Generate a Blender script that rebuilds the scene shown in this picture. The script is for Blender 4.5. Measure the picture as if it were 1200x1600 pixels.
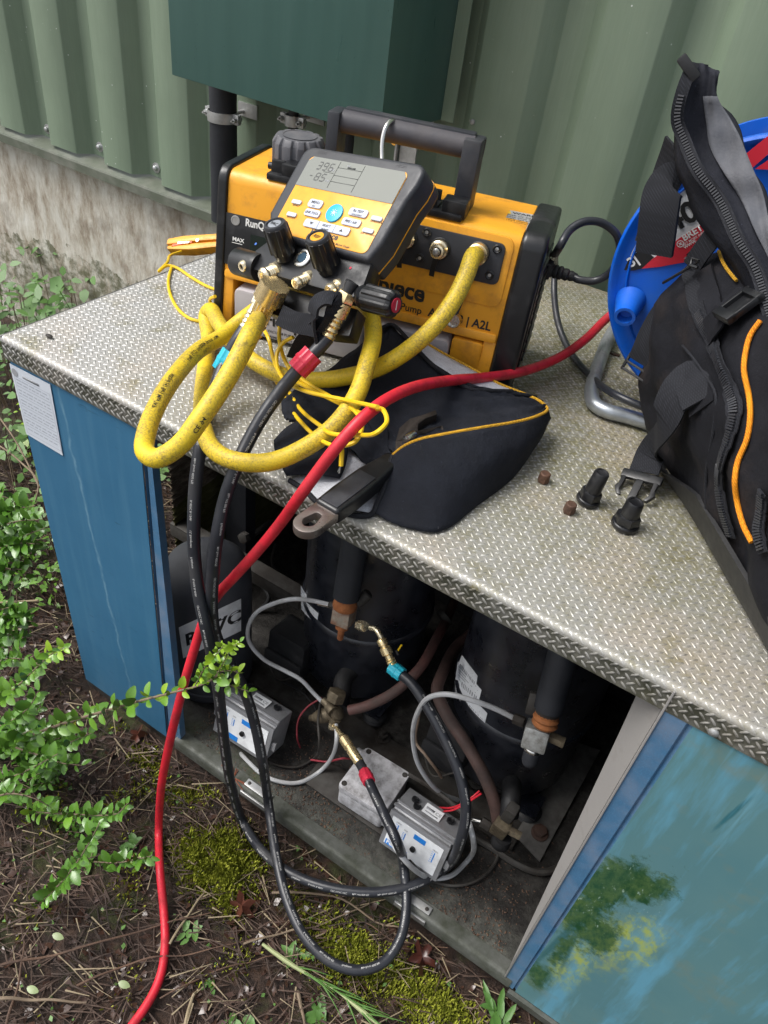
import bpy, bmesh, math, random
import numpy as np
from mathutils import Vector, Matrix
from mathutils.bvhtree import BVHTree
random.seed(7); np.random.seed(7)
PI = math.pi
S = bpy.context.scene
COL = S.collection
for o in list(bpy.data.objects): bpy.data.objects.remove(o)

# ------------------------------------------------------------ camera, sky, sun, exposure
CAMR = np.array([[0.8351085, 0.5377621, 0.11578308], [0.4243832, -0.4959231, -0.75760094], [-0.34998957, 0.68181538, -0.64236679]])
CAMC = np.array([0.86822305, -0.52555069, 0.52587159])
FPX = 1192.07
cam = bpy.data.cameras.new('camera'); camo = bpy.data.objects.new('camera', cam); COL.objects.link(camo)
mw = Matrix.Identity(4)
for i in range(3):
    mw[i][0] = CAMR[0][i]; mw[i][1] = -CAMR[1][i]; mw[i][2] = -CAMR[2][i]; mw[i][3] = CAMC[i]
camo.matrix_world = mw
cam.sensor_fit = 'VERTICAL'; cam.sensor_height = 24.0; cam.lens = FPX / 1600 * 24.0
cam.clip_start = 0.01; cam.clip_end = 200
S.camera = camo
cam.dof.use_dof = False; cam.dof.focus_distance = 0.85; cam.dof.aperture_fstop = 20.0

world = bpy.data.worlds.new('World'); S.world = world; world.use_nodes = True
wn = world.node_tree; wn.nodes.clear()
SUN_EL, SUN_ROT = math.radians(55), math.radians(238)
sky = wn.nodes.new('ShaderNodeTexSky'); sky.sky_type = 'NISHITA'; sky.sun_disc = False
sky.sun_elevation = SUN_EL; sky.sun_rotation = SUN_ROT; sky.air_density = 1.0; sky.dust_density = 4.0; sky.ozone_density = 1.0
hs = wn.nodes.new('ShaderNodeHueSaturation'); hs.inputs['Saturation'].default_value = 0.32
bg = wn.nodes.new('ShaderNodeBackground'); bg.inputs['Strength'].default_value = 0.135
wo = wn.nodes.new('ShaderNodeOutputWorld')
wn.links.new(sky.outputs[0], hs.inputs['Color']); wn.links.new(hs.outputs[0], bg.inputs[0]); wn.links.new(bg.outputs[0], wo.inputs[0])
sun = bpy.data.lights.new('sun', 'SUN'); sun.energy = 1.5; sun.angle = math.radians(30); sun.color = (1, 0.97, 0.93)
suno = bpy.data.objects.new('sun', sun); COL.objects.link(suno)
# direction the light comes from
sd = Vector((math.sin(SUN_ROT) * math.cos(SUN_EL), math.cos(SUN_ROT) * math.cos(SUN_EL), math.sin(SUN_EL)))
suno.rotation_euler = sd.to_track_quat('Z', 'Y').to_euler()
S.view_settings.view_transform = 'Standard'; S.view_settings.look = 'None'
S.view_settings.exposure = 0.75; S.view_settings.gamma = 1.0; S.view_settings.use_curve_mapping = False
S.render.engine = 'CYCLES'

# ------------------------------------------------------------ measuring helpers
V = lambda *a: np.array(a, float)
def ray(u, v): return CAMR.T @ V((u - 600) / FPX, (v - 800) / FPX, 1.0)
def P(u, v, x=None, y=None, z=None):
    r = ray(u, v)
    if z is not None: t = (z - CAMC[2]) / r[2]
    elif y is not None: t = (y - CAMC[1]) / r[1]
    else: t = (x - CAMC[0]) / r[0]
    return CAMC + t * r
def PP(pts):
    """(u, v, 'y'|'z'|'x', value) -> world points"""
    return [P(p[0], p[1], **{p[2]: p[3]}) for p in pts]
def onplane(u, v, p0, n):
    r = ray(u, v); n = np.array(n, float)
    return CAMC + r * (np.dot(np.array(p0) - CAMC, n) / np.dot(r, n))
def unit(v): v = np.array(v, float); return v / (np.linalg.norm(v) + 1e-12)
def FR(o, z=(0, 0, 1), x=(1, 0, 0)):
    """4x4 frame with origin o, z axis z, x axis near x"""
    z = unit(z); x = np.array(x, float); x = x - z * (x @ z)
    if np.linalg.norm(x) < 1e-6: x = V(0, 1, 0) - z * z[1]
    x = unit(x); y = np.cross(z, x); m = np.eye(4)
    m[:3, 0] = x; m[:3, 1] = y; m[:3, 2] = z; m[:3, 3] = o
    return m
def T(x, y, z): m = np.eye(4); m[:3, 3] = (x, y, z); return m
def RZ(a): m = np.eye(4); c, s = math.cos(a), math.sin(a); m[:2, :2] = [[c, -s], [s, c]]; return m
def RX(a): m = np.eye(4); c, s = math.cos(a), math.sin(a); m[1:3, 1:3] = [[c, -s], [s, c]]; return m
def RY(a): m = np.eye(4); c, s = math.cos(a), math.sin(a); m[0, 0] = c; m[0, 2] = s; m[2, 0] = -s; m[2, 2] = c; return m
def tf(m, p): return m[:3, :3] @ np.array(p, float) + m[:3, 3]
def spline(pts, n=8, closed=False):
    pts = [np.array(p, float) for p in pts]; out = []; N = len(pts)
    rng = range(N) if closed else range(N - 1)
    for i in rng:
        if closed: a, b, c, d = pts[(i - 1) % N], pts[i], pts[(i + 1) % N], pts[(i + 2) % N]
        else:
            b, c = pts[i], pts[i + 1]
            a = pts[i - 1] if i > 0 else 2 * b - c
            d = pts[i + 2] if i + 2 < N else 2 * c - b
        ta = np.linalg.norm(b - a) ** .5 + 1e-9; tb = ta + np.linalg.norm(c - b) ** .5 + 1e-9; tc = tb + np.linalg.norm(d - c) ** .5 + 1e-9
        for k in range(n):
            t = ta + (tb - ta) * k / n
            A1 = (ta - t) / ta * a + t / ta * b
            A2 = (tb - t) / (tb - ta) * b + (t - ta) / (tb - ta) * c
            A3 = (tc - t) / (tc - tb) * c + (t - tb) / (tc - tb) * d
            B1 = (tb - t) / tb * A1 + t / tb * A2
            B2 = (tc - t) / (tc - ta) * A2 + (t - ta) / (tc - ta) * A3
            out.append((tb - t) / (tb - ta) * B1 + (t - ta) / (tb - ta) * B2)
    if not closed: out.append(pts[-1])
    return out
def rrect(w, h, r, n=4, cx=0, cy=0):
    o = []
    for sx, sy, a0 in ((1, 1, 0), (-1, 1, PI / 2), (-1, -1, PI), (1, -1, 1.5 * PI)):
        for k in range(n + 1):
            a = a0 + PI / 2 * k / n
            o.append((cx + sx * (w / 2 - r) + r * math.cos(a), cy + sy * (h / 2 - r) + r * math.sin(a)))
    return o
def ngon(r, n, a0=0): return [(r * math.cos(a0 + 2 * PI * k / n), r * math.sin(a0 + 2 * PI * k / n)) for k in range(n)]
def flute(r1, r2, n, m=4):
    o = []
    for k in range(n * m):
        f = (k % m) / m
        rr = r1 if f < .5 else r2
        o.append((rr * math.cos(2 * PI * k / (n * m)), rr * math.sin(2 * PI * k / (n * m))))
    return o

class MB:
    def __init__(s): s.v = []; s.f = []
    def add(s, vs, fs, m=None):
        b = len(s.v)
        for p in vs: s.v.append(tuple(tf(m, p)) if m is not None else tuple(p))
        for f in fs: s.f.append(tuple(b + i for i in f))
        return s
    def box(s, c, d, m=None):
        x, y, z = d[0] / 2, d[1] / 2, d[2] / 2
        vs = [(c[0] + a * x, c[1] + b * y, c[2] + e * z) for a in (-1, 1) for b in (-1, 1) for e in (-1, 1)]
        return s.add(vs, [(0, 1, 3, 2), (4, 6, 7, 5), (0, 4, 5, 1), (2, 3, 7, 6), (0, 2, 6, 4), (1, 5, 7, 3)], m)
    def prism(s, o, z0, z1, m=None, top=1.0, ctr=(0, 0)):
        n = len(o)
        vs = [(x, y, z0) for x, y in o] + [(ctr[0] + (x - ctr[0]) * top, ctr[1] + (y - ctr[1]) * top, z1) for x, y in o]
        fs = [tuple(range(n - 1, -1, -1)), tuple(range(n, 2 * n))] + [(i, (i + 1) % n, n + (i + 1) % n, n + i) for i in range(n)]
        return s.add(vs, fs, m)
    def cyl(s, r, z0, z1, m=None, n=20, r2=None):
        return s.prism(ngon(r, n), z0, z1, m, top=(r2 / r if r2 is not None else 1.0))
    def lathe(s, prof, m=None, n=24, cap=True):
        vs = []; fs = []; k = len(prof)
        for i in range(n):
            a = 2 * PI * i / n
            for r, z in prof: vs.append((r * math.cos(a), r * math.sin(a), z))
        for i in range(n):
            j = (i + 1) % n
            for q in range(k - 1): fs.append((i * k + q, j * k + q, j * k + q + 1, i * k + q + 1))
        if cap:
            if prof[0][0] > 1e-5: fs.append(tuple(i * k for i in range(n - 1, -1, -1)))
            if prof[-1][0] > 1e-5: fs.append(tuple(i * k + k - 1 for i in range(n)))
        return s.add(vs, fs, m)
    def tube(s, pts, r, n=10, cap=True, flat=None, up=None):
        pts = [np.array(p, float) for p in pts]; N = len(pts); rs = r if hasattr(r, '__len__') else [r] * N
        fr = frames(pts, up); vs = []; fs = []
        for i in range(N):
            t, a, b = fr[i]
            for k in range(n):
                q = 2 * PI * k / n
                vs.append(pts[i] + (a * math.cos(q) + b * math.sin(q) * (flat or 1)) * rs[i])
        for i in range(N - 1):
            for k in range(n):
                fs.append((i * n + k, i * n + (k + 1) % n, (i + 1) * n + (k + 1) % n, (i + 1) * n + k))
        if cap: fs.append(tuple(range(n - 1, -1, -1))); fs.append(tuple((N - 1) * n + k for k in range(n)))
        return s.add(vs, fs)
    def grid(s, rows, thick=0.0, closed_u=False):
        R, Cn = len(rows), len(rows[0]); A = np.array(rows, float)
        fs = []
        for i in range(R - 1):
            for j in range(Cn if closed_u else Cn - 1):
                fs.append((i * Cn + j, i * Cn + (j + 1) % Cn, (i + 1) * Cn + (j + 1) % Cn, (i + 1) * Cn + j))
        if not thick: return s.add(A.reshape(-1, 3), fs)
        du = np.gradient(A, axis=1); dv = np.gradient(A, axis=0); n = np.cross(du, dv); n /= (np.linalg.norm(n, axis=2, keepdims=True) + 1e-12)
        B = A - n * thick; K = R * Cn
        fs2 = fs + [tuple(K + i for i in f[::-1]) for f in fs]
        ed = [i for i in range(Cn)] + [i * Cn + Cn - 1 for i in range(1, R)] + [(R - 1) * Cn + j for j in range(Cn - 2, -1, -1)] + [i * Cn for i in range(R - 2, 0, -1)]
        for a, b in zip(ed, ed[1:] + ed[:1]): fs2.append((b, a, K + a, K + b))
        return s.add(list(A.reshape(-1, 3)) + list(B.reshape(-1, 3)), fs2)
    def ball(s, c, r, n=10, sc=(1, 1, 1)):
        prof = [(math.sin(PI * k / (n // 2 + 2)) * r + (0 if 0 < k < n // 2 + 2 else 1e-6), -math.cos(PI * k / (n // 2 + 2)) * r) for k in range(n // 2 + 3)]
        m = T(*c) @ np.diag([sc[0], sc[1], sc[2], 1.0])
        return s.lathe(prof, m, n, cap=False)

def frames(pts, up=None):
    N = len(pts); out = []
    tg = [unit(pts[min(i + 1, N - 1)] - pts[max(i - 1, 0)]) for i in range(N)]
    u0 = np.array(up if up is not None else (0, 0, 1), float)
    a = u0 - tg[0] * (u0 @ tg[0])
    if np.linalg.norm(a) < 1e-3: a = V(1, 0, 0) - tg[0] * tg[0][0]
    a = unit(a)
    for i in range(N):
        if up is not None:
            q = u0 - tg[i] * (u0 @ tg[i])
            if np.linalg.norm(q) > 1e-2: a = unit(q)
            else: a = unit(a - tg[i] * (a @ tg[i]))
        else: a = unit(a - tg[i] * (a @ tg[i]))
        out.append((tg[i], a, np.cross(tg[i], a)))
    return out

def wl(o):
    p = V(0, 0, 0)
    while o is not None: p = p + np.array(o.location); o = o.parent
    return p
def thing(name, label, cat, loc, group=None, parent=None):
    o = bpy.data.objects.new(name, None); COL.objects.link(o); o.location = loc; o.empty_display_size = .02
    o['label'] = label; o['category'] = cat
    if group: o['group'] = group
    return o
def tag(o, label, cat, group=None):
    o['label'] = label; o['category'] = cat
    if group: o['group'] = group
    return o
def ob(name, mb, mat, parent=None, smooth=40, bevel=0, bseg=2, label=None, kind=None, sub=0, recalc=True):
    vs = np.array(mb.v, float)
    base = wl(parent) if parent is not None else V((vs[:, 0].min() + vs[:, 0].max()) / 2, (vs[:, 1].min() + vs[:, 1].max()) / 2, vs[:, 2].min())
    me = bpy.data.meshes.new(name); me.from_pydata([tuple(p) for p in vs - base], [], mb.f)
    if bevel or recalc or sub:
        bm = bmesh.new(); bm.from_mesh(me)
        if recalc: bmesh.ops.recalc_face_normals(bm, faces=bm.faces)
        if bevel:
            es = [e for e in bm.edges if len(e.link_faces) == 2 and e.calc_face_angle(0) > math.radians(32)]
            bmesh.ops.bevel(bm, geom=es, offset=bevel, segments=bseg, profile=0.6, affect='EDGES', clamp_overlap=True)
        bm.to_mesh(me); bm.free()
    for p in me.polygons: p.use_smooth = True
    me.update()
    if smooth < 180:
        bm = bmesh.new(); bm.from_mesh(me)
        for e in bm.edges:
            if len(e.link_faces) != 2 or e.calc_face_angle(0) > math.radians(smooth): e.smooth = False
        bm.to_mesh(me); bm.free()
    o = bpy.data.objects.new(name, me); COL.objects.link(o)
    if mat is not None: me.materials.append(mat)
    if parent is not None: o.parent = parent
    else: o.location = base
    if label: o['label'] = label
    if kind: o['kind'] = kind
    if sub:
        md = o.modifiers.new('smooth', 'SUBSURF'); md.levels = sub; md.render_levels = sub
    return o
def inst(name, me, parent, m):
    o = bpy.data.objects.new(name, me); COL.objects.link(o)
    if parent is not None: o.parent = parent; m = T(*(-wl(parent))) @ m
    o.matrix_local = Matrix([list(r) for r in m]); return o
def bvh(*objs):
    vs = []; fs = []
    for o in objs:
        off = wl(o); b = len(vs)
        vs += [Vector(off) + v.co for v in o.data.vertices]; fs += [tuple(b + i for i in p.vertices) for p in o.data.polygons]
    return BVHTree.FromPolygons(vs, fs)
def hit(tree, u, v, off=0.0, default=None):
    h = tree.ray_cast(Vector(CAMC), Vector(unit(ray(u, v))))
    if h[0] is None:
        return default
    n = np.array(h[1]); d = unit(ray(u, v))
    if n @ d > 0: n = -n
    return np.array(h[0]) + n * off
def strip(pts, normals, w, th, n=None):
    """flat webbing along pts"""
    mb = MB(); L = [np.array(p) for p in pts]; N = len(L)
    for i in range(N):
        t = unit(L[min(i + 1, N - 1)] - L[max(i - 1, 0)]); nn = unit(normals[i]); s_ = unit(np.cross(t, nn)); nn = np.cross(s_, t)
        ww = w[i] if hasattr(w, '__len__') else w
        for a, b in ((-1, -1), (1, -1), (1, 1), (-1, 1)): mb.v.append(tuple(L[i] + s_ * a * ww / 2 + nn * b * th / 2))
    for i in range(N - 1):
        for k in range(4): mb.f.append((i * 4 + k, i * 4 + (k + 1) % 4, (i + 1) * 4 + (k + 1) % 4, (i + 1) * 4 + k))
    mb.f.append((3, 2, 1, 0)); mb.f.append(tuple((N - 1) * 4 + k for k in range(4)))
    return mb

_tc = {}
def text_geo(s, bold=0.0, shear=0.0):
    key = (s, bold, shear)
    if key in _tc: return _tc[key]
    c = bpy.data.curves.new('t', 'FONT'); c.body = s; c.size = 1; c.offset = bold; c.shear = shear; c.resolution_u = 3; c.fill_mode = 'FRONT'
    o = bpy.data.objects.new('t', c); COL.objects.link(o)
    dg = bpy.context.evaluated_depsgraph_get(); me = bpy.data.meshes.new_from_object(o.evaluated_get(dg))
    v = [tuple(x.co) for x in me.vertices]; f = [tuple(p.vertices) for p in me.polygons]
    bpy.data.objects.remove(o); bpy.data.curves.remove(c); bpy.data.meshes.remove(me)
    _tc[key] = (v, f); return v, f
def text_mb(items, m):
    """items: (string, x, y, size[, bold[, align[, sx]]]) on the plane of frame m"""
    mb = MB()
    for it in items:
        s_, x, y, size = it[:4]; bold = it[4] if len(it) > 4 else 0; al = it[5] if len(it) > 5 else 0; sx = it[6] if len(it) > 6 else 1
        v, f = text_geo(s_, bold); w = max(p[0] for p in v) if v else 0
        mb.add([(x + (p[0] - w * al) * size * sx, y + p[1] * size, 0) for p in v], f, m)
    return mb
def text_on_tube(s_, pts, r, start, size, ang, bold=0.01, flip=False, up=None):
    """lettering that follows a hose: start = metres along, ang = angle round the hose"""
    pts = [np.array(p, float) for p in pts]; fr = frames(pts, up); L = [0]
    for a, b in zip(pts, pts[1:]): L.append(L[-1] + np.linalg.norm(b - a))
    v, f = text_geo(s_, bold); mb = MB(); vs = []
    for p in v:
        sx, sy = p[0] * size, (p[1] - .35) * size
        if flip: sx, sy = -sx, -sy
        d = min(max(start + sx, 0), L[-1] - 1e-6); i = max(0, min(len(L) - 2, int(np.searchsorted(L, d)) - 1)); t = (d - L[i]) / (L[i + 1] - L[i] + 1e-9)
        c = pts[i] * (1 - t) + pts[i + 1] * t; a = unit(fr[i][1] * (1 - t) + fr[i + 1][1] * t); b = unit(fr[i][2] * (1 - t) + fr[i + 1][2] * t)
        q = ang + sy / r
        vs.append(c + (a * math.cos(q) + b * math.sin(q)) * (r + .00025))
    mb.add(vs, f); return mb

# ------------------------------------------------------------ materials
def _n(nt, t, **k):
    n = nt.nodes.new(t)
    for a, b in k.items():
        if a.startswith('i_'): n.inputs[int(a[2:])].default_value = b
        else: setattr(n, a, b)
    return n
class NT:
    def __init__(s, name):
        s.m = bpy.data.materials.new(name); s.m.use_nodes = True; s.t = s.m.node_tree
        s.b = s.t.nodes['Principled BSDF']; s.co = _n(s.t, 'ShaderNodeTexCoord').outputs['Object']
    def L(s, a, b): s.t.links.new(a, b)
    def geo(s): return _n(s.t, 'ShaderNodeNewGeometry')
    def world(s): return s.geo().outputs['Position']
    def map(s, co=None, sc=(1, 1, 1), rot=(0, 0, 0), loc=(0, 0, 0)):
        n = _n(s.t, 'ShaderNodeMapping'); n.inputs['Scale'].default_value = sc; n.inputs['Rotation'].default_value = rot; n.inputs['Location'].default_value = loc
        s.L(co or s.co, n.inputs[0]); return n.outputs[0]
    def noise(s, scale, detail=4, rough=.55, co=None, dist=0):
        n = _n(s.t, 'ShaderNodeTexNoise'); n.inputs['Scale'].default_value = scale; n.inputs['Detail'].default_value = detail; n.inputs['Roughness'].default_value = rough; n.inputs['Distortion'].default_value = dist
        s.L(co or s.co, n.inputs['Vector']); return n.outputs['Fac']
    def voro(s, scale, co=None, feature='F1', out='Distance'):
        n = _n(s.t, 'ShaderNodeTexVoronoi'); n.feature = feature; n.inputs['Scale'].default_value = scale; s.L(co or s.co, n.inputs['Vector']); return n.outputs[out]
    def wave(s, scale, co=None, direction='X', dist=0, detail=0):
        n = _n(s.t, 'ShaderNodeTexWave'); n.bands_direction = direction; n.inputs['Scale'].default_value = scale; n.inputs['Distortion'].default_value = dist; n.inputs['Detail'].default_value = detail
        s.L(co or s.co, n.inputs['Vector']); return n.outputs['Fac']
    def ramp(s, f, stops):
        n = _n(s.t, 'ShaderNodeValToRGB'); e = n.color_ramp.elements
        while len(e) < len(stops): e.new(.5)
        for i, (p, c) in enumerate(stops):
            e[i].position = p; e[i].color = (c, c, c, 1) if not hasattr(c, '__len__') else (*c, 1)
        s.L(f, n.inputs[0]); return n.outputs[0]
    def mix(s, f, a, b, mode='MIX'):
        n = _n(s.t, 'ShaderNodeMix', data_type='RGBA', blend_type=mode)
        for k, x in ((0, f), (6, a), (7, b)):
            if hasattr(x, 'links') or isinstance(x, bpy.types.NodeSocket): s.L(x, n.inputs[k])
            elif k == 0: n.inputs[0].default_value = x
            else: n.inputs[k].default_value = (*x, 1) if hasattr(x, '__len__') else (x, x, x, 1)
        return n.outputs[2]
    def math(s, op, a, b=0, clamp=False):
        n = _n(s.t, 'ShaderNodeMath', operation=op); n.use_clamp = clamp
        for k, x in ((0, a), (1, b)):
            if isinstance(x, bpy.types.NodeSocket): s.L(x, n.inputs[k])
            else: n.inputs[k].default_value = x
        return n.outputs[0]
    def bump(s, h, strength=.3, dist=.001, normal=None):
        n = _n(s.t, 'ShaderNodeBump'); n.inputs['Strength'].default_value = strength; n.inputs['Distance'].default_value = dist; s.L(h, n.inputs['Height'])
        if normal is not None: s.L(normal, n.inputs['Normal'])
        s.L(n.outputs[0], s.b.inputs['Normal']); return n.outputs[0]
    def set(s, col=None, rough=None, metal=None, spec=None, coat=None, trans=None, alpha=None):
        for k, x in (('Base Color', col), ('Roughness', rough), ('Metallic', metal), ('Specular IOR Level', spec), ('Coat Weight', coat), ('Transmission Weight', trans), ('Alpha', alpha)):
            if x is None: continue
            if isinstance(x, bpy.types.NodeSocket): s.L(x, s.b.inputs[k])
            elif k == 'Base Color': s.b.inputs[k].default_value = (*x, 1)
            else: s.b.inputs[k].default_value = x
        return s.m
    def sep(s, co, ax):
        n = _n(s.t, 'ShaderNodeSeparateXYZ'); s.L(co, n.inputs[0]); return n.outputs[ax]
def scl(c, k): return tuple(min(1, x * k) for x in c)
def pm(name, col, rough=.5, metal=0, var=.15, vs=25, bump=.1, bs=400, dirt=None, da=.5, ds=18, dr=.8, spec=.5, coat=0, fine=0):
    """general worn material: base colour with mottling, dirt blotches, fine relief"""
    n = NT(name); w = n.world()
    f = n.noise(vs, 5, .6, w); c = n.mix(f, scl(col, 1 - var), scl(col, 1 + var))
    r = n.math('ADD', n.math('MULTIPLY', n.noise(vs * 3, 4, .6, w), .25), rough - .12, True)
    if dirt is not None:
        k = n.ramp(n.noise(ds, 6, .65, w), [(max(0, .62 - da * .5), 0), (min(1, .78 - da * .2), 1)])
        c = n.mix(n.math('MULTIPLY', k, min(1, .4 + da)), c, dirt); r = n.mix(k, r, dr)
    if fine:
        k = n.ramp(n.noise(900, 2, .7, w), [(.55, 0), (.75, 1)]); c = n.mix(n.math('MULTIPLY', k, fine), c, scl(col, 1.8))
    n.set(c, r, metal, spec, coat)
    if bump: n.bump(n.noise(bs, 3, .6, w), bump, .001)
    return n.m
def fabric(name, col, scale=900, dust=None, da=.4, rough=.85):
    n = NT(name); w = n.world()
    if dust is not None:
        h = n.noise(scale * .8, 1, .5, w); c = n.mix(h, scl(col, .5), scl(col, 1.7)); c = n.mix(n.ramp(n.noise(16, 6, .65, w), [(.38, 0), (.72, .6)]), c, scl(col, 2.4))
        k = n.ramp(n.noise(9, 6, .65, w), [(.5, 0), (.78, da)]); c = n.mix(k, c, dust); li = n.ramp(n.noise(260, 2, .6, w), [(.70, 0), (.76, .3)]); c = n.mix(li, c, scl(col, 8))
        n.set(c, rough, 0, .22); n.bump(n.math('ADD', h, n.math('MULTIPLY', n.noise(30, 4, .6, w), 9)), .5, .0007); return n.m
    a = n.wave(scale / 6.28, w, 'DIAGONAL', .6, 1); b = n.wave(scale / 6.28, n.map(w, rot=(0.3, .2, PI / 2)), 'DIAGONAL', .6, 1)
    h = n.math('MULTIPLY', a, b); c = n.mix(h, scl(col, .6), scl(col, 1.6)); c = n.mix(n.ramp(n.noise(14, 5, .6, w), [(.35, 0), (.7, 1)]), c, n.mix(.35, c, scl(col, 2.0)))
    if dust is not None:
        k = n.ramp(n.noise(9, 6, .65, w), [(.5, 0), (.78, da)]); c = n.mix(k, c, dust)
    n.set(c, rough, 0, .3); n.bump(h, .35, .0005); return n.m
# ------------------------------------------------------------ materials of the place
def m_cladding():
    n = NT('painted_cladding'); w = n.world()
    st = n.noise(22, 5, .7, n.map(w, sc=(1, 1, .06))); fine = n.noise(400, 2, .6, n.map(w, sc=(1, 1, .05)))
    c = n.mix(st, (.120, .168, .115), (.190, .248, .172)); c = n.mix(n.math('MULTIPLY', fine, .35), c, (.27, .34, .26))
    blot = n.ramp(n.noise(5, 5, .6, w), [(.45, 0), (.72, .5)]); c = n.mix(blot, c, (.14, .185, .13))
    spk = n.ramp(n.voro(55, w), [(.05, 1), (.08, 0)]); c = n.mix(n.math('MULTIPLY', spk, n.ramp(n.noise(9, 2, .5, w), [(.52, 0), (.57, .9)])), c, (.65, .67, .65))
    n.set(c, n.math('ADD', n.math('MULTIPLY', st, .2), .38), 0, .45); n.bump(n.noise(250, 3, .6, n.map(w, sc=(1, 1, .2))), .08, .001); return n.m
def m_plinth():
    n = NT('stained_concrete'); w = n.world()
    rw = n.map(w, rot=(0, .3, 0), sc=(1, 1, .35))
    a = n.noise(26, 8, .75, rw); b = n.noise(7, 5, .6, w)
    c = n.ramp(a, [(.28, (.20, .155, .11)), (.42, (.42, .37, .30)), (.55, (.58, .55, .48)), (.75, (.70, .69, .64))])
    c = n.mix(n.ramp(b, [(.55, 0), (.74, .7)]), c, (.16, .12, .085))
    z = n.sep(w, 2); low = n.ramp(n.math('ADD', n.math('MULTIPLY', z, 1.0), n.math('MULTIPLY', n.noise(9, 4, .6, w), .25)), [(0, 0), (1, 1)])
    g = n.math('GREATER_THAN', -0.28, n.math('ADD', z, n.math('MULTIPLY', n.noise(6, 5, .7, w), .25)))
    c = n.mix(n.math('MULTIPLY', g, n.ramp(n.noise(30, 5, .7, w), [(.4, .0), (.6, .8)])), c, (.07, .075, .025))
    n.set(c, .9, 0, .2); n.bump(n.noise(70, 8, .75, rw), .8, .006); return n.m
def m_tread(lug=False):
    n = NT('tread_lug' if lug else 'tread_sheet'); w = n.world()
    x, y, z = n.sep(w, 0), n.sep(w, 1), n.sep(w, 2)
    base = (.56, .555, .54) if lug else (.385, .38, .37)
    f = n.noise(9, 6, .65, w); c = n.mix(f, scl(base, .8), scl(base, 1.12))
    rt = n.math('ADD', n.math('MULTIPLY', x, 1.3), n.math('MULTIPLY', n.noise(4, 5, .65, w), .9))      # the right half is the greener one
    alg = n.ramp(rt, [(.5, 0), (1.25, .9 if not lug else .7)])
    back = n.ramp(n.math('ADD', y, n.math('MULTIPLY', n.noise(6, 4, .6, w), .3)), [(.1, .25), (.42, 1)])
    grit = n.ramp(n.noise(90, 7, .75, w), [(.36, .25), (.58, 1)])
    c = n.mix(n.math('MULTIPLY', n.math('MULTIPLY', alg, back), grit), c, (.20, .185, .085))
    spot = n.ramp(n.noise(13, 6, .7, n.map(w, loc=(3, 1, 0))), [(.54, 0), (.66, .8 if not lug else .5)])
    c = n.mix(n.math('MULTIPLY', spot, grit), c, (.17, .15, .055))
    warm = n.ramp(n.noise(7, 4, .6, n.map(w, loc=(9, 4, 2))), [(.5, 0), (.7, .35)]); c = n.mix(warm, c, (.52, .42, .32))
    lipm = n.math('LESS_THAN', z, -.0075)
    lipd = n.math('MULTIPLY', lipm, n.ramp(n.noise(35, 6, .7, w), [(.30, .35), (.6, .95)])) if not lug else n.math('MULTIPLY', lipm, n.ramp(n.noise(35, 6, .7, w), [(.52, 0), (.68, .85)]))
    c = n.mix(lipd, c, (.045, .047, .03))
    spk = n.ramp(n.noise(260, 3, .7, w), [(.60, 0), (.72, .55)]); c = n.mix(spk, c, (.12, .115, .07))
    r = n.math('ADD', n.math('MULTIPLY', n.noise(60, 4, .7, w), .35), .28 if lug else .42, True)
    n.set(c, r, .6 if lug else .35, .5); n.bump(n.noise(420, 4, .7, w), .25, .0008); return n.m
def m_bluepaint():
    n = NT('blue_panel_paint'); w = n.world()
    c = n.mix(n.noise(7, 6, .6, w), (.026, .115, .215), (.050, .170, .295))
    st = n.ramp(n.noise(55, 3, .6, n.map(w, sc=(1, 1, .05))), [(.5, 0), (.75, .35)]); c = n.mix(st, c, (.08, .21, .32))
    dk = n.ramp(n.noise(60, 5, .7, n.map(w, rot=(0, .9, 0), sc=(.35, 1, 1.6))), [(.62, 0), (.69, .75)]); dk2 = n.ramp(n.noise(8, 3, .6, w), [(.5, 0), (.62, 1)])
    c = n.mix(n.math('MULTIPLY', dk, dk2), c, (.008, .028, .05))
    sc_ = n.ramp(n.math('ABSOLUTE', n.math('SUBTRACT', n.math('ADD', n.math('SUBTRACT', n.sep(w, 0), n.math('MULTIPLY', n.sep(w, 2), -.085)), n.math('MULTIPLY', n.noise(14, 4, .6, w), .03)), .107)), [(.0006, .75), (.0016, 0)])
    c = n.mix(n.math('MULTIPLY', sc_, n.ramp(n.noise(30, 3, .6, w), [(.35, .05), (.6, .6)])), c, (.22, .38, .48))
    n.set(c, n.math('ADD', n.math('MULTIPLY', n.noise(30, 4, .6, w), .2), .25), 0, .35); n.bump(n.noise(300, 3, .6, w), .06, .001); return n.m
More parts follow.
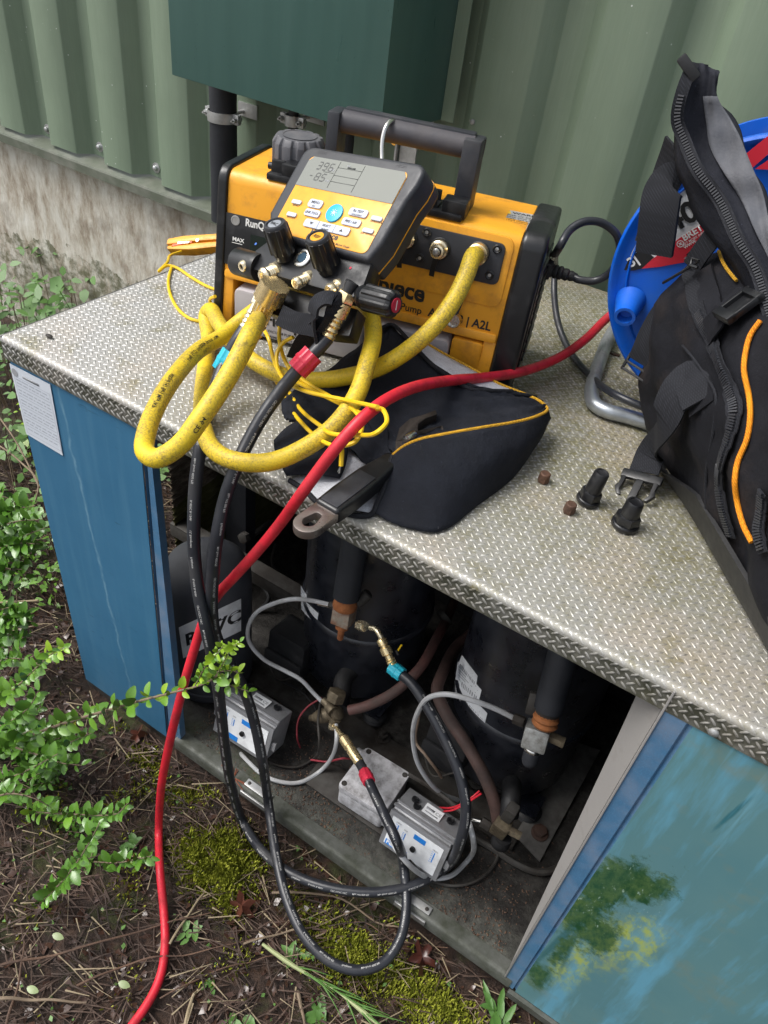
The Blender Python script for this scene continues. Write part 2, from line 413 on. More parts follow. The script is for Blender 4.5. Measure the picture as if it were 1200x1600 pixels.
def m_mural():
    n = NT('painted_mural'); w = n.world(); x, z = n.sep(w, 0), n.sep(w, 2)
    rw = n.map(w, rot=(0, .45, 0), sc=(1, 1, .18))
    c = n.mix(n.noise(6, 5, .6, w), (.06, .175, .215), (.125, .24, .24))
    c = n.mix(n.ramp(n.noise(28, 5, .65, n.map(w, sc=(1, 1, .12))), [(.5, 0), (.66, .7)]), c, (.12, .34, .48))
    c = n.mix(n.ramp(n.noise(11, 5, .65, w), [(.55, 0), (.72, .7)]), c, (.17, .21, .16))
    c = n.mix(n.ramp(z, [(0, 0), (1, 0)]), c, c)
    brush = n.noise(75, 5, .75, n.map(w, rot=(0, .6, 0), sc=(1, 1, .5))); edge = n.noise(36, 5, .8, w)
    def blob(cx, cz, rx, rz, ang=0, soft=.25, er=.9):
        dx = n.math('SUBTRACT', x, cx); dz = n.math('SUBTRACT', z, cz); ca, sa = math.cos(ang), math.sin(ang)
        a = n.math('DIVIDE', n.math('ADD', n.math('MULTIPLY', dx, ca), n.math('MULTIPLY', dz, sa)), rx)
        b = n.math('DIVIDE', n.math('SUBTRACT', n.math('MULTIPLY', dz, ca), n.math('MULTIPLY', dx, sa)), rz)
        d = n.math('SQRT', n.math('ADD', n.math('MULTIPLY', a, a), n.math('MULTIPLY', b, b)))
        d = n.math('ADD', d, n.math('MULTIPLY', n.math('SUBTRACT', edge, .5), er * 2))
        return n.ramp(d, [(1 - soft, 1), (1 + soft * .3, 0)])
    yel = (.34, .40, .06)
    for a in ((.996, -.46, .045, .10, -.1, .6, .7), (.975, -.57, .032, .08, .0, .6, .9), (1.02, -.40, .03, .06, 0, .4, .9), (.942, -.44, .018, .05, 0, .5, .8)):
        k = blob(*a); c = n.mix(n.math('MULTIPLY', k, n.ramp(brush, [(.44, .05), (.60, .75)])), c, yel)
    tr = blob(.950, -.50, .006, .17, -.10, .5, .35); c = n.mix(n.math('MULTIPLY', tr, .8), c, (.03, .11, .12))
    tr = blob(.962, -.50, .005, .12, .10, .5, .35); c = n.mix(n.math('MULTIPLY', tr, .75), c, (.03, .11, .12))
    for a in ((.962, -.335, .038, .090, -.36, .4, 1.1), (.995, -.30, .024, .045, -.3, .4, 1.2), (.955, -.42, .028, .08, -.2, .5, 1.1), (.982, -.45, .030, .065, -.1, .5, 1.2), (.958, -.53, .012, .07, 0, .6, 1.5), (.953, -.635, .020, .055, 0, .5, 1.3)):
        k = blob(*a); dark = n.mix(n.ramp(brush, [(.40, 0), (.62, 1)]), (.012, .06, .022), (.06, .12, .04))
        c = n.mix(n.math('MULTIPLY', k, .94), c, dark)
    fl = n.ramp(n.noise(160, 3, .7, n.map(w, rot=(0, .5, 0), sc=(1, 1, .4))), [(.64, 0), (.7, .7)]); c = n.mix(n.math('MULTIPLY', fl, blob(.97, -.36, .06, .11, -.2, .3, .5)), c, (.30, .42, .36))
    drip = blob(1.012, -.115, .003, .045, -.1, .5, .35); c = n.mix(drip, c, (.035, .14, .17))
    sk = n.ramp(n.noise(42, 4, .7, n.map(w, rot=(0, .12, 0), sc=(1, 1, .07), loc=(3, 0, 1))), [(.56, 0), (.68, .65)]); c = n.mix(n.math('MULTIPLY', sk, n.ramp(n.noise(5, 2, .5, w), [(.42, 0), (.6, 1)])), c, (.16, .38, .50))
    bk = n.ramp(n.noise(48, 5, .8, n.map(w, rot=(0, -.8, 0), sc=(.5, 1, 1.5))), [(.68, 0), (.74, .7)]); c = n.mix(bk, c, (.012, .07, .11))
    n.set(c, n.math('ADD', n.math('MULTIPLY', n.noise(40, 4, .6, w), .22), .22), 0, .4); n.bump(brush, .12, .001); return n.m
def m_soil():
    n = NT('wet_soil'); w = n.world()
    c = n.ramp(n.noise(38, 8, .75, w), [(.3, (.008, .005, .003)), (.5, (.030, .016, .010)), (.62, (.075, .042, .027)), (.78, (.15, .10, .07))])
    c = n.mix(n.ramp(n.noise(6, 5, .7, w), [(.52, 0), (.62, .8)]), c, (.045, .055, .012))
    n.set(c, n.ramp(n.noise(50, 4, .6, w), [(.35, .3), (.65, .85)]), 0, .5); n.bump(n.noise(90, 8, .8, w), 1, .008); return n.m

M = {}
M['clad'] = m_cladding(); M['plinth'] = m_plinth(); M['tread'] = m_tread(); M['lug'] = m_tread(True); M['blue'] = m_bluepaint(); M['mural'] = m_mural(); M['soil'] = m_soil()
M['flash'] = pm('flashing_paint', (.10, .115, .085), .5, 0, .3, 30, .15, dirt=(.20, .20, .17), da=.35)
def m_dg():
    n = NT('dark_green_paint'); w = n.world(); c = n.mix(n.noise(30, 5, .65, n.map(w, sc=(1, 1, .08))), (.032, .078, .068), (.055, .120, .105))
    dr = n.ramp(n.voro(110, n.map(w, sc=(1, 1, .55))), [(.05, 1), (.09, 0)]); c = n.mix(n.math('MULTIPLY', dr, n.ramp(n.noise(12, 2, .5, w), [(.52, 0), (.6, .7)])), c, (.010, .030, .028))
    n.set(c, n.math('ADD', n.math('MULTIPLY', n.noise(40, 4, .6, n.map(w, sc=(1, 1, .2))), .25), .2), 0, .5); n.bump(n.noise(200, 3, .6, w), .05, .001); return n.m
M['darkgreen'] = m_dg()
M['zinc'] = pm('galvanised_steel', (.52, .53, .53), .38, .8, .2, 60, .12, dirt=(.22, .2, .17), da=.3)
M['chrome'] = pm('bright_steel', (.62, .61, .58), .22, 1, .08, 60, .03)
M['steel_dirty'] = pm('dirty_steel', (.070, .067, .062), .6, .35, .3, 50, .3, dirt=(.022, .017, .013), da=.6)
M['pan'] = None
M['frameblue'] = pm('blue_frame_paint', (.055, .15, .27), .38, 0, .2, 40, .1, dirt=(.16, .2, .27), da=.4, fine=.6)
M['greypaint'] = pm('grey_painted_steel', (.27, .26, .25), .5, .1, .06, 20, .06, dirt=(.20, .185, .17), da=.15)
M['black_rub'] = pm('black_rubber', (.010, .0105, .012), .55, 0, .3, 40, .15, dirt=(.035, .033, .032), da=.25)
M['black_hose'] = pm('black_hose_rubber', (.019, .021, .027), .36, 0, .25, 50, .1, dirt=(.035, .034, .034), da=.22)
M['black_pl'] = pm('black_plastic', (.009, .0095, .011), .33, 0, .2, 60, .08, dirt=(.04, .04, .042), da=.15)
M['grey_pl'] = pm('dark_grey_plastic', (.026, .028, .034), .45, 0, .15, 60, .12, dirt=(.075, .072, .075), da=.22)
M['orange'] = pm('orange_plastic', (.80, .36, .022), .42, 0, .05, 30, .08, dirt=(.33, .13, .03), da=.22, ds=28, dr=.6)
M['orange_clean'] = pm('orange_face', (.80, .36, .02), .35, 0, .04, 60, .04, dirt=(.68, .24, .015), da=.25, ds=40, dr=.5)
M['brass'] = pm('brass', (.90, .72, .40), .26, .85, .06, 80, .05)
M['brass_pale'] = pm('pale_brass', (.92, .80, .56), .25, .85, .06, 80, .05)
M['rust'] = pm('rust', (.20, .065, .022), .85, .1, .5, 90, .6, bs=250, dirt=(.36, .13, .04), da=.5, ds=60)
M['rustbrown'] = pm('brown_painted_pipe', (.085, .048, .040), .6, 0, .3, 40, .25, dirt=(.035, .025, .022), da=.5)
M['compressor'] = pm('black_compressor_paint', (.0085, .0100, .0150), .28, 0, .3, 18, .06, dirt=(.032, .035, .045), da=.35, dr=.5, spec=.7)
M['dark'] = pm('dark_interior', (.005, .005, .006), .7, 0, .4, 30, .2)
M['label_w'] = pm('white_label', (.76, .78, .80), .5, 0, .06, 60, .05, dirt=(.36, .37, .38), da=.3)
M['paper'] = pm('pale_paper', (.60, .64, .70), .45, 0, .03, 20, .04)
M['ink'] = pm('black_ink', (.012, .012, .013), .5, 0, .1, 60, 0)
M['greyink'] = pm('grey_ink', (.30, .31, .33), .6, 0, .1, 60, 0)
M['hose_ink'] = pm('worn_white_ink', (.42, .42, .41), .5, 0, .5, 400, 0)
M['white_ink'] = pm('white_ink', (.78, .78, .76), .5, 0, .05, 60, 0)
M['red_pl'] = pm('red_plastic', (.55, .022, .055), .35, 0, .1, 60, .05, dirt=(.3, .02, .03), da=.25)
M['red_hose'] = pm('red_hose_rubber', (.60, .016, .034), .42, 0, .12, 14, .15, bs=120, dirt=(.24, .014, .018), da=.34, ds=30)
M['cyan_pl'] = pm('cyan_plastic', (.02, .42, .55), .4, 0, .1, 60, .05)
M['blue_pl'] = pm('bright_blue_plastic', (.004, .115, .62), .36, 0, .12, 12, .05, dirt=(.02, .12, .45), da=.3)
M['yellow_wire'] = pm('yellow_wire_plastic', (.80, .52, .015), .35, 0, .05, 60, .03)
M['grey_hose'] = pm('pale_grey_tube', (.42, .43, .44), .38, .0, .1, 60, .1, dirt=(.2, .19, .18), da=.35)
M['grey_box'] = pm('pale_grey_enclosure', (.50, .50, .52), .5, .0, .08, 50, .1, dirt=(.11, .10, .095), da=.42, ds=55)
M['switch_metal'] = pm('switch_grey_paint', (.27, .275, .29), .42, .35, .12, 50, .12, dirt=(.12, .12, .115), da=.35)
M['insul'] = pm('black_pipe_insulation', (.013, .015, .020), .6, 0, .3, 30, .3, bs=150, dirt=(.03, .032, .038), da=.25)
M['fab_black'] = fabric('black_woven_nylon', (.0085, .0098, .0140), 1300, (.03, .028, .03), .2)
M['fab_bag'] = fabric('dusty_black_nylon', (.0060, .0063, .0085), 1300, (.07, .050, .038), .45)
M['fab_flap'] = fabric('charcoal_canvas', (.013, .014, .019), 1600, (.045, .045, .055), .35)
M['fab_grey'] = fabric('pale_grey_lining', (.36, .37, .40), 700, (.25, .25, .26), .2)
M['web'] = fabric('black_webbing', (.013, .014, .018), 1000, None)
M['piping_y'] = fabric('yellow_piping', (.50, .27, .02), 1500, None)
M['piping_o'] = fabric('orange_piping', (.80, .22, .01), 1300, None)
M['bark'] = pm('twig_bark', (.20, .15, .10), .8, 0, .35, 80, .4, bs=300, dirt=(.09, .06, .04), da=.4)
M['twig'] = pm('dead_twig', (.125, .070, .042), .7, 0, .5, 40, .4, bs=300, dirt=(.05, .03, .022), da=.5)
def m_pan():
    n = NT('grimy_pan'); w = n.world(); y = n.sep(w, 1)
    c = n.ramp(n.noise(30, 8, .75, w), [(.32, (.006, .005, .0045)), (.5, (.018, .016, .014)), (.66, (.050, .047, .042))])
    e = n.ramp(n.math('ADD', y, n.math('MULTIPLY', n.noise(18, 5, .7, w), .12)), [(.055, 1), (.14, 0)])
    c = n.mix(n.math('MULTIPLY', e, .75), c, n.ramp(n.noise(60, 6, .7, w), [(.35, (.05, .052, .045)), (.6, (.15, .155, .13))]))
    g = n.ramp(n.noise(10, 5, .7, w), [(.54, 0), (.64, .7)]); c = n.mix(n.math('MULTIPLY', g, e), c, (.06, .08, .02))
    n.set(c, n.ramp(n.noise(40, 4, .7, w), [(.35, .35), (.6, .85)]), 0, .4); n.bump(n.noise(160, 8, .8, w), .9, .003); return n.m
M['pan'] = m_pan()
def m_yhose():
    n = NT('yellow_hose_rubber'); w = n.world()
    c = n.mix(n.noise(30, 5, .6, w), (.70, .48, .012), (.80, .60, .03))
    big = n.ramp(n.noise(10, 6, .75, w), [(.40, 0), (.58, 1)])
    g = n.ramp(n.noise(420, 4, .8, w), [(.46, 0), (.57, 1)]); c = n.mix(n.math('MULTIPLY', g, n.math('ADD', n.math('MULTIPLY', big, .62), .20)), c, (.12, .10, .045))
    c = n.mix(n.math('MULTIPLY', big, .35), c, (.40, .28, .05)); sm = n.ramp(n.noise(70, 5, .8, n.map(w, rot=(.4, .7, .2), sc=(1, .3, 1))), [(.60, 0), (.68, .7)]); c = n.mix(sm, c, (.10, .08, .035))
    n.set(c, .5, 0, .45); n.bump(n.noise(500, 3, .7, w), .25, .0008); return n.m
M['yhose'] = m_yhose()
def m_leaf(name, a, b, rough=.32):
    n = NT(name); w = n.world(); oi = _n(n.t, 'ShaderNodeObjectInfo').outputs['Random']
    k = n.math('MULTIPLY', n.math('ADD', oi, n.noise(18, 2, .5, w)), .55)
    c = n.mix(k, a, b); n.set(c, rough, 0, .5); n.bump(n.noise(260, 2, .6, w), .2, .001)
    try: n.b.inputs['Subsurface Weight'].default_value = .0
    except Exception: pass
    return n.m
M['leaf'] = m_leaf('glossy_leaf', (.045, .13, .018), (.15, .30, .030), .26)
M['leaf_y'] = m_leaf('young_leaf', (.16, .30, .015), (.26, .40, .03))
M['weed'] = m_leaf('weed_leaf', (.05, .13, .02), (.11, .22, .05), .5)
M['deadleaf'] = m_leaf('dead_leaf', (.022, .012, .009), (.095, .050, .034), .24)
M['redleaf'] = m_leaf('red_brown_leaf', (.045, .012, .010), (.09, .032, .02), .28)
M['straw'] = m_leaf('pale_straw', (.16, .12, .07), (.30, .24, .15), .7)
def m_moss():
    n = NT('moss'); w = n.world()
    c = n.ramp(n.noise(60, 6, .75, w), [(.32, (.06, .06, .015)), (.46, (.22, .25, .02)), (.62, (.48, .50, .07))]); n.set(c, .9, 0, .2); n.bump(n.noise(300, 4, .8, w), .8, .004); return n.m
M['moss'] = m_moss()

# ------------------------------------------------------------ ground
GZ = -.755
def ground_h(x, y):
    return GZ + .010 * math.sin(7 * x + 2 * y) * math.cos(6 * y - 3 * x) + .006 * math.sin(23 * x + 1) * math.sin(19 * y) + (.02 * math.exp(-((x - .42) ** 2 + (y + .10) ** 2) / .01)) + .03 * max(0, min(1, (y - .55) * 2)) * (1 if x < 0 else 0)
def gsheet():
    xs = sorted(set([-60, -20, -8, -4, -2.5] + [round(v, 4) for v in np.arange(-2, 2.0, .035)] + [2.5, 4, 8, 20, 60]))
    ys = sorted(set([-60, -20, -8, -4, -2, -1.4] + [round(v, 4) for v in np.arange(-1.1, 1.0, .035)] + [2, 6, 60]))
    g = MB(); g.grid([[(x, y, ground_h(x, y) if -1.3 < y < 1.1 and -2.1 < x < 2.1 else GZ) for x in xs] for y in ys]); return g
o = ob('ground', gsheet(), M['soil'], kind='structure', recalc=False)

# ------------------------------------------------------------ the building's wall
WY = .80
wall = thing('building_wall', 'green ribbed metal cladding wall on a stained concrete plinth behind the metal cabinet', 'wall', (0, WY, -.75))
pl = MB()
pl.grid([[(x, WY + .022 + .004 * math.sin(x * 9 + z * 7) + .003 * math.sin(31 * z + 13 * x), z) for x in np.arange(-3.5, 4.0, .09)] for z in np.arange(-.80, -.12, .05)][::1] + [[(x, WY + .022, -.125) for x in np.arange(-3.5, 4.0, .09)]], thick=.0)
ob('concrete_plinth', pl, M['plinth'], wall)
fl = MB(); pr = [(WY + .04, -.108), (WY + .012, -.112), (WY - .012, -.119), (WY - .014, -.123), (WY - .014, -.143), (WY - .011, -.143), (WY - .010, -.125), (WY + .04, -.118)]
xs = [-3.5, -1.62, -1.616, .98, .984, 4]
fl.grid([[(x, y, z) for (y, z) in pr] for x in xs]); ob('drip_flashing', fl, M['flash'], wall, smooth=25)
PITCH = .1905
def prof(x):                                     # x measured from a crown's right edge
    t = x % PITCH; d = .034
    if t < .026: return d * t / .026
    if t < .0725: return d
    if t < .0985: return d * (1 - (t - .0725) / .026)
    return 0
def sheet(x0, x1, z0, z1, lift):
    b = .0012; ks = []
    k0 = math.floor(x0 / PITCH) - 1
    for k in range(k0, k0 + 12):
        for t in (0, .026, .0725, .0985):
            for s_ in (-b, b): ks.append(k * PITCH + t + s_)
    xs = [x0] + [x for x in ks if x0 < x < x1] + [x1]
    mb = MB(); mb.grid([[(x - .05, WY + prof(x) - lift, z) for x in xs] for z in (z0, z0 + .5, z0 + 1.2, z1)], thick=-.0012); return mb
ci = 0
for k in range(-4, 5):
    x0 = k * PITCH * 4 + .0 - .02 + PITCH * .35
    ob('cladding_sheet', sheet(x0, x0 + 4 * PITCH + .03, -.106, 2.6, .0 if k % 2 else .0016), M['clad'], wall, smooth=50)
scm = MB(); m = FR((0, 0, 0), (0, -1, 0)); scm.lathe([(.0085, 0), (.0085, .0015), (.0045, .002), (.0045, .006), (.003, .0072), (1e-5, .0075)], m, 10)
s0 = ob('cladding_screw', scm, M['zinc'], wall); s0.location = V(*s0.location) + 0
sc_me = s0.data; bpy.data.objects.remove(s0)
# mesh data was stored relative to the wall's origin: shift back to its own centre
for v in sc_me.vertices: v.co += Vector(wl(wall))
for k in range(-8, 9):
    xx = k * PITCH - .05 + .049
    inst('cladding_screw', sc_me, wall, T(xx, WY + .033, -.084 + random.uniform(-.003, .003)) @ np.diag([1.4, 1.4, 1.4, 1.]))
for (u, v) in ((740, 190), (672, 188)):
    p = P(u, v, y=WY); inst('cladding_screw', sc_me, wall, T(p[0], WY + .0, p[2]))

# green steel cover box on the wall
gb = thing('cable_entry_cover', 'dark green sheet metal cover box fixed high on the ribbed wall', 'metal box', (-.045, .6, .195))
mb = MB(); t_ = .002
mb.box((-.043, .6, .505), (.45, t_, .62)); mb.box((-.267, .70, .505), (t_, .2, .62)); mb.box((.181, .70, .505), (t_, .2, .62)); mb.box((-.043, .70, .815), (.45, .2, t_))
ob('cover_shell', mb, M['darkgreen'], gb, bevel=.0012)
mb = MB(); mb.box((-.043, .607, .1955), (.444, .012, .0022)); ob('folded_edge', mb, M['darkgreen'], gb)
mb = MB(); mb.box((.195, .7985, .505), (.025, .0016, .62)); ob('fixing_flange', mb, M['clad'], gb)

def clamp(px, py, pz, r, lab):
    c = thing('pipe_clamp', lab, 'pipe clamp', (px, py, pz))
    m1 = MB(); m1.lathe([(r + .001, -.0095), (r + .003, -.0095), (r + .0035, 0), (r + .003, .0095), (r + .001, .0095)], T(px, py, pz), 28, cap=False); ob('clamp_ring', m1, M['zinc'], c, smooth=60)
    for s_ in (-1, 1):
        e = MB(); e.box((px + s_ * (r + .009), py - .002, pz), (.014, .004, .019)); e.box((px + s_ * (r + .009), py + .004, pz), (.014, .004, .019)); ob('clamp_ear', e, M['zinc'], c, bevel=.0012)
        e = MB(); e.cyl(.0045, -.011, .012, FR((px + s_ * (r + .010), py, pz), (0, -1, 0)), 6); e.cyl(.002, .01, .018, FR((px + s_ * (r + .010), py, pz), (0, -1, 0)), 8); ob('clamp_bolt', e, M['zinc'], c, smooth=30)
    w = WY + .03 - py
    e = MB(); e.cyl(.004, r, w, FR((px, py, pz), (0, 1, 0)), 8); e.box((px + .012, WY - .003, pz + .004), (.05, .003, .026)); ob('wall_bracket', e, M['zinc'], c)
def vpipe(px, py, r, z0, z1, name, lab, cat, mat):
    mb = MB(); zz = np.linspace(z0, z1, 14); mb.tube([(px + .0015 * math.sin(9 * z), py, z) for z in zz], [r * (1 + .02 * math.sin(40 * z)) for z in zz], 20)
    return tag(ob(name, mb, mat), lab, cat)
vpipe(-.272, .735, .0275, -.10, .5, 'insulated_pipe', 'thick black insulated pipe coming down from the green cover box', 'pipe', M['insul'])
clamp(-.272, .735, .109, .0275, 'zinc clamp round the thick black pipe left of the pump')
q = P(540, 196, y=.73)
q_ = P(455, 185, y=.74); vpipe(q_[0], .745, .010, .0, .5, 'riser_pipe', 'narrow dark pipe just right of the grey fluted cap under the green box', 'pipe', M['black_rub']); clamp(q_[0], .745, q_[2] - .004, .012, 'dull clamp nearest the thick pipe behind the grey fluted cap')
vpipe(q[0], .735, .014, -.05, .5, 'riser_pipe', 'thinner dark pipe under the green cover box behind the grey fluted cap', 'pipe', M['insul'])
clamp(q[0], .735, q[2] + .004, .014, 'small zinc clamp on the thin pipe behind the grey fluted cap')
q = P(615, 240, y=.74)
mb = MB(); mb.box((q[0] + .01, .775, q[2] - .03), (.035, .004, .16)); mb.box((q[0] - .012, .775, q[2] - .03), (.004, .02, .16)); e = ob('strut_bracket', mb, M['zinc'], bevel=.001); tag(e, 'dull zinc bracket on the wall behind the pump handle', 'bracket')

# ------------------------------------------------------------ the condensing unit's cabinet
XR = 1.62; YB = .797
cab = thing('equipment_cabinet', 'blue metal plant cabinet with open front and tread plate top', 'cabinet', (.5, .4, -.74))
# tread plate: top, rounded fold, front lip
R_ = .006; LIP = .033
def fold(a): return (R_ - R_ * math.sin(a), -R_ + R_ * math.cos(a))
yz = [(YB, 0), (.5, 0), (.25, 0), (.1, 0), (R_ + .012, 0)] + [fold(a) for a in np.linspace(0, PI / 2, 6)] + [(0, -.014), (0, -LIP), (.0012, -LIP), (.0018, -R_ - .002), (R_ + .004, -.003), (YB, -.003)]
mb = MB(); xs = [-.002, 0.0, .2, .6, 1.0, 1.3, XR]
sag = lambda x: .0
mb.grid([[(x, y, z + sag(x)) for y, z in yz] for x in xs]); mb.box((-.0008, YB / 2, -.0165), (.0016, YB - .002, .033))
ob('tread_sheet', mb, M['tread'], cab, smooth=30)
def lugs():
    # herringbone of raised lens-shaped lugs, developed flat in (x, t) and wrapped over the fold
    arcl = PI / 2 * R_; t_flat = YB - R_
    rows = []; RS = .0063; PX = .0100
    vs = []; fs = []
    L, W, Hh = .0053, .0015, .0010
    def wrap(x, t, h):
        if t >= 0: return (x, R_ + t, h)                  # t = distance behind the fold on the flat
        if t > -arcl:
            a = -t / R_; return (x, R_ - (R_ + h) * math.sin(a), -R_ + (R_ + h) * math.cos(a))
        return (x, -h, -R_ + (t + arcl))
    tmin = -(arcl + LIP - R_) + .003
    nrow = int((t_flat - tmin) / RS)
    for r in range(nrow):
        t0 = tmin + .002 + r * RS; ang = math.radians(43 if r % 2 else -43); ca, sa = math.cos(ang), math.sin(ang)
        infold = -arcl - .001 < t0 < .002
        for c in range(int((XR + .0) / PX)):
            x0 = .004 + c * PX + (PX / 2 if r % 2 else 0)
            if (t0 > .20 and x0 > 1.15) or x0 > 1.35: continue
            b = len(vs); hh = Hh * (.55 if infold else 1) * random.uniform(.88, 1.06)
            for (a, w, h) in ((-L, 0, -.0002), (-L * .55, -W, -.0002), (L * .55, -W, -.0002), (L, 0, -.0002), (L * .55, W, -.0002), (-L * .55, W, -.0002), (-L * .6, 0, hh), (L * .6, 0, hh)):
                vs.append(wrap(x0 + a * ca - w * sa, t0 + a * sa + w * ca, h))
            fs += [(b, b + 1, b + 6), (b + 1, b + 2, b + 7, b + 6), (b + 2, b + 3, b + 7), (b + 3, b + 4, b + 7), (b + 4, b + 5, b + 6, b + 7), (b + 5, b, b + 6)]
    g = MB(); g.v = vs; g.f = fs; return g
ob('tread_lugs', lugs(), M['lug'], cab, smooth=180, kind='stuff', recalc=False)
for (u, v) in ((1115, 1144),):
    p = P(u, v, y=-.001); e = MB(); e.lathe([(.005, 0), (.0048, .0015), (.003, .003), (1e-5, .0034)], FR(p, (0, -1, 0)), 12); ob('lip_rivet', e, M['zinc'], cab)
# left front panel, its gasket channel and side
ZB = -.718
mb = MB(); mb.add([(.0035, .0035, -.004), (.0185, .0035, ZB), (.228, .0035, ZB), (.2445, .0035, -.004)], [(0, 1, 2, 3)]); mb.v += [(a, b + .0015, c) for a, b, c in mb.v]; mb.f += [(7, 6, 5, 4), (0, 4, 5, 1), (1, 5, 6, 2), (2, 6, 7, 3), (3, 7, 4, 0)]
ob('front_panel', mb, M['blue'], cab, label='blue scratched front panel left of the opening')
mb = MB()
_a, _b = P(238, 733, y=.006), P(280, 1133, y=.006); _s = (_b[0] - _a[0]) / (_b[2] - _a[2]); _t = _a[0] + _s * (-.004 - _a[2]); _u = _a[0] + _s * (ZB - _a[2])
mb.add([(.2450, .006, -.004), (.2285, .006, ZB), (.2295, .018, ZB), (.246, .018, -.004), (.2325, .018, ZB), (.2505, .018, -.004), (.2335, .006, ZB), (.2515, .006, -.004), (_u, .006, ZB), (_t, .006, -.004), (_u - .002, .020, ZB), (_t - .002, .020, -.004)],
       [(0, 1, 2, 3), (3, 2, 4, 5), (5, 4, 6, 7), (7, 6, 8, 9), (9, 8, 10, 11)])
ob('gasket_channel', mb, M['frameblue'], cab, smooth=20)
mb = MB(); mb.box((.03, .775, -.37), (.04, .03, .70)); ob('corner_post', mb, M['blue'], cab, bevel=.001)
mb = MB(); mb.box((.02, .40, -.025), (.03, .75, .03)); ob('top_side_rail', mb, M['blue'], cab)
# right front panel: pale return, blue flange, mural
mb = MB(); _a, _b = P(988, 1100, y=.03), P(843, 1424, y=.03); _s = (_b[0] - _a[0]) / (_b[2] - _a[2])
mb.add([(.9128, .002, -.004), (.9128, .002, -.700), (_a[0] + _s * (-.70 - _a[2]), .03, -.700), (_a[0] + _s * (-.004 - _a[2]), .03, -.004)], [(0, 1, 2, 3)]); mb.v += [(a + .0012, b + .001, c) for a, b, c in mb.v]; mb.f += [(7, 6, 5, 4), (0, 4, 5, 1), (2, 6, 7, 3)]
ob('panel_return', mb, M['greypaint'], cab)
mb = MB(); mb.box((.9145, .0010, -.352), (.0022, .0050, .696)); ob('return_edge', mb, M['greypaint'], cab, bevel=.0006)
mb = MB(); mb.add([(.9158, .0005, -.004), (.9158, .0005, -.722), (.932, .0005, -.722), (.937, .0005, -.004), (.934, .0045, -.722), (.9395, .0045, -.004), (.937, .0022, -.722), (.943, .0022, -.004)], [(0, 1, 2, 3), (3, 2, 4, 5), (5, 4, 6, 7)])
ob('panel_flange', mb, M['frameblue'], cab, smooth=20)
mb = MB(); mb.add([(.943, .0022, -.004), (.937, .0022, -.728), (XR, .0022, -.728), (XR, .0022, -.004)], [(0, 1, 2, 3)]); mb.v += [(a, b + .0015, c) for a, b, c in mb.v]; mb.f += [(7, 6, 5, 4), (0, 4, 5, 1), (1, 5, 6, 2), (2, 6, 7, 3), (3, 7, 4, 0)]
ob('mural_panel', mb, M['mural'], cab, label='front panel painted with a green tree and yellow blossom on blue')
mb = MB(); mb.box((XR - .004, .4, -.37), (.0016, .78, .70)); ob('side_panel', mb, M['blue'], cab)
# base pan and its front kerb
mb = MB(); nx = 60
mb.grid([[(x, y, -.700 + .0015 * math.sin(21 * x) * math.sin(17 * y)) for x in np.linspace(.012, XR - .01, nx)] for y in np.linspace(.006, .78, 24)]); ob('base_pan', mb, M['pan'], cab)
M['galv_old'] = pm('weathered_galvanised', (.12, .125, .115), .5, .3, .25, 35, .3, dirt=(.035, .04, .025), da=.55, ds=25)
mb = MB(); mb.grid([[(x, y, z) for y, z in ((.024, -.6985), (.008, -.6975), (.0025, -.6975), (-.001, -.7005), (-.001, -.724), (.012, -.727))] for x in (.252, .5, .9, .926)]); ob('pan_front_lip', mb, M['galv_old'], cab, smooth=70)
mb = MB(); mb.grid([[(x, y, z) for y, z in ((.0018, -.7285), (-.0045, -.7290), (-.0045, -.7445), (.012, -.7460))] for x in (.928, XR)]); ob('skirt_strip', mb, M['galv_old'], cab, smooth=30)
mb = MB(); 
for c_, d_ in (((.12, .06, -.735), (.22, .10, .028)), ((.6, .70, -.735), (1.1, .06, .028)), ((.85, .07, -.738), (1.2, .05, .022))):
    mb = MB(); mb.box(c_, d_); ob('plinth_rail', mb, M['steel_dirty'], cab)
for (xa, xb) in ((.408, .462), (.722, .778)):
    l = MB(); l.box(((xa + xb) / 2, .012, -.6955), (xb - xa, .013, .003)); l.box(((xa + xb) / 2, -.003, -.7075), (xb - xa, .0035, .011)); lo = ob('latch_plate', l, M['zinc'], cab, bevel=.0008)
    for xx in (xa + .007, xb - .007):
        e = MB(); e.lathe([(.0032, 0), (.003, .0012), (1e-5, .002)], T(xx, .012, -.694), 10); ob('rivet', e, M['steel_dirty'], lo)
# rear post and cross rails seen through the opening
mb = MB(); q = P(375, 790, y=.36); mb.box((q[0], .36, -.30), (.055, .03, .55)); ob('rear_post', mb, M['insul'], cab, bevel=.002)
def m_coil():
    n = NT('dirty_coil'); w = n.world(); f = n.noise(60, 6, .75, n.map(w, sc=(1, .35, 1.6))); c = n.ramp(f, [(.32, (.03, .022, .015)), (.5, (.12, .095, .07)), (.68, (.26, .22, .17))])
    g = n.math('GREATER_THAN', -.40, n.math('ADD', n.sep(w, 2), n.math('MULTIPLY', n.noise(16, 4, .7, w), .12))); c = n.mix(n.math('MULTIPLY', g, .6), c, (.10, .11, .02))
    n.set(c, .9, 0, .2); n.bump(f, .8, .006); return n.m
mb = MB(); mb.grid([[(.012 + .003 * math.sin(z * 420 + 3 * math.sin(y * 40)), y, z) for y in np.arange(.26, .78, .012)] for z in np.arange(-.70, -.03, .0035)]); ob('side_coil', mb, m_coil(), cab)
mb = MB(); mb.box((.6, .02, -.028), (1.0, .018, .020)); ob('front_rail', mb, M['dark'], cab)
a = P(262, 865, y=.26); b = P(400, 842, y=.26); zz = (a[2] + b[2]) / 2
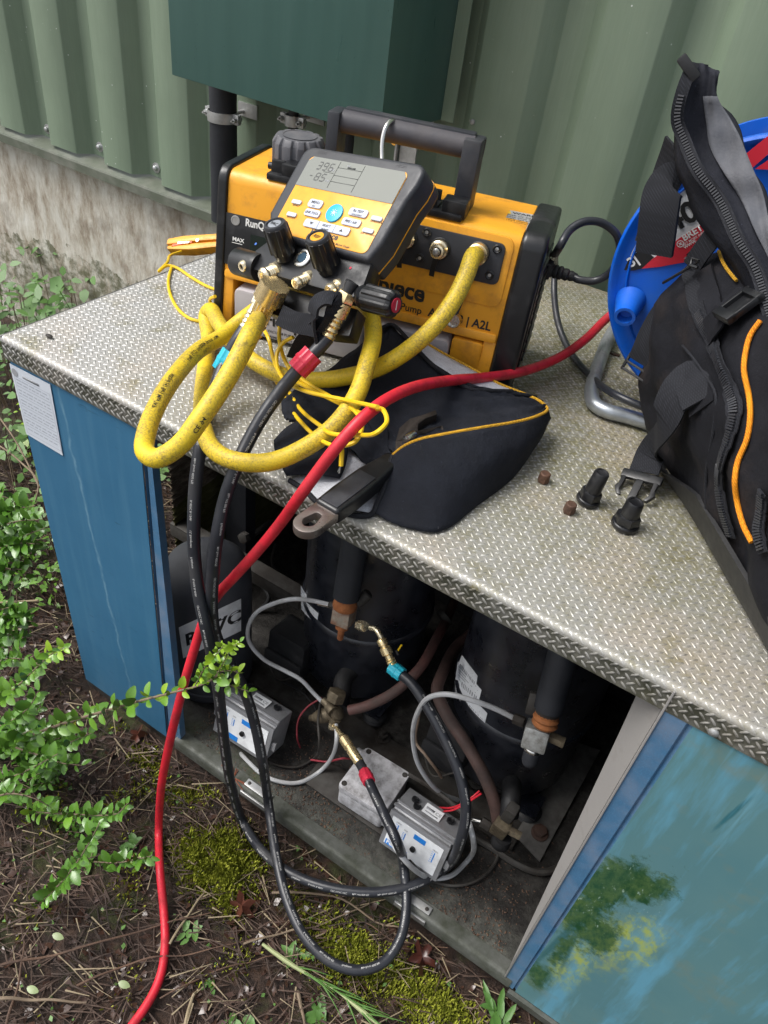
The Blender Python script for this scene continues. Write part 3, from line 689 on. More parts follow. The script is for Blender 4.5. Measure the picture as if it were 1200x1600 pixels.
mb = MB(); mb.box((.16, .275, zz), (.32, .03, .004)); mb.box((.16, .262, zz - .014), (.32, .004, .030)); ob('cross_rail', mb, M['steel_dirty'], cab, bevel=.001)
for (u, v) in ((268, 872), (258, 850), (385, 838)):
    p = P(u, v, y=.259); e = MB(); e.cyl(.011, 0, .012, FR(p, (0, -1, .2)), 6); ob('rail_bolt', e, M['steel_dirty'], cab, bevel=.001)
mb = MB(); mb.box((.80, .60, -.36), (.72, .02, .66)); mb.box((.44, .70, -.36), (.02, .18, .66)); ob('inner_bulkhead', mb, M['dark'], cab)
# inspection sheet stuck to the left panel
q0, q1, q2, q3 = [P(u, v, y=.002) for u, v in ((14.5, 568), (78, 601), (98, 712), (41, 678))]
pz = thing('record_sheet', 'white printed record sheet taped at the top of the blue left panel', 'paper sheet', q3)
mb = MB(); mb.add([q0, q1, q2, q3], [(0, 3, 2, 1)]); mb.v += [tuple(V(*p) + V(0, .0006, 0)) for p in mb.v]; mb.f += [(4, 5, 6, 7), (0, 1, 5, 4), (1, 2, 6, 5), (2, 3, 7, 6), (3, 0, 4, 7)]
ob('sheet', mb, M['paper'], pz)
fx = unit(q1 - q0); fm = np.eye(4); fm[:3, 0] = fx; fm[:3, 2] = (0, -1, 0); fm[:3, 1] = np.cross((0, -1, 0), fx); fm[:3, 3] = q0 + V(0, -.0005, 0)
W_ = np.linalg.norm(q1 - q0); H_ = np.linalg.norm(q3 - q0)
ln = MB(); sh = (q3 - q0); shx = sh @ fx; shy = sh @ fm[:3, 1]
def pq(a, b): return (a * W_ + b * shx, b * shy, 0)
def bar(mbb, a0, b0, a1, b1): mbb.add([pq(a0, b0), pq(a1, b0), pq(a1, b1), pq(a0, b1)], [(0, 1, 2, 3)], fm)
for k in range(16):
    b0 = .17 + k * .047
    if k % 3 == 2: bar(ln, .08, b0, .92, b0 + .008)
    else:
        a = .1
        while a < .86:
            w_ = random.uniform(.04, .16); bar(ln, a, b0, min(a + w_, .9), b0 + .017); a += w_ + .03
for a0, b0, a1, b1 in ((.06, .14, .94, .145), (.06, .95, .94, .955), (.06, .14, .067, .955), (.933, .14, .94, .955)): bar(ln, a0, b0, a1, b1)
ob('print_lines', ln, pm('faded_print', (.38, .41, .46), .6, 0, .3, 300, 0), pz, smooth=180, recalc=False)
ob('heading', MB().box((.50 * W_, .095 * shy, 0), (.40 * W_, .035 * shy, .0001), fm).add(*[[(tf(fm, (.10 * W_ + .006 * math.cos(a), .09 * shy + .006 * math.sin(a), 0))) for a in np.linspace(0, 2 * PI, 13)[:-1]], [tuple(range(12))]]), M['greyink'], pz, smooth=180, recalc=False)
# ------------------------------------------------------------ inside the cabinet
FZ = -.700
def hexo(r): return ngon(r, 6)
# steel rails under the compressors with mounting bolts
rail = thing('mounting_rail', 'long grey steel rail with bolts along the front of the two black compressors', 'steel rail', (.55, .2, FZ))
mb = MB(); mb.box((.555, .205, FZ + .006), (.57, .055, .003)); mb.box((.555, .178, FZ + .003), (.57, .003, .009)); ob('rail_strip', mb, M['steel_dirty'], rail, bevel=.0008)
def bolt(p, par, r=.013, h=.012):
    e = MB(); e.lathe([(r * 1.35, 0), (r * 1.35, .002), (r * .9, .0025)], T(*p), 16); e.prism(hexo(r * .85), .002, h, T(*p) @ RZ(random.random())); e.cyl(r * .4, h, h + .008, T(*p), 10)
    return ob('mounting_bolt', e, M['steel_dirty'], par, smooth=30, bevel=.0006)
for (u, v) in ((598, 1152), (745, 1222), (470, 1085)):
    p = P(u, v, z=FZ + .008); bolt(p, rail, .011)
bar2 = thing('mounting_bar', 'short grey mounting bar with a rusty bolt right of the second compressor', 'steel bar', (.87, .3, FZ))
mb = MB(); cor = [P(u, v, z=FZ + .01) for u, v in ((805, 1303), (844, 1345), (868, 1300), (938, 1172), (903, 1160), (850, 1230))]
mb.v = [tuple(c) for c in cor] + [tuple(c - V(0, 0, .005)) for c in cor]; mb.f = [tuple(range(6)), tuple(range(11, 5, -1))] + [(i, i + 6, (i + 1) % 6 + 6, (i + 1) % 6) for i in range(6)]
ob('bar_plate', mb, pm('greasy_plate', (.17, .165, .155), .5, .3, .3, 50, .3, dirt=(.05, .045, .04), da=.45), bar2, bevel=.0006)
e = MB(); p = P(843, 1302, z=FZ + .011); e.lathe([(.015, 0), (.015, .003), (.011, .0035)], T(*p), 18); e.prism(hexo(.011), .003, .013, T(*p)); ob('rusty_bolt', e, pm('dull_rust', (.10, .055, .04), .7, .2, .4, 90, .5, dirt=(.05, .04, .035), da=.5), bar2, bevel=.0006)

def compressor(cx, cy, r, lab, lift=0):
    t = thing('compressor', lab, 'compressor', (cx, cy, FZ))
    z0 = FZ + .035; zs = -.492 + lift; zt = -.12
    mb = MB(); mb.lathe([(r * .55, z0 - .012), (r * .85, z0 - .005), (r * .97, z0 + .02), (r * .985, zs - .012), (r * .985, zs)], T(cx, cy, 0), 56); ob('lower_shell', mb, M['compressor'], t, smooth=60)
    mb = MB(); mb.lathe([(r * .985, zs - .004), (r * 1.03, zs - .003), (r * 1.035, zs + .004), (r * 1.0, zs + .009)], T(cx, cy, 0), 56, cap=False); ob('weld_seam', mb, M['compressor'], t, smooth=70)
    mb = MB(); mb.lathe([(r * 1.0, zs + .005), (r * 1.0, zt - .09), (r * .97, zt - .055), (r * .86, zt - .02), (r * .6, zt + .004), (1e-5, zt + .012)], T(cx, cy, 0), 56, cap=False); ob('upper_shell', mb, M['compressor'], t, smooth=60)
    for k in range(4):
        a = PI / 4 + k * PI / 2; fx, fy = cx + r * 1.12 * math.cos(a), cy + r * .98 * math.sin(a)
        mb = MB(); mb.lathe([(.020, FZ + .003), (.023, FZ + .007), (.019, FZ + .012), (.022, FZ + .017), (.016, FZ + .022), (.008, FZ + .024), (1e-5, FZ + .024)], T(fx, fy, 0), 18); f = ob('rubber_foot', mb, M['black_rub'], t)
        mb = MB(); mb.box((cx + r * 1.0 * math.cos(a), cy + r * .9 * math.sin(a), FZ + .027), (.05, .05, .004)); ob('foot_bracket', mb, M['compressor'], t, bevel=.001)
    return t
CR = .118
c1 = (.420, .338); c2 = (.742, .335)
comp1 = compressor(*c1, CR, 'left black compressor with the square terminal box and red valve hose in front')
comp2 = compressor(*c2, CR, 'right black compressor with the peeling white labels')
TR = bvh(*[o for o in comp1.children if 'shell' in o.name], *[o for o in comp2.children if 'shell' in o.name])
def curved_label(uvs, par, mat, off=.0012, nu=8, nv=5):
    """sticker that follows a shell: uvs = four picture corners TL TR BR BL used only to find its spot on the shell"""
    a, b, c, d = [np.array(p, float) for p in uvs]; rows = []
    for j in range(nv):
        t = j / (nv - 1); row = []
        for i in range(nu):
            s_ = i / (nu - 1); p = (a * (1 - s_) + b * s_) * (1 - t) + (d * (1 - s_) + c * s_) * t
            h = hit(TR, p[0], p[1], off)
            if h is None: h = row[-1] if row else P(p[0], p[1], y=.25)
            row.append(h)
        rows.append(row)
    mb = MB(); mb.grid(rows, thick=-.0005); return ob('sticker', mb, mat, par), rows
def rowtext(rows, s_, u0, v0, h, mat, par, bold=.02):
    A = np.array(rows); nv, nu = A.shape[:2]; vv, f = text_geo(s_, bold); W = np.linalg.norm(A[0, -1] - A[0, 0]); H = np.linalg.norm(A[-1, 0] - A[0, 0]); out = []
    for p in vv:
        a = min(max((u0 + p[0] * h * H / W), 0), 1) * (nu - 1); b = min(max(v0 - p[1] * h, 0), 1) * (nv - 1); i, j = min(int(a), nu - 2), min(int(b), nv - 2); fa, fb = a - i, b - j
        q = (A[j, i] * (1 - fa) + A[j, i + 1] * fa) * (1 - fb) + (A[j + 1, i] * (1 - fa) + A[j + 1, i + 1] * fa) * fb
        out.append(q + unit(CAMC - q) * .0008)
    mb = MB(); mb.add(out, f); ob('print', mb, mat, par, smooth=180, recalc=False)
def rowbars(rows, bars, mat, par):
    A = np.array(rows); nv, nu = A.shape[:2]
    def S(a, b):
        a = a * (nu - 1); b = b * (nv - 1); i, j = min(int(a), nu - 2), min(int(b), nv - 2); fa, fb = a - i, b - j
        q = (A[j, i] * (1 - fa) + A[j, i + 1] * fa) * (1 - fb) + (A[j + 1, i] * (1 - fa) + A[j + 1, i + 1] * fa) * fb
        return q + unit(CAMC - q) * .0006
    mb = MB()
    for a0, b0, a1, b1 in bars: mb.add([S(a0, b0), S(a1, b0), S(a1, b1), S(a0, b1)], [(0, 1, 2, 3)])
    ob('print_bars', mb, mat, par, smooth=180, recalc=False)
random.seed(3)
def barset(n, y0, y1):
    o = []; a = .08
    while a < .9: w = random.uniform(.01, .05); o.append((a, y0, min(a + w, .93), y1)); a += w + random.uniform(.02, .05)
    return o
for par, quads in ((comp2, (((723, 1024), (747, 1056), (744, 1074), (716, 1040)), ((716, 1034), (753, 1078), (748, 1098), (711, 1066)), ((712, 1062), (762, 1114), (757, 1134), (712, 1086)))),
                   (comp1, (((470, 915), (480, 930), (480, 945), (470, 930)), ((470, 932), (498, 958), (496, 977), (471, 952))))):
    for qd in quads:
        so, rows = curved_label(qd, par, M['label_w'])
        rowbars(rows, [(.08, .12 + k * .13, random.uniform(.5, .92), .16 + k * .13) for k in range(4)] + barset(1, .66, .92), M['greyink'], so)

# suction valves hanging from insulated pipes
def suction_valve(top, mid, lab, capdown):
    """top: pipe upper end, mid: valve body top, axis leaning to the front"""
    t = thing('service_valve', lab, 'valve', mid)
    ax = unit(V(0, -.02, -1)); 
    return t
def hexnut(par, p, d, r, h, mat, name='hex_nut'):
    e = MB(); e.prism(hexo(r), 0, h, FR(p, d)); return ob(name, e, mat, par, bevel=r * .08)
def cyl(par, name, p, d, prof, mat, n=20, smooth=45):
    e = MB(); e.lathe(prof, FR(p, d), n); return ob(name, e, mat, par, smooth=smooth)

# compressor 1 suction valve
VY = .178
a = P(553, 860, y=VY + .02); b = P(541, 933, y=VY)
pipe1 = thing('insulated_pipe', 'black insulated pipe running down to the rusty valve of the left compressor', 'pipe', b)
up = unit(a - b); mb = MB(); mb.tube([b + up * t for t in (0, .03, .07, .12, .30)], [.0205, .021, .0205, .021, .021], 22); ob('insulation', mb, M['insul'], pipe1)
v1 = thing('service_valve', 'rusty square bodied valve on the left compressor with brass elbow screwed to its side', 'valve', b)
cyl(v1, 'rusty_collar', b - up * .014, up, [(.018, -.006), (.0195, 0), (.0175, .008), (.016, .014), (.014, .018)], M['rust'])
d = P(538, 958, y=VY - .004); body = MB(); body.box((0, 0, 0), (.030, .030, .036), FR(d + V(0, 0, .0), up, (1, .1, 0))); ob('valve_body', body, pm('scaly_zinc', (.30, .27, .22), .65, .3, .35, 90, .5, dirt=(.22, .08, .035), da=.45, ds=50), v1, bevel=.0025)
body = MB(); body.box((0, 0, .026), (.028, .028, .016), FR(d, up, (1, .1, 0))); ob('flange', body, M['rust'], v1, bevel=.003)
cyl(v1, 'gland_nut', d - up * .018, -up, [(.0105, 0), (.0105, .010), (.008, .012), (.0055, .013), (.005, .030), (.0035, .032), (1e-5, .032)], M['rust'])
fl_ = MB(); fl_.lathe([(.009, 0), (.009, .022), (.007, .024), (1e-5, .024)], FR(P(560, 942, y=VY + .012), (.3, .4, .6)), 14); ob('flange_lug', fl_, M['steel_dirty'], v1)
cfit = P(530, 948, y=VY - .008); hexnut(v1, P(516, 945, y=VY - .006), unit(cfit - P(516, 945, y=VY - .006)), .0062, .016, M['steel_dirty'])
# brass elbow + hose valve on it
def hose_end(name, pts, r, mat, par): e = MB(); e.tube(spline(pts, 5), r, 12); return ob(name, e, mat, par)
el = thing('hose_valve', 'brass elbow and shut off valve with blue tag on the left compressor valve', 'hose valve', P(600, 1000, y=.15))
pA = P(561, 977, y=.160); pB = P(579, 981, y=.150); dA = unit(pB - pA)
hexnut(el, pA, dA, .0085, .018, M['brass_pale'], 'swivel_nut')
pC = P(596, 1000, y=.142); pD = P(607, 1022, y=.135); pE = P(617, 1046, y=.130)
hose_end('bent_neck', [pB, P(588, 984, y=.147), P(594, 993, y=.143), pC], .0042, M['brass_pale'], el)
dV = unit(pE - pC)
cyl(el, 'valve_barrel', pC, dV, [(.006, -.002), (.0078, 0), (.0078, .007), (.0062, .008), (.0062, .011), (.0088, .012), (.0088, .022), (.006, .024), (.006, .030), (.0075, .0305), (.006, .033), (.0075, .0345), (.006, .037), (.0072, .0385), (.006, .041)], M['brass'], 14)
e = MB(); e.box((0, 0, 0), (.003, .016, .007), FR(P(624, 1017, y=.128), dV, (1, 0, 0))); ob('valve_lever', e, M['black_pl'], el); e = MB(); e.box((0, 0, 0), (.0022, .0022, .020), FR(P(624, 1013, y=.124), (.25, -.1, 1))); ob('yellow_lever_grip', e, M['yellow_wire'], el)
# bottom (liquid) valve of compressor 1
lv = thing('service_valve', 'grimy brass valve at the foot of the left compressor with the red tagged hose', 'valve', P(520, 1120, y=.17))
c0 = P(530, 1108, y=.165); stub = P(537, 1062, y=.215)
mb = MB(); mb.tube(spline([stub + V(0, .05, .0), stub, P(534, 1085, y=.19), c0], 5), .0165, 18); ob('stub_pipe', mb, M['black_rub'], lv)
M['oldbrass'] = pm('grimy_brass', (.20, .165, .11), .5, .55, .35, 80, .4, dirt=(.06, .045, .03), da=.55, ds=60)
hexnut(lv, P(528, 1080, y=.165) , unit(V(.05, -.6, -1)), .0165, .018, M['oldbrass'])
bd = P(506, 1118, y=.150); be = P(545, 1110, y=.160); dX = unit(be - bd)
cyl(lv, 'valve_barrel', bd - dX * .022, dX, [(.004, -.012), (.006, -.010), (.006, 0), (.009, .001), (.009, .008), (.012, .010), (.0135, .020), (.0125, .034), (.010, .038), (.013, .040), (.013, .047), (.010, .048), (.013, .050), (.013, .058), (.010, .060)], M['oldbrass'], 18)
cyl(lv, 'angle_port', P(517, 1108, y=.15), unit(P(500, 1088, y=.16) - P(517, 1108, y=.15)), [(.010, -.006), (.009, .008), (.0065, .009), (.0065, .022)], M['oldbrass'], 14)
cyl(lv, 'bottom_port', P(522, 1128, y=.145), (-.05, -.5, -1), [(.010, -.008), (.0085, .004), (.0065, .006)], M['oldbrass'], 12)
# brown pipe sweeping right behind
bp = MB(); bp.tube(spline([be, P(570, 1104, y=.175), P(615, 1082, y=.20), P(655, 1045, y=.25), P(680, 1002, y=.32), P(697, 970, y=.40), P(712, 935, y=.5)], 7), .0088, 14)
o = ob('refrigerant_pipe', bp, pm('red_brown_pipe', (.12, .045, .038), .55, 0, .5, 40, .2, dirt=(.05, .035, .03), da=.5), None); tag(o, 'reddish brown pipe curving from the left compressor foot to the dark back', 'pipe')
e = MB(); q = P(694, 965, y=.40); e.lathe([(.016, -.006), (.018, -.004), (.018, .004), (.016, .006)], FR(q, (.25, .6, .35)), 18); o = ob('pipe_coupling', e, M['steel_dirty']); tag(o, 'round coupling at the back end of the reddish brown pipe', 'pipe coupling')
bp = MB(); bp.tube(spline([P(742, 985, y=.42), P(712, 1012, y=.36), P(692, 1050, y=.28), P(683, 1080, y=.235), P(700, 1120, y=.20), P(730, 1165, y=.18), P(758, 1215, y=.165), P(773, 1255, y=.155), P(779, 1290, y=.15)], 7), .0102, 14)
o = ob('refrigerant_pipe', bp, M['rustbrown']); tag(o, 'dull brown pipe running down in front of the right compressor', 'pipe')
# compressor 2 suction valve
VY2 = .152
a = P(875, 1040, y=VY2 + .03); b = P(857, 1108, y=VY2 + .006)
pipe2 = thing('insulated_pipe', 'black insulated pipe running down to the orange rusted valve of the right compressor', 'pipe', b); up = unit(a - b)
mb = MB(); mb.tube([b + up * t for t in (0, .03, .07, .12, .26)], [.0195, .0205, .020, .0205, .0205], 22); ob('insulation', mb, M['insul'], pipe2)
cyl(pipe2, 'pale_sleeve', b - up * .006, up, [(.015, -.004), (.0165, 0), (.0165, .006)], M['steel_dirty'])
v2 = thing('service_valve', 'silvery valve with orange rust ring on the right compressor', 'valve', b)
cyl(v2, 'rusty_ring', b - up * .020, up, [(.0155, -.006), (.018, -.002), (.0155, .002), (.018, .006), (.0155, .010), (.0165, .014)], pm('orange_rust', (.38, .13, .035), .8, 0, .5, 90, .5, dirt=(.12, .05, .02), da=.4), 22)
d = P(838, 1150, y=VY2 - .004); body = MB(); body.box((0, 0, 0), (.034, .030, .034), FR(d, up, (1, .15, 0))); ob('valve_body', body, pm('silver_scaled', (.42, .43, .42), .45, .6, .25, 120, .5, dirt=(.16, .15, .13), da=.45, ds=80), v2, bevel=.004)
body = MB(); body.box((-.012, .012, .040), (.022, .012, .034), FR(d, up, (1, .15, 0))); ob('flange_plate', body, M['steel_dirty'], v2, bevel=.003)
cyl(v2, 'shiny_washer', d - up * .018, -up, [(.0125, 0), (.0135, .002), (.0125, .005)], M['chrome'])
cyl(v2, 'black_cap', d - up * .022, -up, [(.0115, 0), (.0115, .018), (.009, .024), (.004, .027), (1e-5, .028)], M['insul'])
hexnut(v2, P(858, 1150, y=VY2 + .004), unit(V(1, .1, .02)), .0085, .022, M['oldbrass'])
ns = P(795, 1118, y=VY2 - .006); hexnut(v2, P(803, 1122, y=VY2 - .004), unit(P(822, 1130, y=VY2 - .004) - P(803, 1122, y=VY2 - .004)), .0078, .016, M['steel_dirty'])
# compressor 2 liquid valve
lv2 = thing('service_valve', 'brown brass valve at the foot of the right compressor where the dull brown pipe ends', 'valve', P(783, 1295, y=.14))
mb = MB(); mb.tube(spline([P(800, 1225, y=.21), P(798, 1250, y=.17), P(795, 1275, y=.155)], 5), .0155, 18); ob('stub_pipe', mb, M['black_rub'], lv2)
e = MB(); e.box((0, 0, 0), (.026, .024, .034), FR(P(783, 1292, y=.142), (.1, -.1, 1), (1, 0, 0))); ob('valve_body', e, M['oldbrass'], lv2, bevel=.004)
e = MB(); e.box((0, 0, 0), (.018, .020, .04), FR(P(797, 1270, y=.15), (.1, -.1, 1), (1, 0, 0))); ob('valve_shoulder', e, M['steel_dirty'], lv2, bevel=.004)
cyl(lv2, 'black_cap', P(784, 1312, y=.138), (0, -.15, -1), [(.014, -.006), (.0155, 0), (.0155, .010), (.012, .014)], M['black_rub'])
hexnut(lv2, P(795, 1297, y=.14), (1, .1, 0), .0075, .020, M['oldbrass']); hexnut(lv2, P(752, 1283, y=.14), unit(V(1, .05, -.05)), .0085, .016, M['steel_dirty'])
o = ob('tube_ferrule', MB().tube([P(730, 1279, y=.138), P(752, 1284, y=.14)], .0042, 10), M['chrome'], lv2)

# terminal boxes
def termbox(c, size, lab, rot):
    t = thing('terminal_box', lab, 'terminal box', (c[0], c[1], c[2]))
    m = T(*c) @ RZ(rot) @ RX(-.10)
    e = MB(); e.prism(rrect(size[0], size[2], .008), -size[1] / 2, size[1] / 2, m @ RX(PI / 2)); ob('box_cover', e, M['black_rub'], t, bevel=.003)
    e = MB(); e.prism(rrect(size[0] * 1.03, size[2] * .45, .006, cy=-size[2] * .25), size[1] * .5, size[1] * .62, m @ RX(PI / 2)); ob('box_lip', e, M['black_rub'], t, bevel=.002)
    e = MB(); e.tube(spline([tf(m, (-size[0] * .45, -size[1] * .6, -size[2] * .3)), tf(m, (0, -size[1] * .75, -size[2] * .62)), tf(m, (size[0] * .45, -size[1] * .6, -size[2] * .3))], 6), .0018, 6); ob('retaining_wire', e, M['steel_dirty'], t)
    return t
q = P(450, 1012, y=.235); termbox((q[0] + .008, .245, q[2]), (.082, .06, .085), 'square black terminal box on the left compressor', .0)
q = P(700, 1165, y=.215); termbox((q[0], .235, q[2]), (.075, .06, .095), 'black terminal box between the compressors beside the dull brown pipe', -.05)

# liquid receiver
rc = (.203, .150); RR = .076
rec = thing('liquid_receiver', 'dark cylinder with a white R407C label behind the blue left panel', 'gas cylinder', (*rc, FZ))
mb = MB(); mb.lathe([(.05, -.705), (RR * .94, -.700), (RR, -.688), (RR, -.45), (RR * .985, -.428), (RR * .88, -.404), (RR * .6, -.386), (1e-5, -.379)], T(*rc, 0), 56, cap=False)
M['recv'] = pm('dark_receiver_paint', (.030, .034, .045), .5, 0, .35, 14, .08, dirt=(.05, .053, .06), da=.55, ds=12)
shell = ob('receiver_shell', mb, M['recv'], rec, smooth=60)
mb = MB(); mb.lathe([(RR, -.680), (RR * 1.02, -.678), (RR * 1.02, -.672), (RR, -.670)], T(*rc, 0), 56, cap=False); ob('weld_seam', mb, M['recv'], rec, smooth=70)
TR = bvh(shell)
so, rows = curved_label(((280, 980), (376, 935), (376, 985), (287, 1028)), rec, M['label_w'], nu=14)
rowtext(rows, 'R407C', .07, .66, .50, M['ink'], so, .035)

# pressure switches (front face towards -Y, lid sloping back)
def pswitch(x0, x1, y, z0, z1, lab, tiltz):
    w = x1 - x0; h = z1 - z0; dp = .052
    t = thing('pressure_switch', lab, 'control box', ((x0 + x1) / 2, y + dp / 2, z0))
    m = T(x0, y, z0) @ RZ(tiltz) @ RX(-.30)
    e = MB(); e.prism([(0, 0), (dp, 0), (dp, h * .96), (.012, h), (0, h * .86)], 0, w, m @ np.array([[0, 0, 1, 0], [1, 0, 0, 0], [0, 1, 0, 0], [0, 0, 0, 1]], float)); ob('housing', e, M['switch_metal'], t, bevel=.0025)
    e = MB(); e.box((w / 2, -.003, h * .42), (w * 1.03, .006, h * .94), m); fc = ob('face_plate', e, M['switch_metal'], t, bevel=.0018)
    e = MB(); e.box((w / 2, .004, h * .955), (w * 1.035, .006, .0035), m); e.box((w / 2, .010, h * 1.0), (w * 1.02, .0035, .003), m); ob('lid_ridge', e, M['switch_metal'], t, bevel=.0006)
    e = MB(); e.box((w / 2, -.0064, h * .42), (w * .88, .0010, h * .74), m); st = ob('scale_sticker', e, M['label_w'], t)
    def fr_(x, z, o=.0073): return m @ np.array([[1, 0, 0, x], [0, 0, -1, -o], [0, 1, 0, z], [0, 0, 0, 1]], float)
    M.setdefault('blue_ink', pm('blue_ink', (.015, .20, .62), .5, 0, .05, 60, 0))
    e = MB(); B = fr_(0, 0)
    e.box((w * .27, h * .115, 0), (w * .38, h * .13, .0002), B); ob('blue_band', e, M['blue_ink'], st, recalc=False); e = MB(); e.box((w * .56, h * .66, 0), (w * .20, h * .12, .0002), B); ob('blue_band', e, M['blue_ink'], st, recalc=False)
    ob('lettering', text_mb([('Penn', w * .10, h * .082, h * .13, .03)], fr_(0, 0, .0077)), M['white_ink'], st, smooth=180, recalc=False)
    e = MB()
    for xx, z0_, z1_ in ((.19, .38, .66), (.33, .40, .58), (.84, .34, .60)):
        e.box((w * xx, h * (z0_ + z1_) / 2, 0), (w * .016, h * (z1_ - z0_), .0002), B)
        for k in range(6): e.box((w * (xx - .035), h * (z0_ + (z1_ - z0_) * k / 5), 0), (w * .022, h * .008, .0002), B)
    ob('scale_marks', e, M['blue_ink'], st, recalc=False)
    ob('scale_print', text_mb([('LOW', w * .14, h * .70, h * .05, .02), ('DIFF', w * .29, h * .64, h * .045, .02), ('HIGH', w * .79, h * .64, h * .05, .02), ('bar', w * .15, h * .28, h * .05, .02)], fr_(0, 0, .0077)), M['greyink'], st, smooth=180, recalc=False)
    e = MB(); e.cyl(.0048, 0, .004, m @ FR((w * .52, -.0068, h * .36), (0, -1, 0)), 12); ob('adjuster_knob', e, M['black_pl'], t, bevel=.0006)
    lidn = unit(V(0, -.04 * h, 1)); LM = m @ FR((0, .012, h), (0, -.05, 1), (1, 0, 0))
    for lx, ly in ((.20, .018), (.28, .008) if tiltz < .02 else (.20, .030), (.80, .022)):
        e = MB(); e.lathe([(.0062, 0), (.0062, .003), (.0045, .0036), (.0038, .0030), (1e-5, .0028)], LM @ T(w * lx, ly, -.0002), 14); ob('lid_screw', e, M['black_pl'], t)
    e = MB(); e.box((w * .52, .017, .0004), (w * .30, .021, .0008), LM); ls = ob('rating_sticker', e, M['label_w'], t, label='small white rating sticker')
    ob('lettering', text_mb([('CE', w * .56, .015, .0085, .02)], LM @ T(0, 0, .0011)).box((w * .47, .018, .0011), (w * .14, .005, .0001), LM).box((w * .52, .0105, .0011), (w * .22, .0022, .0001), LM), M['greyink'], ls, smooth=180, recalc=False)
    e = MB(); e.lathe([(.009, 0), (.009, .004), (.006, .006), (.006, .012)], m @ FR((w * .45, .014, 0), (0, -.3, -1)), 12); ob('bottom_port', e, M['steel_dirty'], t)
    for xx in (-.006, w + .006):
        e = MB(); e.box((xx, .001, h * .42), (.008, .004, h * .22), m); ob('side_lug', e, M['switch_metal'], t, bevel=.001)
    return t
pswitch(.657, .762, .052, -.667, -.588, 'grey pressure switch with blue and white scale in front of the right compressor', -.015)
pswitch(.305, .418, .050, -.672, -.592, 'grey pressure switch with blue and white scale beside the dark R407C cylinder', .03)
e = MB(); e.box((.60, .062, -.690), (.40, .02, .02)); 
# junction box
jb = thing('junction_box', 'square speckled grey plastic junction box on the pan left of a pressure switch', 'junction box', (.595, .13, FZ))
e = MB(); e.prism(rrect(.088, .088, .007), -.690, -.6555, T(.597, .118, 0) @ RZ(.02)); ob('box_base', e, M['grey_box'], jb, bevel=.0015)
e = MB(); e.prism(rrect(.091, .091, .008), -.654, -.640, T(.597, .118, 0) @ RZ(.02)); lid = ob('box_lid', e, M['grey_box'], jb, bevel=.003)
for sx in (-1, 1):
    for sy in (-1, 1):
        p = (.597 + sx * .037, .118 + sy * .037, -.6405); e = MB(); e.lathe([(.0048, 0), (.0048, .0012), (.0035, .0014), (.003, .0006), (1e-5, .0006)], T(*p), 12); ob('lid_screw', e, M['steel_dirty'], lid)
e = MB(); e.lathe([(.012, 0), (.012, .008), (.009, .012), (.009, .018)], FR((.552, .155, -.668), (-1, .2, 0)), 14); ob('cable_gland', e, M['grey_box'], jb)
e = MB(); e.box((.615, .1, -.697), (.26, .06, .004)); tag(ob('switch_bracket', e, M['steel_dirty'], None, bevel=.0008), 'flat dirty steel bracket under the grey junction box', 'bracket')

# tubes, hoses and wires in the bay
def line(name, pts, r, mat, lab, cat, n=8, k=7, group=None):
    e = MB(); e.tube(spline(PP(pts), k), r, n); o = ob(name, e, mat); return tag(o, lab, cat, group)
L_ = line('capillary_hose', [(516, 945, 'y', .172), (490, 939, 'y', .165), (460, 936, 'y', .15), (425, 944, 'y', .14), (400, 958, 'y', .135), (387, 985, 'y', .135), (392, 1008, 'y', .14), (412, 1030, 'y', .14), (445, 1048, 'y', .145), (470, 1062, 'y', .15), (492, 1085, 'y', .155), (505, 1098, 'y', .155)], .0036, M['grey_hose'], 'pale grey hose arching from the left rusty valve round the terminal box', 'hose')
tag(ob('hose_ferrule', MB().tube([P(497, 942, y=.168), P(516, 946, y=.172)], .0045, 10), M['chrome']), 'bright crimped ferrule on the pale hose at the left rusty valve', 'ferrule')
line('capillary_hose', [(525, 1132, 'y', .14), (526, 1155, 'y', .12), (520, 1180, 'y', .115), (500, 1205, 'z', -.693), (470, 1222, 'z', -.694), (440, 1222, 'z', -.694), (410, 1210, 'z', -.692), (385, 1187, 'z', -.688), (368, 1168, 'y', .062), (350, 1148, 'y', .075)], .0036, M['grey_hose'], 'pale grey hose from the grimy brass valve to the left pressure switch', 'hose')
line('capillary_hose', [(803, 1122, 'y', .150), (775, 1108, 'y', .140), (740, 1095, 'y', .125), (700, 1085, 'y', .115), (670, 1090, 'y', .11), (652, 1115, 'y', .11), (645, 1150, 'y', .115), (652, 1190, 'y', .12), (668, 1218, 'y', .13), (690, 1240, 'y', .15), (715, 1250, 'y', .18)], .0038, M['grey_hose'], 'white grey hose arching across the labels of the right compressor', 'hose')
line('capillary_hose', [(500, 1100, 'y', .16), (497, 1130, 'y', .12), (499, 1160, 'y', .10), (490, 1185, 'z', -.692), (465, 1198, 'z', -.693), (440, 1197, 'z', -.692), (420, 1190, 'z', -.690)], .0022, M['steel_dirty'], 'thin dark tube looping beside the left pressure switch', 'tube')
line('capillary_hose', [(610, 1300, 'y', .05), (618, 1325, 'y', .02), (640, 1352, 'y', .02), (675, 1372, 'z', -.685), (705, 1368, 'z', -.690), (730, 1345, 'z', -.692), (738, 1305, 'y', .06), (728, 1270, 'y', .09)], .0042, M['grey_hose'], 'grey hose looping under the right pressure switch', 'hose')
line('capillary_hose', [(640, 1345, 'y', .03), (672, 1375, 'z', -.690), (710, 1384, 'z', -.692), (750, 1373, 'z', -.692), (775, 1345, 'z', -.692), (780, 1315, 'z', -.685)], .0024, M['steel_dirty'], 'thin grey tube curving over the pan to the right brown valve', 'tube')
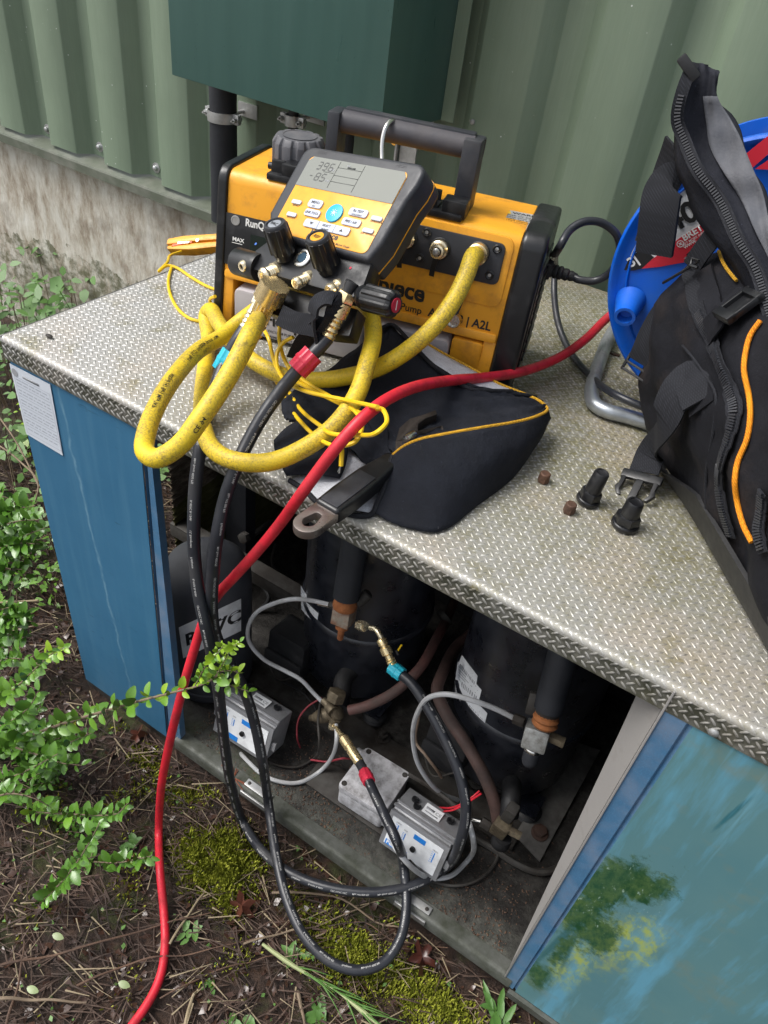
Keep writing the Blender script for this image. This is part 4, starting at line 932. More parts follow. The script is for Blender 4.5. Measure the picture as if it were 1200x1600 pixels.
line('drain_pipe', [(735, 1305, 'z', -.690), (765, 1322, 'z', -.690), (805, 1348, 'z', -.690), (840, 1362, 'z', -.690), (868, 1358, 'z', -.690), (890, 1335, 'z', -.69), (915, 1300, 'z', -.69)], .0062, M['steel_dirty'], 'grimy grey conduit lying on the pan below the right compressor', 'conduit')
line('wire', [(686, 1262, 'y', .13), (705, 1262, 'y', .12), (722, 1256, 'y', .12), (740, 1244, 'y', .13), (749, 1236, 'y', .14)], .0016, M['red_hose'], 'upper red wire stub beside the right pressure switch', 'wire')
line('wire', [(694, 1268, 'y', .12), (712, 1264, 'y', .11), (730, 1254, 'y', .12), (752, 1240, 'y', .13)], .0016, M['red_hose'], 'lower red wire stub beside the right pressure switch', 'wire')
line('wire', [(503, 1090, 'y', .17), (480, 1105, 'y', .15), (466, 1125, 'y', .13), (464, 1150, 'y', .11), (469, 1168, 'z', -.692)], .0017, pm('dull_red_wire', (.22, .02, .03), .5), 'dull red wire looping down beside the grimy brass valve', 'wire')
line('wire', [(485, 1187, 'z', -.69), (510, 1190, 'z', -.69), (535, 1185, 'y', .13), (548, 1186, 'y', .15)], .0017, pm('pink_red_wire', (.40, .05, .07), .5), 'pinkish wire running into the grey junction box', 'wire')
line('cable', [(395, 1000, 'y', .26), (388, 1030, 'y', .25), (400, 1050, 'y', .23), (425, 1060, 'y', .22), (440, 1052, 'y', .23), (430, 1035, 'y', .25)], .0062, M['steel_dirty'], 'thick grey cable coiled left of the square terminal box', 'cable')
line('cable', [(405, 880, 'y', .40), (408, 910, 'y', .36), (420, 935, 'y', .34), (400, 960, 'y', .32), (390, 990, 'y', .3)], .0045, M['black_rub'], 'dark cable in the gap right of the receiver', 'cable')
line('cable', [(430, 1060, 'y', .20), (470, 1080, 'y', .19), (492, 1105, 'y', .17), (498, 1125, 'y', .15)], .0022, M['black_rub'], 'thin black cable below the square terminal box', 'cable')
line('cable', [(655, 1115, 'y', .17), (650, 1160, 'y', .16), (665, 1180, 'y', .15), (680, 1200, 'y', .15), (690, 1215, 'y', .16)], .0024, pm('tan_cable', (.17, .12, .085), .6), 'tan looping cable at the terminal box between the compressors', 'cable')
line('cable', [(640, 1210, 'y', .16), (665, 1225, 'y', .15), (700, 1250, 'y', .14), (735, 1282, 'y', .13)], .0040, M['steel_dirty'], 'grey cable running along the rail to the right brown valve', 'cable')
line('equaliser_pipe', [(600, 842, 'y', .47), (470, 800, 'y', .48), (430, 812, 'y', .46), (395, 835, 'y', .44)], .007, M['steel_dirty'], 'grey pipe crossing behind the receiver top', 'pipe')
line('cable', [(430, 850, 'y', .45), (425, 880, 'y', .42), (440, 905, 'y', .42), (455, 930, 'y', .42)], .003, M['steel_dirty'], 'thin grey cable hanging in the dark gap behind the red hose', 'cable')
# ------------------------------------------------------------ vacuum pump
PO = V(.189, .212, 0); PY = .2719; PH = .209; PS = .030; PL = .3845; PD = .141
PM = T(*PO) @ RZ(PY)
pump = thing('vacuum_pump', 'orange and black vacuum pump with carry handle standing on the tread plate', 'vacuum pump', tf(PM, (PL / 2, .09, 0)))
def arc(cx, cz, r, a0, a1, n=5): return [(cx + r * math.cos(a), cz + r * math.sin(a)) for a in np.linspace(a0, a1, n)]
YZX = np.array([[0, 0, 1, 0], [1, 0, 0, 0], [0, 1, 0, 0], [0, 0, 0, 1]], float)     # prism in (y, z) pushed along x
def pprof(g=0, zb=.0): # pump side profile grown by g
    lean = PS / PH
    return [(-g + lean * zb, zb - g * 0)] + [(lean * .08 - g, .08)] + arc(PS + .014, PH - .014, .016 + g, PI - .1, PI / 2, 6) + arc(PS + PD - .012, PH - .012, .012 + g, PI / 2, 0, 5) + [(PS + PD + g, zb)]
# body: full section above z=.083, posts and floor below
up_ = [(PS * .078 / PH, .078)] + arc(PS + .014, PH - .014, .016, PI - .1, PI / 2, 7) + arc(PS + PD - .012, PH - .012, .012, PI / 2, 0, 5) + [(PS + PD, .0785), (.03, .0785)]
e = MB(); e.prism(up_, 0.002, PL - .002, PM @ YZX); ob('orange_body', e, M['orange'], pump, bevel=.0015, smooth=50)
lowp = [(0, .006), (PS * .078 / PH, .0782), (PS + PD, .0782), (PS + PD, .006)]
for x0, x1 in ((.002, .016), (.366, PL - .002)):
    e = MB(); e.prism(lowp, x0, x1, PM @ YZX); ob('frame_post', e, M['orange'], pump, bevel=.002)
e = MB(); e.box((PL / 2, .11, .008), (PL - .01, .13, .008), PM); e.box((PL / 2, .13, .042), (PL - .03, .006, .07), PM); ob('inner_frame', e, M['orange'], pump, bevel=.001)
for x0, x1, z0, z1, yy in ((.034, .062, .001, .026, .004), (.120, .150, .001, .024, .004), (.326, .367, .034, .074, .006)):
    e = MB(); e.prism(rrect(x1 - x0, z1 - z0, .005, cx=(x0 + x1) / 2, cy=(z0 + z1) / 2), -.030, -yy, PM @ RX(PI / 2)); ob('orange_foot', e, M['orange'], pump, bevel=.003)
def pframe(x, z, off=0.0):   # point and frame on the leaning front, x right, y up the lean
    y = PS * z / PH; o = tf(PM, (x, y, z)); nx = PM[:3, 0]; up2 = unit(PM[:3, :3] @ V(0, PS, PH)); nn = np.cross(nx, up2); m = np.eye(4); m[:3, 0] = nx; m[:3, 1] = up2; m[:3, 2] = nn; m[:3, 3] = o + nn * off; return m
# lip above the tank recess and step lines
e = MB(); m = pframe(PL / 2, .083); e.prism(rrect(PL - .006, .012, .004), -.004, .003, m); ob('lower_lip', e, M['orange'], pump, bevel=.0025)
e = MB(); m = pframe(.292, .168); e.prism(rrect(.168, .086, .012, cy=-.004), -.004, .0016, m); ob('raised_pad', e, M['orange'], pump, bevel=.0015)
e = MB(); m = pframe(.301, .1735); e.prism(rrect(.132, .050, .008), 0, .0042, m); panel = ob('port_panel', e, M['grey_pl'], pump, bevel=.0014)
e = MB(); e.box((.19, PS + .018, PH + .0006), (PL - .01, .0014, .0012), PM); ob('top_seam', e, M['orange'], pump)
# black end covers
for x0, x1 in ((-.011, .0018), (PL - .0018, PL + .030)):
    e = MB(); pr_ = pprof(.0045 if x0 > 0 else .0035, .004); pr_ = [(PS * .004 / PH - .004, .004)] + pr_[1:]
    e.prism(pr_, x0, x1, PM @ YZX); cv = ob('end_cover', e, M['black_pl'], pump, bevel=.006 if x0 > 0 else .003, bseg=3, smooth=50)
    if x0 > 0:
        e = MB(); e.prism(rrect(.115, .150, .02, cx=.092, cy=.102), 0, .003, PM @ T(x1 - .001, 0, 0) @ YZX); ob('side_recess', e, M['black_pl'], cv, bevel=.001)
        for k in range(9): 
            e = MB(); e.box((x1 + .003, .092, .045 + k * .0135), (.003, .085, .005), PM); ob('vent_rib', e, M['black_pl'], cv, bevel=.001)
for x, y in ((.385, .02), (.395, .15), (-.004, .03), (-.004, .15)):
    e = MB(); e.cyl(.010, 0, .007, PM @ T(x, y, 0), 14); ob('rubber_foot', e, M['black_rub'], pump)
# panel screws
for u, v in ((667, 363), (656, 403), (777, 389), (765, 430)):
    pp_ = onplane(u, v, panel_o := pframe(.3, .17, .0045)[:3, 3], pframe(.3, .17)[:3, 2]); m = pframe(.3, .17); m[:3, 3] = pp_
    e = MB(); e.lathe([(.0056, -.0005), (.0056, .001), (.0042, .0018), (.0030, .0010), (1e-5, .0008)], m, 16); ob('panel_screw', e, M['black_pl'], panel)
    e = MB(); e.lathe([(.0022, .0009), (.0022, .0014), (1e-5, .0016)], m, 8); ob('screw_socket', e, M['zinc'], panel)
# brass flare ports with rubber tethers
def flare(u, v, capd):
    f0 = pframe(.3, .17, .0045); nn = f0[:3, 2]; p = onplane(u, v, f0[:3, 3] + nn * .006, nn) - nn * .006; m = f0.copy(); m[:3, 3] = p
    e = MB(); e.lathe([(.0125, 0), (.0135, .001), (.0125, .002)], m, 22); ob('port_gasket', e, M['black_rub'], panel)
    e = MB(); e.lathe([(.0105, .001), (.0112, .003), (.0112, .009), (.0098, .0105), (.0090, .011), (.0092, .013), (.0088, .015), (.0090, .017), (.0084, .020), (.0060, .0205), (.0055, .0185), (.004, .018)], m, 22); pr2 = ob('flare_port', e, M['brass'] if not capd else M['brass_pale'], panel, smooth=40)
    if capd:
        e = MB(); e.lathe([(.0040, .0195), (.0045, .022), (.0030, .0235), (.0028, .026), (1e-5, .0265)], m, 14); ob('port_plug', e, M['zinc'], pr2)
    return m
pm1 = flare(634, 373, True); pm2 = flare(686, 390, True); pm3 = flare(747, 396, False)
def tether(pts, par):
    PPs = PP(pts); nn = pframe(.3, .17)[:3, 2]; sp_ = spline(PPs, 5); s_ = strip(sp_, [nn] * len(sp_), .0062, .0016); return ob('port_tether', s_, M['black_rub'], par)
def fy(u, v, off): f0 = pframe(.3, .17, off); q = onplane(u, v, f0[:3, 3], f0[:3, 2]); return (u, v, 'y', q[1])
tether([fy(686, 390, .026), fy(681, 405, .020), fy(676, 420, .014), fy(674, 431, .010)], panel)
tether([fy(632, 376, .014), fy(628, 395, .012), fy(624, 408, .010), fy(624, 418, .008)], panel)
tether([fy(742, 420, .012), fy(735, 440, .010), fy(725, 460, .009), fy(713, 488, .010), fy(711, 495, .010)], panel)
q = onplane(709, 500, pframe(.3, .1, .010)[:3, 3], pframe(.3, .1)[:3, 2]); m = pframe(.3, .1); m[:3, 3] = q
e = MB(); e.lathe([(.0065, -.004), (.0092, -.004), (.0100, -.002), (.0100, .003), (.0085, .006), (.0070, .006), (.0066, .002), (1e-5, .002)], m, 24); ob('hanging_cap', e, M['chrome'], pump, label='bright metal port cap hanging on its strap')
# lettering on the front
def ftext(items, mat, par, off=.0006): return ob('lettering', text_mb(items, pframe(0, 0, off)), mat, par, smooth=180, recalc=False)
def fxy(u, v): 
    f0 = pframe(0, 0, 0); q = onplane(u, v, f0[:3, 3], f0[:3, 2]) - f0[:3, 3]; return q @ f0[:3, 0], q @ f0[:3, 1]
xa, ya = fxy(662, 472); ftext([('Fieldpiece', xa, ya, .032, .03, 1.0, .92)], M['ink'], pump)
xa, ya = fxy(658, 491); ftext([('Vacuum Pump', xa, ya, .0128, .012, 1.0)], M['ink'], pump)
xa, ya = fxy(766, 517); ftext([('A2 | A3 | A2L', xa, ya, .0155, .025, 1.0, .95)], M['ink'], pump)
# black instrument label with sight glass
xa, ya = fxy(354, 331); xb, yb = fxy(357, 402)
e = MB(); f0 = pframe(0, 0, 0); e.prism(rrect(.150, .066, .004, cx=xa + .073, cy=ya - .033), -.001, .0016, f0); lab = ob('instrument_label', e, M['black_pl'], pump, bevel=.0005)
xt, yt = fxy(384, 352); ob('lettering', text_mb([('RunQuick', xt, yt, .0130, .03, 0, .85)], pframe(0, 0, .002)), M['white_ink'], lab, smooth=180, recalc=False)
xt, yt = fxy(364, 375); ob('lettering', text_mb([('MAX', xt, yt, .0070, .03, 0, 1.1)], pframe(0, 0, .002)), M['white_ink'], lab, smooth=180, recalc=False)
e = MB(); e.box((xt + .007, yt - .0025, .002), (.015, .0008, .0002), f0); ob('level_line', e, M['white_ink'], lab)
e = MB(); e.box((xt + .048, yt - .002, .0018), (.045, .030, .001), f0); ob('sight_window', e, pm('dark_sight_glass', (.012, .02, .016), .1), lab)
xt, yt = fxy(369, 344); e = MB(); e.lathe([(.0062, .0016), (.0062, .0024), (.0050, .0026), (.0050, .0021), (1e-5, .0021)], f0 @ T(xt, yt, 0), 18); ob('fill_icon', e, M['zinc'], lab)
# oil tank of cloudy plastic
M['tank'] = pm('cloudy_plastic', (.46, .44, .46), .32, 0, .08, 40, .03, dirt=(.38, .33, .30), da=.3, spec=.5)
for x0, x1 in ((.020, .205), (.215, .324)):
    e = MB(); e.prism(rrect(x1 - x0, .062, .008, cx=(x0 + x1) / 2, cy=.037), -.075, -.003, PM @ RX(PI / 2)); tk = ob('oil_tank', e, M['tank'], pump, bevel=.004)
    if x0 < .1:
        tm = PM @ np.array([[1, 0, 0, 0], [0, 0, -1, .0024], [0, 1, 0, 0], [0, 0, 0, 1]], float)
        fF = lambda u, v: (lambda q: (q @ tm[:3, 0], q @ tm[:3, 1]))(onplane(u, v, tm[:3, 3], tm[:3, 2]) - tm[:3, 3])
        xt, yt = fF(414, 506); ob('lettering', text_mb([('Fieldpiece', xt, yt, .0235, .03, 0, .95), ('VACUUM PUMP OIL', xt + .004, yt - .011, .0055, .01), ('EXTREME QUALITY OIL', xt - .002, yt - .019, .0050, .01)], tm), M['ink'], tk, smooth=180, recalc=False)
# top: warning sticker, handle, fluted cap
TMt = PM @ T(0, 0, PH + .0008)
cc = [PM_inv := np.linalg.inv(TMt)]
def txy(u, v):
    q = onplane(u, v, TMt[:3, 3], (0, 0, 1)); q = tf(PM_inv, q); return q[0], q[1]
s1 = [txy(*p) for p in ((797, 329), (838, 337), (825, 360), (783, 352))]
e = MB(); e.prism(s1[::-1], 0, .0005, TMt); st = ob('warning_sticker', e, pm('silver_sticker', (.42, .42, .41), .4, .1), pump)
sm = TMt @ FR((s1[3][0], s1[3][1], .0007), (0, 0, 1), (s1[2][0] - s1[3][0], s1[2][1] - s1[3][1], 0)); sw = math.hypot(s1[2][0] - s1[3][0], s1[2][1] - s1[3][1]); sh_ = math.hypot(s1[0][0] - s1[3][0], s1[0][1] - s1[3][1])
ob('lettering', text_mb([('WARNING', sw * .30, sh_ * .80, sh_ * .17, .02)] + [(t, sw * .12, sh_ * (.66 - .1 * i), sh_ * .10, .01) for i, t in enumerate(('RISK OF EXPLOSION', 'keep away from sparks', 'wear eye protection', 'read manual before use', 'see instructions', 'use in open area'))], sm), M['ink'], st, smooth=180, recalc=False)
e = MB(); e.add([(sw * .13, sh_ * .76, 0), (sw * .26, sh_ * .76, 0), (sw * .195, sh_ * .95, 0)], [(0, 1, 2)], sm); ob('warning_triangle', e, M['yellow_wire'], st)
hd = MB()
HY = .085
hl, hr = .135, .297; hz = PH + .076
handle = MB(); handle.tube([tf(PM, (x, HY, hz - .004)) for x in (hl - .004, hr)], .0135, 24); grip = ob('handle_grip', handle, pm('grip_rubber', (.050, .048, .056), .6, 0, .15, 60, .15, dirt=(.10, .09, .09), da=.3), pump, smooth=50)
for x, xb, w in ((hl - .012, hl - .022, .016), (hr, hr - .006, .022)):
    e = MB(); e.prism([(HY - .017, hz + .008), (HY + .017, hz + .008), (HY + .013, PH + .002), (HY - .022, PH + .002)], -w / 2, w / 2, PM @ T(x, 0, 0) @ YZX); a_ = ob('handle_arm', e, M['grey_pl'], pump, bevel=.003)
    m_ = np.linalg.inv(T(0, 0, 0))
    e = MB(); e.prism([(HY + .010, PH + .062), (HY + .014, hz + .006), (HY + .006, hz + .006)], -w / 2 - .0006, w / 2 + .0006, PM @ T(x, 0, 0) @ YZX); ob('arm_rib', e, M['grey_pl'], a_)
e = MB(); e.box((hl + .079, HY + .006, hz + .006), (.165, .014, .012), PM); ob('handle_top_rail', e, M['grey_pl'], pump, bevel=.003)
for xs_ in ((.052, .098), (.250, .306)):
    x0, x1 = xs_
    e = MB(); e.box(((x0 + x1) / 2, .056, PH + .004), (x1 - x0, .048, .008), PM); e.box((x1 - .012, .048, PH + .012), (.030, .026, .020), PM); e.box((x0 + .012, .044, PH + .014), (.018, .006, .018), PM); e.box((x0 + .012, .066, PH + .014), (.018, .006, .018), PM); e.box((x0 + .012, .055, PH + .008), (.022, .022, .006), PM); hb = ob('hinge_block', e, M['black_pl'], pump, bevel=.002)
    e = MB(); e.cyl(.0045, 0, .012, PM @ FR((x0 - .004, .05, PH + .012), (1, 0, 0)), 12); ob('hinge_pin', e, M['black_pl'], hb)
p = txy(718, 343); e = MB(); e.lathe([(.0045, 0), (.0045, .002), (.003, .0024), (.0025, .0012), (1e-5, .0012)], TMt @ T(p[0], p[1], 0), 14); ob('top_screw', e, M['black_pl'], pump)
q = onplane(468, 212, V(0, 0, .252), (0, 0, 1)); cp = MB()
fo = [(r * math.cos(a), r * math.sin(a)) for a in np.linspace(0, 2 * PI, 97)[:-1] for r in [.0325 + .0016 * (1 if (math.degrees(a) % 30) < 19 else -1)]]
cp.prism(fo, PH - .002, .244, T(q[0], q[1], 0)); cp.prism(fo, .244, .252, T(q[0], q[1], 0), top=.86)
cap = ob('fill_cap', cp, pm('worn_grey_plastic', (.095, .095, .105), .5, 0, .2, 60, .15, dirt=(.17, .16, .16), da=.35), pump, bevel=.0008, label='grey fluted oil cap')
e = MB(); e.lathe([(.022, .2524), (.0225, .2530), (.0205, .2530), (.020, .2500), (1e-5, .2498)], T(q[0], q[1], 0), 30); ob('cap_rim', e, cap.data.materials[0], cap)
# black power lead inlet and plug
ip = tf(PM, (PL + .030, .110, .105)); 
q1_ = P(838, 416, y=ip[1]); plug = thing('power_cable', 'black mains cable plugged into the right end of the pump and looping on the plate', 'cable', q1_)
dpl = unit(V(1, .28, -.05))
e = MB(); e.box((0, 0, .0), (.022, .018, .030), FR(q1_ + dpl * .006, dpl, (0, 0, 1))); ob('plug_body', e, M['black_rub'], plug, bevel=.003)
e = MB(); e.lathe([(.009, 0), (.009, .004), (.0075, .005), (.009, .007), (.009, .010), (.0075, .011), (.009, .013), (.009, .016), (.0070, .018), (.0080, .021), (.0080, .024), (.0062, .026), (.0070, .029), (.0055, .034), (.0048, .037)], FR(q1_ + dpl * .018, dpl), 16); ob('strain_relief', e, M['black_rub'], plug)
yy = q1_[1]
pts = [q1_ + dpl * .05] + PP([(905, 437, 'y', yy + .012), (932, 438, 'y', yy + .018), (955, 424, 'y', yy + .020), (968, 398, 'y', yy + .018), (964, 368, 'y', yy + .010), (942, 349, 'y', yy), (915, 346, 'y', yy - .015), (892, 358, 'y', yy - .03), (876, 383, 'y', yy - .05), (867, 420, 'z', .085), (866, 460, 'z', .055), (872, 505, 'z', .026), (890, 548, 'z', .010), (920, 585, 'z', .012), (960, 616, 'z', .034), (1000, 634, 'z', .036), (1040, 650, 'z', .03)])
e = MB(); e.tube(spline(pts, 7), .0050, 12); ob('cord', e, M['black_hose'], plug)

# ------------------------------------------------------------ digital manifold hanging on the handle
ML = np.eye(4); ML[:3, :3] = [[0.97853866, -0.00304925, -0.20604077], [-0.14016982, 0.72307162, -0.67640214], [0.15104475, 0.69076634, 0.70712612]]; ML[:3, 3] = (.311, .246, .256)
MI = np.linalg.inv(ML)
def mxy(u, v, o=0): n_ = ML[:3, 2]; q = tf(MI, onplane(u, v, ML[:3, 3] + n_ * o, n_)); return q[0], q[1]
man = thing('digital_manifold', 'yellow and black digital manifold gauge with LCD screen hanging on the pump handle', 'manifold gauge', tf(ML, (.065, -.06, -.02)))
def bodyo(g=0, bot=-.106):
    o = [(-.004 - g, bot), (-.021 - g, -.079), (-.021 - g, -.002)] + [( -.006 + .015 * math.cos(a) - g * .7, .001 + .013 * math.sin(a) + g * .7) for a in np.linspace(PI, PI / 2, 5)] + [(.147 + .015 * math.cos(a) + g * .7, .001 + .013 * math.sin(a) + g * .7) for a in np.linspace(PI / 2, 0, 5)] + [(.162 + g, -.012), (.158 + g, -.030), (.1565 + g, -.082), (.150 + g, bot)]
    return o
e = MB(); e.prism(bodyo(), -.040, .002, ML); mb_ = ob('rubber_body', e, M['grey_pl'], man, bevel=.005, bseg=3)
e = MB(); e.prism(bodyo(.0006), -.0250, -.0240, ML); ob('orange_seam', e, M['orange_clean'], man)
face = rrect(.148, .101, .007, cx=.0705, cy=-.0497)
e = MB(); e.prism(face, 0, .0028, ML); fp = ob('yellow_face', e, M['orange_clean'], man, bevel=.0005)
def m_lcd():
    n = NT('lcd_glass'); w = n.world(); n.set(n.mix(n.noise(9, 3, .5, w), (.175, .185, .165), (.22, .23, .205)), .10, 0, .5); return n.m
e = MB(); e.prism([(-.0030, -.0385), (.1442, -.0385), (.1440, -.006), (.139, .0003), (.003, .0003), (-.0028, -.006)], .0029, .0034, ML); scr = ob('lcd_screen', e, m_lcd(), man)
def seg7(ch, x, y, h, w, mb, m, th=.15):
    S7 = {'0': 'abcdef', '1': 'bc', '2': 'abged', '3': 'abgcd', '4': 'fgbc', '5': 'afgcd', '6': 'afgedc', '7': 'abc', '8': 'abcdefg', '9': 'abcdfg', '-': 'g'}
    sl = .12
    def Sx(px, py): return (x + px * w + py * h * sl, y + py * h, 0)
    q = {'a': ((.1, 1), (.9, 1)), 'b': ((1, .95), (1, .53)), 'c': ((1, .47), (1, .05)), 'd': ((.1, 0), (.9, 0)), 'e': ((0, .47), (0, .05)), 'f': ((0, .95), (0, .53)), 'g': ((.1, .5), (.9, .5))}
    for k in S7[ch]:
        (x0, y0), (x1, y1) = q[k]
        if y0 == y1: mb.add([Sx(x0, y0 - th / 2), Sx(x1, y0 - th / 2), Sx(x1, y0 + th / 2), Sx(x0, y0 + th / 2)], [(0, 1, 2, 3)], m)
        else: mb.add([Sx(x0 - th * .6, y1), Sx(x0 + th * .6, y1), Sx(x0 + th * .6, y0), Sx(x0 - th * .6, y0)], [(0, 1, 2, 3)], m)
e = MB(); lm_ = ML @ T(0, 0, .0036)
for s_, x0, y0 in (('396', .015, -.0145), ('85', .020, -.0285)):
    for i, ch in enumerate(s_): seg7(ch, x0 + i * .0092, y0, .0092, .0058, e, lm_)
seg7('-', .0105, -.0285, .0092, .0048, e, lm_)
e.box((.0295, -.0283, 0), (.0010, .0010, .0002), lm_)
e.box((.046, -.018, 0), (.0004, .034, .0001), lm_ ); e.box((.083, -.018, 0), (.0004, .034, .0001), lm_)
for yy_ in (-.0085, -.0185, -.0265): e.box((.0645, yy_, 0), (.037, .0004, .0001), lm_)
e.box((.036, -.0165, 0), (.016, .0004, .0001), lm_)
e.box((.066, -.0068, 0), (.012, .0018, .0001), lm_)
ob('lcd_digits', e, pm('lcd_ink', (.045, .048, .045), .3), scr, smooth=180, recalc=False)
ob('lcd_units', text_mb([('psig', .044 - .001, -.0135, .0042, .01, 1), ('psig', .044, -.0275, .0042, .01, 1), ('vac', .058, -.0055, .0040, .01)], lm_), M['greyink'], scr, smooth=180, recalc=False)
M['button'] = pm('pale_button', (.46, .49, .58), .42, 0, .04, 60, .03)
def button(uv, w, h, text=None, sub=None, name='button', sz=.0046):
    x, y = mxy(*uv, .004); e = MB(); e.prism(rrect(w, h, min(w, h) * .32, cx=x, cy=y), .002, .0048, ML); b = ob(name, e, M['button'], man, bevel=.0007)
    if text: 
        it = [(text, x, y - (.0002 if sub else .0014), sz, .02, .5)]
        if sub: it.append((sub, x, y - .0042, .0026, .01, .5))
        ob('lettering', text_mb(it, ML @ T(0, 0, .005)), M['ink'], b, smooth=180, recalc=False)
    return b
button((493, 318.5), .0215, .0105, 'MENU', 'ESC'); button((488, 333), .0235, .0090, 'LINK TOOL', None, sz=.0040)
button((560, 332.5), .0265, .0095, 'Rx TEST', 'HOLD/ZERO', sz=.0042); button((549, 347.5), .0265, .0090, 'PIPE / AIR', None, sz=.0042)
for uv in ((463.5, 315.5), (455.7, 335), (588.5, 341.5), (575, 360.5)): button(uv, .0150, .0052)
x, y = mxy(510, 355, .004); e = MB(); e.prism(rrect(.069, .0100, .003, cx=x, cy=y), .002, .0048, ML); sb = ob('select_bar', e, M['button'], man, bevel=.0007)
e = MB(); am = ML @ T(x, y, .005)
e.add([(-.026, .0016, 0), (-.020, .0016, 0), (-.023, -.0016, 0)], [(0, 2, 1)], am); e.add([(.026, -.0016, 0), (.020, -.0016, 0), (.023, .0016, 0)], [(0, 2, 1)], am); e.box((-.0125, 0, 0), (.0003, .0095, .0001), am); e.box((.0125, 0, 0), (.0003, .0095, .0001), am)
ob('arrow_marks', e, M['ink'], sb, recalc=False); ob('lettering', text_mb([('SELECT', 0, 0, .0038, .02, .5), ('ON ALARM', 0, -.0038, .0022, .01, .5)], am), M['ink'], sb, smooth=180, recalc=False)
x, y = mxy(522.5, 333, .004); e = MB(); e.cyl(.0112, .002, .0050, ML @ T(x, y, 0), 28); bb = ob('blue_button', e, pm('blue_round_button', (.01, .38, .66), .35), man, bevel=.0008)
e = MB(); sm_ = ML @ T(x, y, .0053); e.prism([( (.0024 if k % 2 else .0015) * math.cos(k * PI / 8), (.0024 if k % 2 else .0015) * math.sin(k * PI / 8)) for k in range(16)], 0, .0001, sm_)
for k in range(8): a_ = k * PI / 4; e.box((0, 0, 0), (.0006, .0018, .0001), sm_ @ RZ(a_) @ T(0, .0036, 0))
ob('backlight_symbol', e, M['white_ink'], bb, recalc=False)
its = []
for uv, t in (((462, 322), 'MIN/MAX'), ((454, 341), 'BACKLIGHT'), ((587, 348), 'LIQUID/VAPOR'), ((574, 367), 'ELEC TEST WAND')):
    x, y = mxy(*uv, .003); its.append((t, x, y, .0025, .01, .5))
x, y = mxy(526, 374, .003); its.append(('Fieldpiece', x, y - .001, .0105, .03, .98))
x, y = mxy(545, 388, .003); its.append(('4-Port Manifold with Micron Gauge', x, y, .0036, .01, 1))
x, y = mxy(457, 369, .003); its.append(('MAX Vac Range 5000', x, y - .002, .0036, .01))
ob('lettering', text_mb(its, ML @ T(0, 0, .0030)), M['ink'], fp, smooth=180, recalc=False)
ob('edge_lettering', text_mb([('LOW', .003, .0055, .006, .03), ('HIGH', .122, .0055, .006, .03)], ML @ T(0, 0, .0023)), M['grey_pl'], mb_, smooth=180, recalc=False)
# valve block
BY0, BY1 = -.150, -.104
e = MB(); e.prism([(-.022, -.148), (.150, -.146), (.1545, -.128), (.150, -.104), (-.004, -.104), (-.020, -.125)], -.030, -.006, ML); blk = ob('valve_block', e, M['black_pl'], man, bevel=.0015)
e = MB(); e.prism([(-.010, -.150), (.143, -.148), (.150, -.180), (.120, -.186), (.02, -.184), (-.004, -.170)], -.050, -.030, ML); ob('lower_block', e, M['black_pl'], man, bevel=.002)
for x0, x1 in ((-.020, .0),):
    pass
p0 = tf(ML, (-.012, -.140, -.016)); 
e = MB(); prof_k = ngon(.0165, 40)
e.prism(prof_k, -.004, .038, FR(p0, ML[:3, :3] @ V(-1, 0, 0))); lk = ob('left_knob', e, M['black_pl'], man, bevel=.0008)
pr0 = tf(ML, (.150, -.138, -.016)); dx_ = unit(ML[:3, :3] @ V(1, .03, -.03))
e = MB(); e.lathe([(.0105, -.002), (.0135, .004), (.0115, .006), (.0115, .009), (.0135, .010)], FR(pr0, dx_), 20); ob('knob_neck', e, M['black_pl'], man)
e = MB(); e.prism(flute(.0152, .0138, 8, 10), .009, .043, FR(pr0, dx_)); e.prism(flute(.0152, .0138, 8, 10), .043, .047, FR(pr0, dx_), top=.8); rk = ob('right_knob', e, M['black_pl'], man, bevel=.0007)
e = MB(); e.cyl(.0078, .0472, .0482, FR(pr0, dx_), 24); rd_ = ob('red_cap', e, M['red_pl'], rk)
e = MB(); e.box((0, 0, .0484), (.010, .0012, .0003), FR(pr0, dx_, (0, .3, 1))); ob('cap_mark', e, M['white_ink'], rd_)
for uvb, X0, Y0, txt, cm in (((443, 393), .0302, -.1195, 'VAC', pm('grey_disc', (.26, .28, .31), .4)), ((510, 413), .0990, -.1205, 'REF', M['orange_clean'])):
    e = MB(); fo_ = flute(.0156, .0142, 8, 10); km = ML @ T(X0, Y0, 0) @ RX(-.45 if X0 < .05 else -.39)
    e.lathe([(.0115, -.008), (.0120, 0), (.0125, .004)], km, 24); ob('knob_stem', e, M['black_pl'], man)
    km = km @ T(0, 0, -.002); e = MB(); e.prism(fo_, .003, .034, km, top=.93); kb = ob('valve_knob', e, M['black_pl'], man, bevel=.0008, smooth=30)
    e = MB(); e.lathe([(.0135, .033), (.0132, .0355), (.0122, .0372), (.0100, .0372), (.0096, .0360), (1e-5, .0360)], km, 32); ob('knob_crown', e, M['grey_pl'], kb, smooth=50)
    e = MB(); e.cyl(.0076, .0355, .0366, km, 28); ci_ = ob('knob_disc', e, cm, kb, bevel=.0002)
    ob('lettering', text_mb([(txt, 0, -.0024, .0062, .02, .5)], km @ T(0, 0, .0369) @ RZ(-.15)), M['ink'], ci_, smooth=180, recalc=False)
